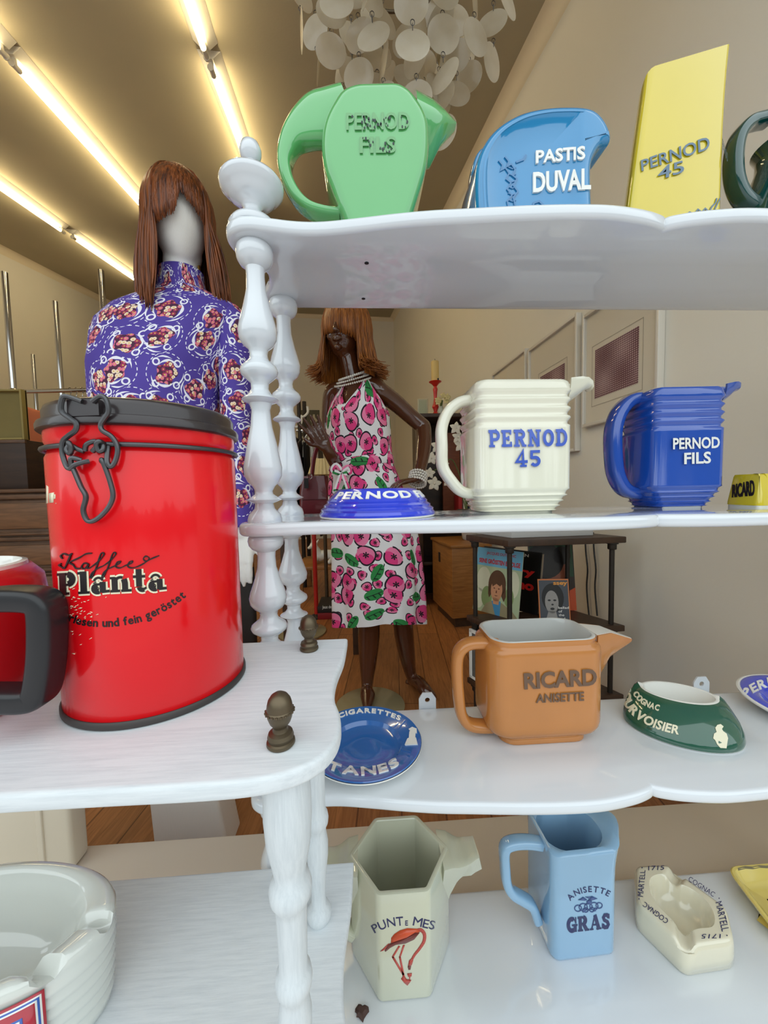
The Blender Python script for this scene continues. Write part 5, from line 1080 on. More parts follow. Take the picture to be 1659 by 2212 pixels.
limb(b, [q2(768, 838, .06), q2(800, 832, .06), q2(822, 846, .06)], [.05, .046, .046]); limb(b, [q2(820, 846, .06), q2(852, 868, .09), q2(888, 900, .12), q2(914, 922, .13)], [.047, .042, .038, .038]); limb(b, [q2(914, 924, .13), q2(915, 960, .09), q2(910, 1000, .03), q2(903, 1034, -.02)], [.039, .037, .030, .022])
hand(b, q2(903, 1034, -.02), q2(852, 1044, -.06) - q2(903, 1034, -.02), V((0, 0, 1)), 1, .155, .35, .12, 1)
limb(b, [q2(735, 846, .06), q2(718, 856, .07), q2(712, 930, .10), q2(728, 1002, .02)], [.046, .044, .036, .034]); limb(b, [q2(728, 1002, .02), q2(716, 985, -.08), q2(702, 962, -.12)], [.034, .028, .021])
hand(b, q2(703, 965, -.12), q2(676, 922, -.15) - q2(703, 965, -.12), -FW + RT * .3, 1, .15, -.08, .3, -1)
for P, r in (([(790, 1130, .05), (796, 1240, .04), (797, 1330, .02), (797, 1375, .03), (795, 1430, .03), (792, 1486, .02)], [.085, .06, .050, .050, .040, .0235]), ([(822, 1130, .06), (852, 1240, .08), (868, 1330, .08), (874, 1380, .10), (882, 1430, .12), (890, 1468, .14)], [.085, .06, .048, .046, .036, .023])): limb(b, [q2(*p) for p in P], r, 5, 18)
a1, a2 = q2(792, 1486, .02), q2(890, 1468, .14); f2 = Uz(921, 1507, FLOOR)
limb(b, [a1, a1 + (V((ft.x, ft.y, FLOOR + .05)) - a1) * .5, V((ft.x, ft.y + .01, FLOOR + .046)), V((ft.x - .004, ft.y - .05, FLOOR + .034))], [.026, .031, .033, .018], 5, 14); b.ball(a1 + V((.0, .028, -.03)), .024, n=10)
limb(b, [a2, a2 + (V((f2.x, f2.y, FLOOR + .06)) - a2) * .5, V((f2.x - .005, f2.y, FLOOR + .036)), V((f2.x + .025, f2.y - .035, FLOOR + .024))], [.025, .029, .030, .017], 5, 14); b.ball(a2 + V((-.01, .03, -.03)), .022, n=10)
obj('body', remesh(b, .0045, 3), pbr('dark_brown_lacquer', (82, 44, 26), .16, coat=.7), t, sharp=0)
WD = [(818, 754, 806, .045), (835, 738, 816, .062), (870, 716, 834, .092), (900, 706, 842, .112), (940, 704, 845, .108), (970, 711, 846, .098), (998, 716, 848, .094), (1040, 709, 866, .11), (1080, 708, 878, .12), (1150, 716, 900, .13), (1250, 720, 911, .14), (1320, 722, 914, .15), (1348, 722, 915, .15)]
wl_ = lambda py: [interp(py, [(r[0], r[j]) for r in WD]) for j in (1, 2, 3)]
TOPF = [(0, 884), (20, 892), (42, 856), (58, 822), (78, 832), (98, 862), (112, 888), (126, 862), (142, 832), (156, 826), (176, 872), (200, 890), (225, 852), (270, 832), (315, 852), (340, 880), (360, 884)]
def dv(py, ad, grow=0.0):
    xl, xr, hd_ = wl_(py); c = q2((xl + xr) / 2, py, .05); hw = (xr - xl) / 2 * (D2 + .05) / 800; a = radians(ad); fold = 1 + (.055 * sin(a * 7 + 1) + .03 * sin(a * 12)) * max(0, min(1, (py - 1030) / 260))
    bust = .03 * math.exp(-((py - 908) / 28) ** 2) * max(0, sin(a)) * abs(sin(a * 2 + .4)); return c + RT * ((hw + grow) * cos(a) * fold) - FW * ((hd_ + bust + grow) * sin(a) * fold)
R = []; AN_ = [360 * j / 90 for j in range(90)]
for f in (0, .15, .35, .6, .85): R.append([dv(interp(a, TOPF) * (1 - f) + 905 * f, a) for a in AN_])
for py in (905, 925, 950, 975, 998, 1020, 1050, 1085, 1120, 1160, 1200, 1240, 1280, 1315, 1338): R.append([dv(py + (9 * sin(radians(a) * 2 + 2) if py > 1300 else 0), a) for a in AN_])
POP = fabric_poppy(); dr = obj('dress', MB().loft(R, False, False), POP, t, sharp=0)
m = MB().loft([[dv(py + 9 * -cos(radians(a)), a, g) for a in AN_] for py, g in ((991, .001), (993, .005), (1009, .006), (1011, .001))], False, False); obj('belt', m, POP, dr, sharp=0)
m = MB()
for P in ([(738, 1018), (726, 1004), (718, 1016), (736, 1024)], [(738, 1018), (752, 1008), (756, 1020), (740, 1024)], [(737, 1022), (730, 1044), (724, 1062)], [(740, 1022), (748, 1044), (752, 1056)]): m.sweep(cr([q2(x, y, -.085) for x, y in P], 5), -FW, .004, .02, 10, 2)
obj('bow', m, POP, dr, 'tied bow on the belt', sharp=0)
PRL = pbr('pearl', (224, 218, 208), .18, coat=.5); m = MB()
for j, (dz_, g) in enumerate(((0, 0), (-.014, .010), (-.027, .02))):
    c = q2(762, 812, .03) + V((0, 0, dz_)); n = 42 + 6 * j
    for i in range(n): a = 2 * pi * i / n; m.ball(c + RT * ((.062 + g) * cos(a)) - FW * ((.060 + g) * sin(a)) + V((0, 0, .020 * cos(a) - (.022 + g * .6) * max(0, sin(a)))), .0048 + .0012 * (j == 0), n=8)
obj('necklace', m, PRL, t, 'three-strand pearl necklace', sharp=0); m = MB(); wc_ = q2(902, 1036, -.02); ax = (q2(912, 985, .05) - wc_).normalized(); e1 = ax.orthogonal().normalized(); e2 = ax.cross(e1)
for j in range(4):
    for i in range(22): a = 2 * pi * (i + .5 * (j % 2)) / 22; m.ball(wc_ + ax * (.014 * (j - 1.2)) + (e1 * cos(a) + e2 * sin(a)) * .038, .0062, n=8)
obj('bracelet', m, PRL, t, 'wide pearl bracelet', sharp=0)
H2 = hairmat('auburn_hair', (96, 48, 14), (184, 112, 48)); random.seed(21); hm_ = MB(); CW = C2 + V((.012, .02, .012))
def cap2(ph, th, k): return CW + (S2 * (.094 * sin(th) * sin(ph)) + F2 * (.102 * sin(th) * cos(ph)) + ZU * (.138 * cos(th))) * k
z2_ = lambda py: q2(750, py).z; sheet = []
for i in range(49):
    ph = radians(58 + 244 * i / 48); col = [cap2(ph, radians(q), 1.1) for q in range(3, 100, 12)]; e = col[-1]
    for k in range(1, 6): f = k / 5; col.append(V((CW.x + (e.x - CW.x) * (1 + .22 * f), CW.y + (e.y - CW.y) * (1 + .1 * f), e.z + (z2_(812) - e.z) * f)))
    sheet.append(col)
hm_.loft(sheet, False, False, closed=False)
for i in range(850):
    pd = random.uniform(46, 314); ph = radians(pd); k = random.uniform(1.1, 1.22); pts = [cap2(ph, radians(4) + radians(94) * j / 7, k) for j in range(8)]; e = pts[-1]; ze = z2_(random.uniform(800, 826)); fl = random.uniform(.12, .34); cu = random.uniform(.2, .7)
    for j in range(1, 9): f = j / 8; o = 1 + fl * f + cu * max(0, f - .62) ** 1.6 * 3.2; pts.append(V((CW.x + (e.x - CW.x) * o, CW.y + (e.y - CW.y) * o, e.z + (ze - e.z) * (f - max(0, f - .8) * .7))))
    n = len(pts); hm_.tube(pts, [.0052 * (1 - .8 * (j / (n - 1)) ** 3) for j in range(n)], 4)
for i in range(420):
    pd = random.uniform(-70, 70); pe = interp(pd, [(-70, 752), (-40, 720), (0, 712), (40, 726), (70, 765)]) + random.uniform(-5, 5); the = theta_for(lambda c: cap2(radians(pd), c, 1.15), pe); st = radians(random.uniform(-14, 14)); pts = []; kk = random.uniform(1.12, 1.18)
    for j in range(10): f = j / 9; pts.append(cap2(st + (radians(pd) - st) * min(1, f * 1.6) ** .8, radians(5) + (the - radians(5)) * f, kk))
    hm_.tube(pts, [.005 * (1 - .7 * (j / 9) ** 3) for j in range(10)], 4)
obj('wig', hm_, H2, t, 'auburn wig with full fringe and flipped ends', sharp=0)
GB = pbr('smoked_glass_disc', (158, 146, 112), .12, coat=.4); bc = Uz(800, 1534, FLOOR)
obj('base_plate', MB().lathe((bc.x + .0, bc.y + .02, FLOOR), [(.15, 0), (.152, .002), (.152, .010), (.149, .012)], 64), GB, t, 'round khaki glass base plate')


# ------------------------------------------------------------------ shell lamp
SHM, nt, bb = newmat('capiz_shell'); N, LK = node_tree(nt); tc = N('ShaderNodeTexCoord'); nz = N('ShaderNodeTexNoise'); nz.inputs['Scale'].default_value = 30; nz.inputs['Detail'].default_value = 5; LK(tc.outputs['Object'], nz.inputs['Vector'])
mx = N('ShaderNodeMix', data_type='RGBA'); LK(nz.outputs[0], mx.inputs[0]); mx.inputs[6].default_value = (*lin((204, 194, 168)), 1); mx.inputs[7].default_value = (*lin((240, 236, 226)), 1); LK(mx.outputs[2], bb.inputs['Base Color']); bb.inputs['Roughness'].default_value = .22; bb.inputs['Coat Weight'].default_value = .5; bb.inputs['Subsurface Weight'].default_value = .0
tl = N('ShaderNodeBsdfTranslucent'); tl.inputs[0].default_value = (.8, .72, .55, 1); ms = N('ShaderNodeMixShader'); ms.inputs[0].default_value = .5; LK(bb.outputs[0], ms.inputs[1]); LK(tl.outputs[0], ms.inputs[2]); LK(ms.outputs[0], nt.nodes['Material Output'].inputs[0])
LD = .86; lc = Ud(868, 120, LD); top = Ud(868, -230, LD).z; t = thing('shell_lamp', 'hanging lamp of round translucent shell discs above the green pitcher', 'hanging lamp', (lc.x, lc.y, top))
m = MB()
for r_ in (.235, .16, .085): m.tube([V((lc.x + r_ * cos(a), lc.y + r_ * sin(a), top)) for a in [2 * pi * i / 48 for i in range(48)]], .004, 8, closed=True)
for i in range(6): a = pi * i / 3; m.tube([V((lc.x, lc.y, top)), V((lc.x + .235 * cos(a), lc.y + .235 * sin(a), top))], .003, 6)
zc = ceil_z(lc.x, lc.y); m.tube([V((lc.x, lc.y, top)), V((lc.x, lc.y, zc - .02))], .0035, 6).lathe((lc.x, lc.y, zc - .028), [(.02, 0), (.05, .012), (.052, .03)], 24); obj('frame', m, MT['brass'], t, 'wire frame and hanging cord', sharp=0)
random.seed(17); RD_ = .036; nd = 0
disc_me = MB().lathe((0, 0, 0), [(.0005, -.0011), (.6 * RD_, -.0009), (RD_, -.0004), (RD_, .0004), (.6 * RD_, .0009), (.0005, .0011)], 28).mesh('shell_disc'); disc_me.materials.append(SHM)
def strand(x, y, zt_, zb_):
    global nd
    z = zb_ + RD_; w = MB(); pts = []
    while z < zt_:
        if z < Ud(868, -60, LD).z and nd < 100:
            o = bpy.data.objects.new('shell_disc', disc_me); COL.objects.link(o); o.parent = t
            o.location = V((x, y, z)) - V(t.location) + V((random.uniform(-.004, .004), random.uniform(-.004, .004), 0)); o.rotation_euler = (pi / 2 + random.uniform(-.22, .22), random.uniform(-.15, .15), random.choice([random.uniform(-1.0, 1.0), random.uniform(-.5, .5), random.uniform(0, 3.1)])); nd += 1
        for s in (0, .009): c = V((x, y, z + RD_ + .001 + s)); w.tube([c + V((.0045 * cos(a) * (1 if s else .2), .0045 * cos(a) * (0 if s else 1), .0062 * sin(a))) for a in [2 * pi * k / 10 for k in range(10)]], .0007, 4, closed=True)
        z += 2 * RD_ + .013
    obj('link_wire', w, MT['steel'], t)
for r_, n, zb_ in ((.232, 15, 92), (.165, 10, 150), (.10, 7, 215), (.045, 3, 262)):
    for i in range(n):
        a = 2 * pi * (i + .37) / n + r_ * 9; strand(lc.x + r_ * cos(a), lc.y + r_ * sin(a), top, Ud(868, zb_ + random.uniform(-42, 30), LD).z - .02 * (sin(a) < 0))
strand(Ud(962, 200, LD).x, lc.y + .02, top, Ud(962, 292, LD).z)

# ------------------------------------------------------------------ pictures on the right wall
def obx(mb, o, ex, ey, lo, hi, bev=0.0, m=0):
    q = MB().box(lo, hi, bev)
    mb.add([V(o) + ex * p.x + ey * p.y + ZU * p.z for p in q.v], q.f, None, m); return mb
M_FRM = pbr('white_frame', (222, 216, 204), .35, coat=.3); M_MAT = pbr('passe_partout', (226, 218, 200), .8)
PM, nt, bb = newmat('plum_dot_print'); uvs = nt.nodes.new('ShaderNodeTexCoord').outputs['UV']; x, y, c1, c2, c3, d = vor(nt, uvs, 25, rnd=0.0)
sep = nt.nodes.new('ShaderNodeSeparateXYZ'); nt.links.new(uvs, sep.inputs[0]); wv = ((S(nt, sep.outputs[0]) * 7).sin() * (S(nt, sep.outputs[1]) * 6).sin()) * .10
nt.links.new(mixc(nt, d.lt(wv + .33), (96, 44, 62), (206, 178, 178)), bb.inputs['Base Color']); bb.inputs['Roughness'].default_value = .7
def picture(fx, fyt, fyb, nx, art, lab):
    fb = on_right(fx, fyb); tp = on_right(fx, fyt); nr_ = on_right(nx, (fyt + fyb) / 2); L = (fb - nr_).dot(WRD); ex = WRD * -1; o = V((fb.x, fb.y, fb.z)); hh = tp.z - fb.z; b_ = .014
    t = thing('framed_print', lab, 'picture', o + ex * (L / 2), 'framed prints on the right wall'); m = MB()
    for lo, hi in (((0, .001, 0), (b_, .026, hh)), ((L - b_, .001, 0), (L, .026, hh)), ((b_, .001, 0), (L - b_, .026, b_)), ((b_, .001, hh - b_), (L - b_, .026, hh))): obx(m, o, ex, WRN, lo, hi, .002)
    obj('frame', m, M_FRM, t); obj('mat_board', obx(MB(), o, ex, WRN, (b_, .004, b_), (L - b_, .012, hh - b_)), M_MAT, t)
    A = [on_right(*q) for q in art]; m = MB(); u = lambda p: ((p - o).dot(ex), p.z - o.z); xs = sorted(u(p)[0] for p in A); zs = sorted(u(p)[1] for p in A); x0, x1 = (xs[0] + xs[1]) / 2, (xs[2] + xs[3]) / 2; z0, z1 = (zs[0] + zs[1]) / 2, (zs[2] + zs[3]) / 2
    P = [o + ex * a + WRN * .0135 + ZU * c for a, c in ((x0, z0), (x1, z0), (x1, z1), (x0, z1))]; m.add(P + [p - WRN * .001 for p in P], [(0, 1, 2, 3), (7, 6, 5, 4)], [((0, 0), (1, 0), (1, 1), (0, 1)), ((0, 0), (1, 0), (1, 1), (0, 1))]); obj('print', m, PM, t, 'plum dotted print', sharp=0)
    m = MB()
    for lo, hi in (((x0 - .02, .0125, z0 - .03), (x1 + .02, .0129, z0 - .028)), ((x0 - .02, .0125, z1 + .02), (x1 + .02, .0129, z1 + .022)), ((x0 - .02, .0125, z0 - .03), (x0 - .018, .0129, z1 + .022)), ((x1 + .018, .0125, z0 - .03), (x1 + .02, .0129, z1 + .022))): obx(m, o, ex, WRN, lo, hi)
    obj('mat_bevel', m, pbr('mat_line', (176, 164, 146), .8), t, 'fine line round the print'); obj('glass', obx(MB(), o, ex, WRN, (b_, .018, b_), (L - b_, .020, hh - b_)), MT['glass'], t)
picture(1266, 686, 925, 1436, [(1291, 754), (1386, 709.4), (1387, 831.6), (1292, 857)], 'white framed plum dotted print nearest the front of the shop')
picture(1148, 757, 992, 1255, [(1172, 813), (1225, 786), (1225, 884), (1172, 912)], 'white framed plum print behind the cream pitcher, middle of three')
picture(1070, 809, 1000, 1143, [(1088, 855), (1124, 834), (1124, 910), (1088, 924)], 'white framed print partly hidden by the cream pitcher, deepest in the shop')

# ------------------------------------------------------------------ trolley with records and amplifier
A = Ud(1098, 1168, 1.24); zt = A.z; B = Uz(1354, 1159, zt); C = Uz(1006, 1155, zt); ew = (B - A); en = (C - A); W_, L_ = ew.length, min(1.0, en.length); ew.normalize(); en.normalize()
zl = Uy(1349, 1351, B.y).z; z3_ = zl - .25; t = thing('trolley', 'iron pipe trolley with dark wooden shelves standing along the grey wall', 'trolley', (A.x + .1, A.y + .2, FLOOR))
for z in (zt, zl, z3_): obj('shelf', obx(MB(), V((A.x, A.y, 0)), ew, en, (0, 0, z - .022), (W_, L_, z), .003), MT['darkwood'], t)
for a, b in ((.022, .022), (W_ - .03, .022), (.022, L_ - .02), (W_ - .03, L_ - .02)):
    p = V((A.x, A.y, 0)) + ew * a + en * b; m = MB().tube([V((p.x, p.y, FLOOR + .06)), V((p.x, p.y, zt - .02))], .0085, 12)
    for z in (zt - .022, zl - .022, z3_ - .022): m.lathe((p.x, p.y, z - .024), [(.013, 0), (.0145, .002), (.0145, .018), (.02, .020), (.02, .0245)], 16)
    obj('pipe_leg', m, MT['iron'], t); obj('wheel', MB().tube([V((p.x - .012, p.y, FLOOR + .03)), V((p.x + .012, p.y, FLOOR + .03))], .03, 20), MT['black'], t)
LP_L = Uz(1021, 1315, zl); LP_R = Uz(1119, 1342, zl)
BACK = [MT['black']]
def record(BL, BR, TRp, lab, cols, deco=None, thick=.004):
    """square sleeve leaning back; BL, BR are its lower corners, TRp the photo pixel its top right corner aims at"""
    L = (BR - BL).length; ex = (BR - BL).normalized(); back = V((-ex.y, ex.x, 0)).normalized(); back = back if back.y > 0 else -back; up = (ZU * cos(radians(9)) + back * sin(radians(9))).normalized(); n = ex.cross(up); n = n if n.y < 0 else -n
    a_, b_ = .05, .5
    for _ in range(20):
        Hh = (a_ + b_) / 2
        if prj(BR + up * Hh)[1] > TRp[1]: a_ = Hh
        else: b_ = Hh
    P = [BL, BR, BR + up * Hh, BL + up * Hh]; t = solo('record_sleeve', lab, 'record', MB().add(P + [p - n * thick for p in P], [(0, 1, 2, 3), (7, 6, 5, 4), (0, 4, 5, 1), (1, 5, 6, 2), (2, 6, 7, 3), (3, 7, 4, 0)]), pbr('sleeve_card', cols, .35, coat=.3), 'records on the trolley', base=BL)
    f = lambda u, v, h=.0004: BL + ex * (u * L) + up * (v * Hh) + n * h
    if deco: deco(t, f)
    return t
def fl(t, f, nm, polys, c, lift=.0004, rough=.35):
    m = MB()
    for P in polys: m.add([f(u, v, lift) for u, v in P], [tuple(range(len(P)))])
    obj(nm, m, pbr('ink', c, rough), t, sharp=0)
def ftxt(t, f, txt, u0, v0, u1, h, c, lift=.0006, bold=.02, sh=0):
    vs, fs = glyphs(txt, bold, sh); x0 = min(v.x for v in vs); x1 = max(v.x for v in vs); y0 = min(v.y for v in vs); y1 = max(v.y for v in vs); m = MB()
    m.add([f(u0 + (u1 - u0) * (v.x - x0) / (x1 - x0), v0 + h * (v.y - y0) / (y1 - y0), lift + (v.z + .5) * .0003) for v in vs], fs); obj('title_lettering', m, pbr('title_ink', c, .4), t)
def oval(cx, cy, rx, ry, n=24): return [(cx + rx * cos(2 * pi * i / n), cy + ry * sin(2 * pi * i / n)) for i in range(n)]
def deco1(t, f):
    fl(t, f, 'cover_print', [[(0, 0), (1, 0), (1, .72), (0, .72)]], (176, 190, 150)); fl(t, f, 'title_band', [[(0, .72), (1, .72), (1, 1), (0, 1)]], (112, 178, 206), .0005)
    [fl(t, f, 'cover_scenery', [q], (214, 214, 184), .0006) for q in (oval(.2, .5, .16, .2), oval(.85, .5, .12, .2), oval(.12, .2, .12, .16))]; [fl(t, f, 'cover_scenery', [q], (132, 152, 96), .0007) for q in (oval(.3, .25, .12, .16), oval(.78, .3, .1, .14))]
    fl(t, f, 'jacket_print', [[(.2, 0), (.3, .14), (.42, .2), (.64, .2), (.86, .12), (1, .02), (1, 0)]], (150, 138, 104), .0009); fl(t, f, 'shirt_print', [[(.42, .2), (.52, .0), (.62, 0), (.62, .22)]], (70, 138, 178), .0010)
    fl(t, f, 'hair_print', [oval(.51, .47, .19, .21), [(.32, .45), (.4, .3), (.36, .24), (.33, .3)], [(.7, .45), (.62, .3), (.68, .22), (.72, .3)]], (92, 62, 40), .0011); fl(t, f, 'face_print', [oval(.51, .38, .125, .175), [(.44, .26), (.58, .26), (.58, .16), (.46, .16)]], (200, 142, 104), .0013); fl(t, f, 'fringe_print', [[(.38, .5), (.42, .42), (.5, .47), (.58, .44), (.64, .5), (.62, .58), (.4, .58)]], (92, 62, 40), .0015); fl(t, f, 'feature_print', [oval(.46, .4, .018, .01), oval(.56, .4, .018, .01), [(.46, .295), (.56, .295), (.51, .28)], [(.5, .37), (.52, .37), (.525, .33), (.495, .33)]], (112, 64, 50), .0016)
    ftxt(t, f, 'JACQUES DUTRONC', .22, .89, .86, .055, (176, 40, 48)); ftxt(t, f, 'SEINE GRÖSSTEN ERFOLGE', .06, .76, .96, .085, (190, 30, 40), bold=.04)
ep = (LP_R - LP_L); e1_ = V((ep.x, ep.y, 0)).normalized(); record(LP_L, LP_R, (1134.6, 1193), 'record sleeve with light blue title band and long-haired man, nearest on the trolley', (186, 196, 170), deco1)
def deco2(t, f):
    ftxt(t, f, 'CAMDEN', .42, .9, .8, .05, (230, 226, 220)); ftxt(t, f, 'Perry', .26, .56, .92, .16, (226, 40, 36), bold=.05); ftxt(t, f, 'Como', .26, .36, .92, .16, (226, 40, 36), bold=.05)
b0 = Uz(1090, 1336, zl); b1 = Uz(1168, 1335, zl); dd = (b1 - b0).normalized(); dd = e1_; b1 = b1 + V((0, .03, 0)); record(b1 - dd * .26, b1, (1173, 1194), 'black record sleeve with large red lettering, second on the trolley', (14, 13, 14), deco2)
for i, c in enumerate(((196, 178, 150), (120, 60, 52), (214, 204, 188))):
    q1 = b1 + V((.012 + .007 * i, .012 + .012 * i, 0)); record(q1 - dd * .25, q1, (1176 + 3 * i, 1197), ('cream', 'dull red', 'white')[i] + '-edged record sleeve filed behind the black one', c)
def deco3(t, f):
    fl(t, f, 'cover_print', [[(.03, .03), (.97, .03), (.97, .97), (.03, .97)]], (70, 74, 82)); fl(t, f, 'hair_print', [oval(.46, .56, .36, .34)], (22, 22, 24), .0006); fl(t, f, 'face_print', [oval(.42, .46, .22, .27), [(.3, .25), (.54, .25), (.6, .03), (.2, .03)]], (150, 146, 142), .0008); fl(t, f, 'feature_print', [oval(.34, .5, .05, .022), oval(.52, .5, .05, .022), oval(.43, .3, .07, .03), oval(.44, .4, .04, .02)], (40, 38, 40), .001)
    ftxt(t, f, 'ssey', .5, .83, .96, .1, (222, 150, 60), bold=.03)
    for i, w in enumerate(('ballad', 'of', 'the', 'sad')): ftxt(t, f, w, .62, .30 - .085 * i, .62 + (.34, .12, .18, .2)[i], .055, (236, 234, 228), .0012, .01)
c0_ = Uz(1166, 1343, zl); c1_ = Uz(1233, 1343, zl); record(c0_, c1_, (1205.6, 1250.5), 'small black and white sleeve with a woman holding a finger to her lips', (206, 118, 60), deco3)
def deco4(t, f):
    fl(t, f, 'cover_print', [[(.02, .5), (.98, .5), (.98, .98), (.02, .98)]], (38, 74, 48)); fl(t, f, 'face_print', [oval(.55, .52, .33, .42)], (148, 84, 58), .0006); fl(t, f, 'hair_print', [oval(.36, .74, .42, .27), oval(.74, .82, .2, .14)], (34, 26, 22), .0008); fl(t, f, 'collar_print', [[(.3, .0), (1, 0), (1, .34), (.62, .2)]], (206, 84, 40), .0009)
d0_ = Uz(1152, 1322, zl) + V((0, .02, 0)); d1_ = Uz(1252, 1322, zl) + V((0, .02, 0)); record(d0_, d1_, (1228, 1174), 'dark portrait sleeve with green ground and orange collar, rearmost on the trolley', (52, 40, 32), deco4)
o = V((A.x, A.y, 0)); t = thing('guitar_amplifier', 'grey-grilled guitar amplifier with white edging on the trolley bottom shelf', 'amplifier', o + ew * .14 + en * .25 + ZU * z3_); am = (Uz(1008, 1495, z3_) - o).dot(en); am = L_ - .002
obj('cabinet', obx(MB(), o, ew, en, (.012, .06, z3_), (.21, am, z3_ + .2), .006), MT['black'], t); GR = pbr('grey_grille_cloth', (92, 92, 90), .9, bump=.8, bscale=300)
obj('grille', obx(MB(), o, ew, en, (.006, .08, z3_ + .014), (.013, am - .02, z3_ + .186)), GR, t, 'grey grille cloth'); m = MB()
for lo, hi in (((.003, .07, z3_ + .004), (.012, .08, z3_ + .196)), ((.003, am - .02, z3_ + .004), (.012, am - .008, z3_ + .196)), ((.003, .07, z3_ + .186), (.012, am - .008, z3_ + .198)), ((.003, .07, z3_ + .004), (.012, am - .008, z3_ + .014))): obx(m, o, ew, en, lo, hi)
obj('edging', m, MT['white'], t, 'white edging'); m = MB(); hg_ = hitp(o + ew * .005, -ew); decal(m, ribbon([(1026, 1432), (1030, 1412), (1033, 1428), (1037, 1410), (1039, 1432), (1044, 1428)], 2.4), hg_, .001); obj('script_badge', m, MT['white'], t, 'white script badge')
t = thing('box', 'pale flat box with dark edged lid on the trolley top behind the cream pitcher', 'box', o + ew * .2 + en * .1 + ZU * zt); bx0 = Uy(1272, 1080, (o + ew * (W_ - .05) + en * .1).y); hb_ = .085
obj('body', obx(MB(), o, ew, en, (.06, .06, zt), (W_ - .06, .34, zt + hb_), .003), pbr('pale_card', (206, 204, 200), .6), t); obj('lid', obx(MB(), o, ew, en, (.055, .055, zt + hb_), (W_ - .055, .345, zt + hb_ + .008), .002), pbr('dark_edge', (66, 48, 40), .5), t, 'dark edged lid')
for px in (1272, 1290):
    P = [on_right(px + dx, py) + WRN * .01 for dx, py in ((-4, 1150), (-2, 1190), (2, 1230), (0, 1270), (5, 1330))]; solo('cable', ('inner' if px == 1272 else 'outer') + ' black cable hanging down the wall behind the trolley', 'cable', MB().tube(cr(P, 6), .0035, 6), MT['black'], 'cables on the wall')

# ------------------------------------------------------------------ sideboard, candle, flowers at the back right
OAKM = wood('honey_oak_veneer', (176, 122, 64), (142, 92, 44), 5, (1, 1, 10), .4); c1_ = Uz(912, 1290, FLOOR); c2_ = Uz(978, 1359, FLOOR); ed = (c1_ - c2_).normalized(); er = V((ed.y, -ed.x, 0)); zs = Ud(945, 1156, c1_.dot(FW) * .93).z; LL = min((c1_ - c2_).length, (2.88 - c2_.y) / ed.y)
t = thing('sideboard', 'honey-coloured wooden sideboard behind the poppy dress', 'sideboard', c2_ + er * .2 + ed * .3); o = V((c2_.x, c2_.y, 0)); obj('body', obx(MB(), o, er, ed, (0, 0, FLOOR + .07), (.27, LL, zs - .02), .004), OAKM, t); obj('top', obx(MB(), o, er, ed, (-.012, -.012, zs - .02), (.282, LL + .012, zs), .004), OAKM, t); obj('plinth', obx(MB(), o, er, ed, (.03, .03, FLOOR), (.24, LL - .03, FLOOR + .072)), MT['darkwood'], t)
obj('keyhole_plate', obx(MB(), o, er, ed, (-.004, .25, zs - .16), (.001, .285, zs - .09)), MT['black'], t, 'dark lock plate')
kc = Ud(941, 900, 3.05); s3 = 3.05 / 800; bk_ = Ud(985, 1000, 3.1); X0, X1 = Ud(900, 1000, 3.1).x, Ud(1062, 1000, 3.1).x; ztp_ = Ud(941, 898, 3.05).z
t = thing('bookcase', 'dark open bookcase behind the cream pitcher handle', 'bookcase', ((X0 + X1) / 2, kc.y + .15, FLOOR)); m = MB()
for lo, hi, nm in (((X0, kc.y - .1, ztp_ - .03), (X1, kc.y + .28, ztp_), 'top'), ((X0, kc.y - .1, FLOOR), (X0 + .025, kc.y + .28, ztp_ - .03), 'side_panel'), ((X1 - .025, kc.y - .1, FLOOR), (X1, kc.y + .28, ztp_ - .03), 'side_panel'), ((X0 + .025, kc.y - .08, -.28), (X1 - .025, kc.y + .26, -.255), 'shelf'), ((X0 + .025, kc.y - .08, -.62), (X1 - .025, kc.y + .26, -.595), 'shelf'), ((X0 + .025, kc.y + .26, FLOOR), (X1 - .025, kc.y + .275, ztp_ - .03), 'back_panel')): obj(nm, MB().box(lo, hi, .003), MT['darkwood'], t)
RDM = pbr('red_lacquer_wood', (204, 38, 30), .3, coat=.4); t = thing('candlestick', 'slim red turned candlestick on top of the dark bookcase', 'candlestick', (kc.x, kc.y, ztp_)); h_ = Ud(941, 826, 3.05).z - ztp_
obj('stem', MB().lathe((kc.x, kc.y, ztp_), [(.045, 0), (.048, .006), (.03, .014), (.014, .03), (.018, .05), (.028, .07), (.018, .10), (.012, .14), (.016, h_ * .7), (.02, h_ * .78), (.012, h_ * .86), (.03, h_ * .94), (.05, h_ - .004), (.052, h_), (.03, h_)], 28), RDM, t)
t = thing('candle', 'thick cream pillar candle on the red candlestick', 'candle', (kc.x, kc.y, ztp_ + h_)); hc_ = Ud(941, 783, 3.05).z - ztp_ - h_; obj('body', MB().lathe((kc.x, kc.y, ztp_ + h_), [(.03, 0), (.031, .003), (.031, hc_ - .003), (.028, hc_), (.012, hc_ - .004)], 24), pbr('cream_wax', (222, 196, 128), .5), t); obj('wick', MB().tube([V((kc.x, kc.y, ztp_ + h_ + hc_ - .005)), V((kc.x, kc.y, ztp_ + h_ + hc_ + .02))], .002, 5), MT['black'], t); obj('tag', MB().box((kc.x + .012, kc.y - .0325, ztp_ + h_ + .004), (kc.x + .024, kc.y - .029, ztp_ + h_ + .02)), MT['black'], t, 'small black tag')
PET = pbr('white_petal', (236, 232, 218), .6); YPET = pbr('cream_petal', (218, 206, 150), .6); LEAFM = pbr('leaf_green', (92, 110, 56), .6)
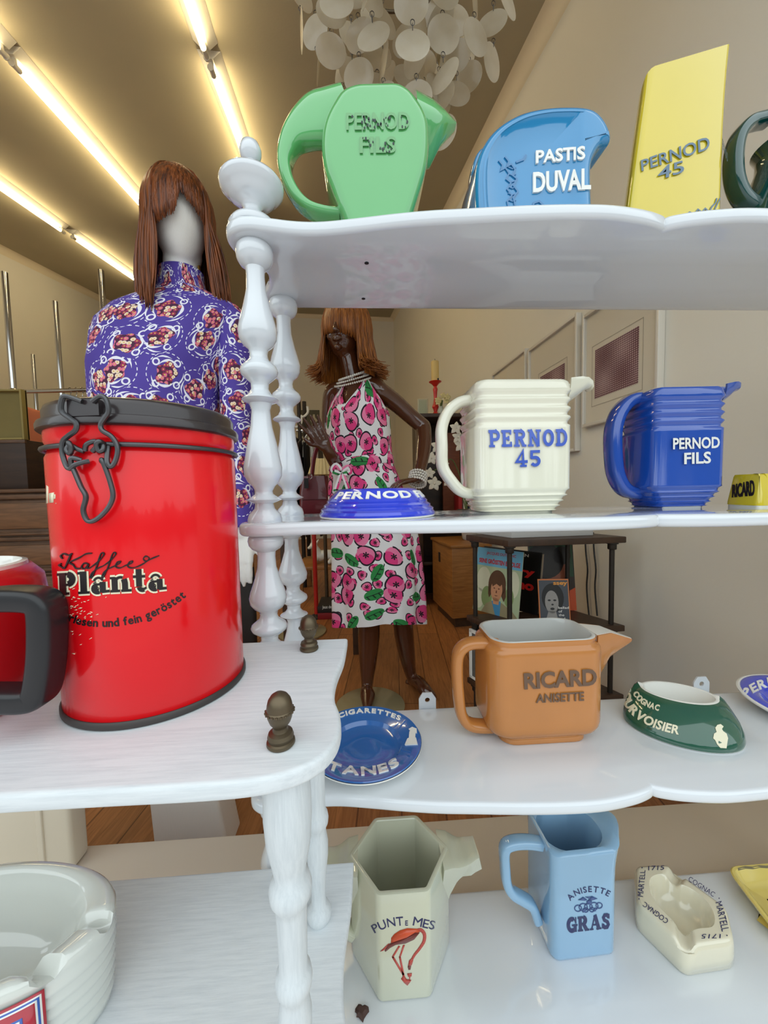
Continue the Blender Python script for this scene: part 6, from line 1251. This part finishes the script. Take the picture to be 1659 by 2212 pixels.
def flower(c, r, nrm=V((0, -1, .1))):
    n = nrm.normalized(); e1 = n.orthogonal().normalized(); e2 = n.cross(e1); m = MB()
    for i in range(5):
        a = 2 * pi * i / 5; d = e1 * cos(a) + e2 * sin(a); p = e1 * -sin(a) + e2 * cos(a); R = []
        for k in range(6): f = k / 5; w = r * .36 * sin(pi * (f * .86 + .1)); b = c + d * (r * f) + n * (.12 * r * sin(pi * f)); R.append([b + p * (w * cos(q)) + n * (.02 * r * sin(q)) for q in [2 * pi * j / 8 for j in range(8)]])
        m.loft(R)
    m.ball(c + n * .12 * r, r * .14, n=8); return m
pc = Ud(985, 1085, 2.92); zsh = -.255; t = thing('orchid', 'white orchid with arching stems beside the dark bookcase', 'orchid', (pc.x, kc.y + .05, zsh)); py_ = kc.y - .22; pb = V((c2_.x + .19, min(py_, c2_.y + .25), zs + .12)); py_ = pb.y
t.location = (pb.x, pb.y, zs); obj('pot', MB().lathe((pb.x, pb.y, zs), [(.04, 0), (.05, .01), (.062, .10), (.064, .12), (.056, .12), (.05, .1)], 28), pbr('pale_pot', (206, 202, 196), .4), t)
FLW = [(928, 1022), (932, 990), (946, 965), (958, 1003), (990, 945), (996, 962), (968, 1040), (985, 925), (938, 1045)]
for i, (px, py) in enumerate(FLW):
    c = Uy(px, py, py_ - .04)
    if i % 3 == 0: obj('stem', MB().tube(cr([pb, V((pb.x + (c.x - pb.x) * .2, pb.y, pb.z + (c.z - pb.z) * .6)), V((pb.x + (c.x - pb.x) * .6, pb.y, c.z + .03)), c + V((0, .012, 0))], 6), .004, 6), LEAFM, t)
    obj('bloom', flower(c, .042 + .006 * (i % 3)), PET, t, sharp=0)
for s in (-1, -.6, .3): obj('leaf', MB().sweep(cr([pb, pb + V((s * .05, -.02, .06)), pb + V((s * .13, -.03, .05)), pb + V((s * .19, -.03, .0))], 5), (0, 1, .2), [.03, .035, .04, .045, .05, .05, .05, .05, .048, .045, .04, .03, .025, .02, .012, .004], .004, 10, 2), LEAFM, t)
cb_ = V((Ud(954, 890, 3.0).x, kc.y - .02, ztp_)); t = thing('flower_bunch', 'bunch of small cream blossoms beside the red candlestick', 'flowers', cb_); obj('vase', MB().lathe(cb_, [(.02, 0), (.026, .01), (.022, .05), (.018, .07), (.014, .066)], 20), pbr('clear_vase', (190, 196, 186), .1, coat=.4), t); random.seed(4)
for i in range(9): obj('bloom', flower(cb_ + V((random.uniform(-.05, .06), random.uniform(-.05, .0), .075 + random.uniform(0, .09))), .028), YPET, t, sharp=0)
m = MB(); m.tube(cr([cb_ + V((0, 0, .06)), cb_ + V((.01, 0, .12))], 4), .01, 6); obj('stem', m, LEAFM, t)
bx_ = X0 + .03
for i, (w, h, c, nm) in enumerate(((.035, .2, (170, 34, 36), 'red'), (.03, .19, (226, 220, 208), 'white'), (.04, .21, (54, 60, 84), 'dark blue'), (.03, .18, (196, 160, 84), 'ochre'), (.045, .2, (206, 200, 188), 'pale grey'), (.03, .19, (178, 60, 44), 'brick red'), (.035, .2, (40, 36, 34), 'black'))):
    x = X1 - .04 - .26 + i * .042 - .0; solo('book', nm + ' book standing on the dark bookcase shelf', 'book', MB().box((x, kc.y - .06, zsh), (x + w - .004, kc.y + .09, zsh + h), .002), pbr('book_cover', c, .6), 'books in the dark bookcase')
fb = Ud(982, 1040, 2.98); solo('leaning_board', 'red-brown board leaning inside the bookcase, seen through the cream handle', 'board', MB().box((Ud(966, 990, 3.0).x, kc.y + .1, zsh), (Ud(1006, 990, 3.0).x, kc.y + .13, Ud(985, 928, 3.0).z), .003), wood('red_brown_board', (134, 72, 42), (112, 56, 32), 5, (1, 1, 8)))
gp = Ud(917, 898, 3.05); t = thing('standing_frame', 'small pale frame standing on the bookcase left of the candlestick', 'picture frame', (gp.x, gp.y, ztp_)); obj('frame', MB().box((X0 + .01, gp.y, ztp_), (kc.x - .06, gp.y + .012, ztp_ + .14), .003), pbr('pale_frame', (190, 186, 160), .4), t); obj('print', MB().box((X0 + .022, gp.y - .001, ztp_ + .012), (kc.x - .072, gp.y, ztp_ + .128)), pbr('pale_green_print', (172, 178, 148), .5), t)

# ------------------------------------------------------------------ chest, crate and clothes rail at the left
WAL = wood('walnut_chest', (112, 78, 52), (80, 54, 35), 4, (1.5, 1.5, 14), .4); WAH = wood('walnut_front', (132, 92, 60), (96, 66, 42), 4, (1.2, 10, 10), .4); dch = 2.25; yc_ = Ud(60, 1100, dch).y; xl_, xr_ = Uy(-190, 1100, yc_).x, Uy(330, 1100, yc_).x; zc_ = lambda py: Uy(60, py, yc_).z
t = thing('chest_of_drawers', 'dark walnut chest of drawers behind the red tin', 'chest of drawers', ((xl_ + xr_) / 2, yc_ + .25, FLOOR)); obj('body', MB().box((xl_, yc_ + .012, FLOOR), (xr_, yc_ + .3, zc_(1058)), .004), WAL, t)
obj('top', MB().box((xl_ - .02, yc_ - .02, zc_(1064)), (xr_ + .02, yc_ + .31, zc_(1056)), .005), WAL, t)
for a, b in ((1086, 1142), (1178, 1222), (1246, 1330), (1340, 1420)): obj('drawer', MB().box((xl_ + .02, yc_ - .002, zc_(b)), (xr_ - .02, yc_ + .03, zc_(a)), .004), WAH, t)
for a, b in ((1068, 1078), (1150, 1156), (1160, 1168), (1228, 1234), (1238, 1242)): obj('moulding', MB().box((xl_ - .005, yc_ - .014, zc_(b)), (xr_ + .005, yc_ + .03, zc_(a)), .003), WAL, t)
bx0, bx1 = Uy(-150, 1000, yc_ + .05).x, Uy(57, 1000, yc_ + .05).x; zt0 = zc_(1056); t = thing('wooden_box', 'dark brown wooden box standing on the walnut chest', 'box', ((bx0 + bx1) / 2, yc_ + .2, zt0)); zt1 = Uy(30, 950, yc_ + .05).z; obj('body', MB().box((bx0, yc_ + .05, zt0), (bx1, yc_ + .28, zt1), .004), wood('dark_box_wood', (62, 40, 26), (44, 28, 19), 4, (1, 1, 8)), t)
obj('edge_moulding', MB().box((bx0 - .004, yc_ + .045, zt1 - .02), (bx1 + .004, yc_ + .06, zt1), .002), WAL, t)
OLV = pbr('olive_board', (124, 110, 58), .6, var=.1, vscale=10); OLR = pbr('olive_rim', (146, 130, 72), .5); t = thing('tray', 'olive tray tipped on its side on the dark wooden box', 'tray', ((bx0 + bx1) / 2, yc_ + .1, zt1)); yt = yc_ + .06; zt2 = Uy(30, 842, yt).z; tx1 = Uy(55, 900, yt).x
obj('base', MB().box((bx0, yt + .01, zt1), (tx1, yt + .02, zt2)), OLV, t)
for lo, hi in (((tx1 - .012, yt - .02, zt1), (tx1, yt + .02, zt2)), ((bx0, yt - .02, zt1), (tx1 - .012, yt + .02, zt1 + .012)), ((bx0, yt - .02, zt2 - .012), (tx1 - .012, yt + .02, zt2))): obj('rim', MB().box(lo, hi, .003), OLR, t)
d1_ = 2.75; k1 = lambda px, py, d: Ud(px, py, d); zR = k1(20, 846, d1_).z; PO = [((29, 840), d1_), ((234, 840), d1_), ((133, 852), d1_ * 1.15), ((78, 870), d1_ * 1.56)]; zP = k1(13, 597, d1_).z
t = thing('clothes_rail', 'chrome clothes rail with four tall posts along the left wall', 'clothes rail', (k1(60, 900, 3.0).x, k1(60, 900, 3.0).y, FLOOR)); pts_ = []
for (q, d) in PO:
    p = k1(*q, d); pts_.append(V((p.x, p.y, zR))); obj('post', MB().tube([V((p.x, p.y, FLOOR + .02)), V((p.x, p.y, zP))], .020, 16), MT['chrome'], t); obj('foot', MB().lathe((p.x, p.y, FLOOR), [(.05, 0), (.05, .01), (.022, .025)], 20), MT['chrome'], t)
for a, b in ((0, 1), (0, 3), (3, 2), (1, 2)): obj('rail', MB().tube([pts_[a], pts_[b]], .015, 12), MT['chrome'], t)
obj('joint', MB().ball(pts_[0], .03, n=14), MT['chrome'], t)
def garment(o, d, s, L, w, mat, lab, cat='garment', grp='garments on the chrome rail', dep=.05):
    """o on the rail, d across the shoulders, s along the rail"""
    t = thing('garment', lab, cat, o, grp); m = MB().tube(cr([o + V((0, 0, .018)), o + d * .014 + V((0, 0, .004)) , o + V((0, 0, -.035)), o + V((0, 0, -.06))], 5), .003, 6); m.tube([o - d * (w * .46) + V((0, 0, -.13)), o + V((0, 0, -.06)), o + d * (w * .46) + V((0, 0, -.13))], .006, 6); obj('hanger', m, MT['chrome'], t, 'metal hanger')
    R = []
    for f, hw, dz in ((0, .08, .068), (.02, .2, .085), (.06, .42, .115), (.1, .5, .14), (.16, .5, .2), (.5, .46, 0), (1, .54, 0)):
        z = o.z - (dz if dz else .02 + L * f); R.append([V((0, 0, z)) + V((o.x, o.y, 0)) + d * (w * hw * cos(q)) + s * (dep * (.6 + .4 * f) * sin(q) * (1 + .25 * cos(q * 5 + o.x * 30) * f)) for q in [2 * pi * j / 36 for j in range(36)]])
    obj('cloth', m2 := MB().loft(R), mat, t, sharp=0); return t
ra, rb = pts_[0], pts_[3]; dr_ = (rb - ra).normalized(); dx_ = V((-dr_.y, dr_.x, 0)); dx_ = dx_ if dx_.x > 0 else -dx_
for i, (c, lab) in enumerate((((206, 120, 84), 'peach coloured top hanging nearest on the chrome rail'), ((40, 34, 36), 'black and white patterned top hanging on the chrome rail'), ((188, 26, 30), 'bright red dress hanging on the chrome rail'), ((92, 40, 40), 'maroon dress hanging deep on the chrome rail'))): garment(ra + dr_ * (.16 + .15 * i) + V((0, 0, -.002)), dx_, dr_, .85, .46, pbr('cloth', c, .8, var=.5 if i == 1 else .08, vscale=25), lab)
ra, rb = pts_[0], pts_[1]; dr_ = (rb - ra).normalized(); dy_ = V((-dr_.y, dr_.x, 0))
m = MB()
for i in range(6):
    o = ra + dr_ * (.42 + .045 * i); tt = thing('hanger', ('first', 'second', 'third', 'fourth', 'fifth', 'sixth')[i] + ' empty wire hanger from the left on the front chrome rail', 'hanger', o, 'empty wire hangers'); obj('hook', MB().tube(cr([o + V((.0, -.012, .012)), o + V((0, 0, .02)), o + V((0, .014, .004)), o + V((0, 0, -.03)), o + V((0, 0, -.05))], 4), .003, 6), MT['chrome'], tt); obj('bar', MB().tube([o + dy_ * .2 + V((0, 0, -.16)), o + V((0, 0, -.05)), o - dy_ * .2 + V((0, 0, -.16)), o + dy_ * .2 + V((0, 0, -.16))], .003, 6), MT['chrome'], tt)

# beige column at the window, lower left
yq = .72; m = MB(); x1 = Uy(152, 1800, yq).x; m.box((x1 - .26, yq, -.735), (x1, yq + .045, -.60 + .26), .008); g = Uy(88, 1800, yq).x; m.box((g - .006, yq - .004, -.735), (g + .006, yq + .002, -.36), .002); solo('upright_panel', 'cream upright panel with a rounded bead, behind the grey oval ashtray', 'panel', m, pbr('cream_board', (222, 212, 194), .5))

# ------------------------------------------------------------------ things at the back, between the spindles
def U4(px, py, d=3.6): return Ud(px, py, d)
bz = on_back(672, 912); b0, b1, b2 = on_back(650, 886), on_back(692, 886), on_back(650, 942); t = thing('poster', 'black and white figure poster low on the back wall', 'poster', b2); ex = (b1 - b0).normalized(); m = MB(); P = [b2 - RD * .01, b2 + ex * (b1 - b0).length - RD * .01, b2 + ex * (b1 - b0).length + V((0, 0, b0.z - b2.z)) - RD * .01, b0 - RD * .01]; m.add(P + [p + RD * .008 for p in P], [(0, 1, 2, 3), (7, 6, 5, 4), (0, 4, 5, 1), (1, 5, 6, 2), (2, 6, 7, 3), (3, 7, 4, 0)]); obj('sheet', m, pbr('grey_poster', (96, 96, 84), .5, var=.6, vscale=4), t)
hbk = hitp(b0 - RD * .012, -RD); obj('figure_print', decal(MB(), [[(676, 895), (680, 895), (681, 902), (686, 908), (682, 914), (684, 935), (672, 935), (674, 914), (670, 908), (675, 902)]], hbk, .002), pbr('pale_ink', (214, 212, 196), .5), t)
t = thing('coat_rack', 'dark metal garment rack with white hooks at the back, seen between the spindles', 'rack', (U4(655, 1100).x, U4(655, 1100).y, FLOOR)); p0, p1 = U4(644, 860), U4(644, 860) ; yk = p0.y
for px in (645, 652): q = Uy(px, 860, yk); obj('post', MB().tube([V((q.x, yk + (px - 645) * .02, FLOOR)), V((q.x, yk + (px - 645) * .02, q.z))], .02, 10), MT['iron'], t)
for px, py in ((664, 878), (650, 900)): q = Uy(px, py, yk); obj('hook', MB().tube(cr([q, q + V((.0, 0, -.06)), q + V((-.05, 0, -.1)), q + V((-.09, 0, -.06))], 6), .012, 8), MT['white'], t, 'white curved hook')
q0, q1 = Uy(640, 930, yk), Uy(720, 932, yk); obj('rail', MB().tube([q0, q1], .014, 10), MT['chrome'], t)
for i, px in enumerate((659, 668)):
    q = Uy(px, 934, yk - .02 * i); t = thing('hanger', ('left', 'right')[i] + ' white padded hanger on the dark rack at the back', 'hanger', q, 'white hangers'); obj('hook', MB().tube(cr([q + V((-.03, 0, .0)), q + V((0, 0, .03)), q + V((.03, 0, 0)), q + V((0, 0, -.05)), q + V((0, 0, -.09))], 5), .007, 8), MT['white'], t); obj('arms', MB().tube(cr([q + V((-.06, .0, -.24)), q + V((-.05, 0, -.13)), q + V((0, 0, -.09)), q + V((.055, 0, -.14)), q + V((.06, 0, -.24))], 6), .017, 10), MT['white'], t)
for i, (px, c, lab) in enumerate(((640, (34, 30, 30), 'black dress on the dark rack, leftmost'), (650, (58, 44, 40), 'dark brown dress on the dark rack'), (660, (26, 26, 30), 'black coat on the dark rack beside the white hangers'), (690, (64, 56, 50), 'dark patterned scarf dress on the dark rack behind the dress'))):
    q = Uy(px, 931, yk); garment(q + V((0, .02 * i, 0)), V((0, 1, 0)), V((1, 0, 0)), 1.0, .42, pbr('dark_cloth', c, .8, var=.4, vscale=20), lab, grp='garments on the dark rack', dep=.016)
yb_ = U4(690, 1030, 2.2).y; hb0 = lambda px, py: Uy(px, py, yb_); z0 = hb0(690, 1112).z; t = thing('handbag', 'burgundy flap handbag with tall handles behind the spindles', 'handbag', (hb0(685, 1100).x, yb_, z0)); BUR = pbr('burgundy_leather', (112, 20, 34), .4, coat=.3); xa_, xb_ = hb0(648, 1080).x, hb0(716, 1080).x; ztb = hb0(685, 1030).z
obj('body', MB().loft([rr((xa_ + xb_) / 2, yb_, z, (xb_ - xa_) * f, .11 * g, .02, 4) for z, f, g in ((z0, .94, .9), (z0 + .01, 1, 1), (z0 + (ztb - z0) * .6, .95, .8), (ztb, .8, .5))]), BUR, t); obj('flap', MB().loft([rr((xa_ + xb_) / 2, yb_ - .002, z, (xb_ - xa_) * f, .115 * g, .02, 4) for z, f, g in ((z0 + (ztb - z0) * .42, .96, .98), (z0 + (ztb - z0) * .6, .955, .86), (ztb + .004, .81, .54))]), pbr('dark_burgundy', (98, 18, 30), .35, coat=.4), t)
for s in (0, .05): obj('handle', MB().tube(cr([hb0(672, 1034) + V((0, s, 0)), hb0(678, 985) + V((0, s, 0)), hb0(690, 955) + V((0, s, 0)), hb0(708, 960) + V((0, s, 0)), hb0(716, 990) + V((0, s, 0)), hb0(718, 1034) + V((0, s, 0))], 6), .009, 8), BUR, t)
obj('swing_tag', MB().box((hb0(665, 1050).x - .01, yb_ - .075, hb0(665, 1055).z), (hb0(665, 1050).x + .015, yb_ - .072, hb0(665, 1034).z)), MT['black'], t, 'black swing tag'); obj('ring', MB().tube([hb0(672, 1030) + V((.014 * cos(a), -.06, .014 * sin(a))) for a in [2 * pi * k / 12 for k in range(12)]], .003, 6, closed=True), MT['chrome'], t)
wt = thing('wooden_stand', 'small dark wooden table at the back under the burgundy handbag', 'table', (hb0(690, 1112).x, yb_, FLOOR)); obj('tabletop', MB().box((xa_ - .12, yb_ - .14, z0 - .025), (xb_ + .15, yb_ + .2, z0), .004), MT['darkwood'], wt)
for sx, sy in ((xa_ - .1, yb_ - .12), (xb_ + .11, yb_ - .12), (xa_ - .1, yb_ + .16), (xb_ + .11, yb_ + .16)): obj('leg', MB().box((sx, sy, FLOOR), (sx + .035, sy + .035, z0 - .024), .003), MT['darkwood'], wt)
lq = U4(698, 1018, 2.95); t = thing('table_lamp', 'cream pleated lampshade behind the handbag', 'table lamp', (lq.x, lq.y, z0)); zl0, zl1 = U4(698, 1026, 2.95).z, U4(698, 992, 2.95).z; obj('lamp_shade', MB().loft([[V((lq.x + r * cos(q) * (1 + .03 * cos(q * 24)), lq.y + r * sin(q) * (1 + .03 * cos(q * 24)), z)) for q in [2 * pi * j / 96 for j in range(96)]] for r, z in ((.12, zl0), (.078, zl1))], True, False), pbr('pleated_cream', (216, 196, 146), .7), t); obj('stem', MB().lathe((lq.x, lq.y, FLOOR), [(.10, 0), (.10, .02), (.015, .04), (.015, zl0 - FLOOR)], 20), MT['brass'], t)
rq = Uz(684, 1334, FLOOR); zt_r = Uy(684, 1120, rq.y).z; t = thing('coat_stand', 'red metal pole standing on a round pale foot behind the spindles', 'coat stand', (rq.x, rq.y, FLOOR)); obj('pole', MB().tube([V((rq.x, rq.y, FLOOR + .02)), V((rq.x, rq.y, zt_r))], .016, 12), RDM, t); obj('foot', MB().lathe((rq.x, rq.y, FLOOR), [(.05, 0), (.05, .012), (.02, .03)], 20), MT['black'], t)
bq = Uz(672, 1366, FLOOR); solo('base_disc', 'pale glass base disc on the floor by the acorn knob', 'base plate', MB().lathe((bq.x - .06, bq.y, FLOOR), [(.16, 0), (.162, .003), (.162, .011), (.158, .013)], 48), GB)
tq = U4(712, 1214, 3.4); t = thing('wicker_stand', 'pale low wooden table at the back behind the poppy skirt', 'table', (tq.x, tq.y, FLOOR)); obj('tabletop', MB().box((tq.x - .28, tq.y - .2, tq.z - .03), (tq.x + .5, tq.y + .35, tq.z), .004), OAKM, t)
for sx in (-.26, .46):
    for sy in (-.18, .31): obj('leg', MB().box((tq.x + sx, tq.y + sy, FLOOR), (tq.x + sx + .04, tq.y + sy + .04, tq.z - .028), .003), OAKM, t)
fg = V((tq.x - .02, tq.y - .02, tq.z)); m = MB(); limb(m, [fg + V((-.07, 0, .06)), fg + V((0, 0, .075)), fg + V((.07, 0, .06))], [.05, .045, .05], 5, 14); limb(m, [fg + V((-.07, -.01, .07)), fg + V((-.10, -.02, .14))], [.04, .03]); m.ball(fg + V((-.115, -.03, .165)), .036, .04, .034, 14); limb(m, [fg + V((-.13, -.05, .16)), fg + V((-.15, -.08, .15))], [.02, .013]); limb(m, [fg + V((-.09, -.04, .05)), fg + V((-.10, -.1, .02))], [.022, .018]); limb(m, [fg + V((.07, -.03, .05)), fg + V((.03, -.10, .022))], [.028, .02]); limb(m, [fg + V((.11, 0, .05)), fg + V((.16, -.02, .03))], [.016, .008])
for s in (-1, 1): limb(m, [fg + V((-.105 + .018 * s, -.02, .19)), fg + V((-.10 + .03 * s, -.015, .215))], [.012, .006])
solo('dog_figurine', 'white ceramic dog lying on the pale low table', 'figurine', remesh(m, .006, 3), MT['white'], sharp=0, base=fg)
bq = Uz(704, 1338, FLOOR) + V((.04, 0, 0))
for i, (c, lab) in enumerate((((150, 28, 34), 'red box lying on the floor behind the poppy skirt'), ((44, 40, 40), 'black box with pale lettering on top of the red box'))):
    t = thing('game_box', lab, 'box', (bq.x, bq.y + .1, FLOOR + .05 * i), 'flat boxes on the floor'); hb_ = MB().box((bq.x - .1, bq.y, FLOOR + .05 * i), (bq.x + .28, bq.y + .26, FLOOR + .05 * i + .048), .002); obj('body', hb_, pbr('box_card', c, .5), t)
    if i: m = MB(); px_text(m, 'Jeux de la', hitp((0, bq.y, 0), (0, -1, 0)), (696, 1317), (722, 1316), (696, 1308), .001, .02); obj('lettering', m, MT['white'], t, 'pale lettering')
yr_ = U4(525, 1190, 1.9).y; rb0 = lambda px, py: Uy(px, py, yr_); m = MB()
R = [[rb0(px - w, py) , rb0(px - w * .4, py) + V((0, -.012, 0)), rb0(px + w * .5, py) + V((0, -.002, 0)), rb0(px + w, py) + V((0, -.01, 0)), rb0(px + w, py) + V((0, -.004, 0)), rb0(px - w, py) + V((0, .006, 0))] for px, py, w in ((531, 1140, 13), (532, 1180, 15), (533, 1210, 15), (534, 1224, 14))]
solo('ribbon', 'ochre yellow ribbon hanging beside the purple sleeve', 'ribbon', m.loft(R), pbr('ochre_satin', (206, 134, 28), .45), sharp=0); gq = U4(520, 1120, 2.2)
m = MB(); yg_ = gq.y; c = Uy(522, 1300, yg_); z_t, z_b = Uy(522, 1150, yg_).z, Uy(522, 1400, yg_).z
solo('trousers', 'dark grey trousers hanging behind the white hand', 'garment', MB().loft([rr(c.x, yg_, z, w, .06, .025, 4) for z, w in ((z_b, .16), (z_b + .3, .17), (z_t, .15), (z_t + .02, .12))]), pbr('charcoal_cloth', (52, 50, 50), .8, var=.2), sharp=0)
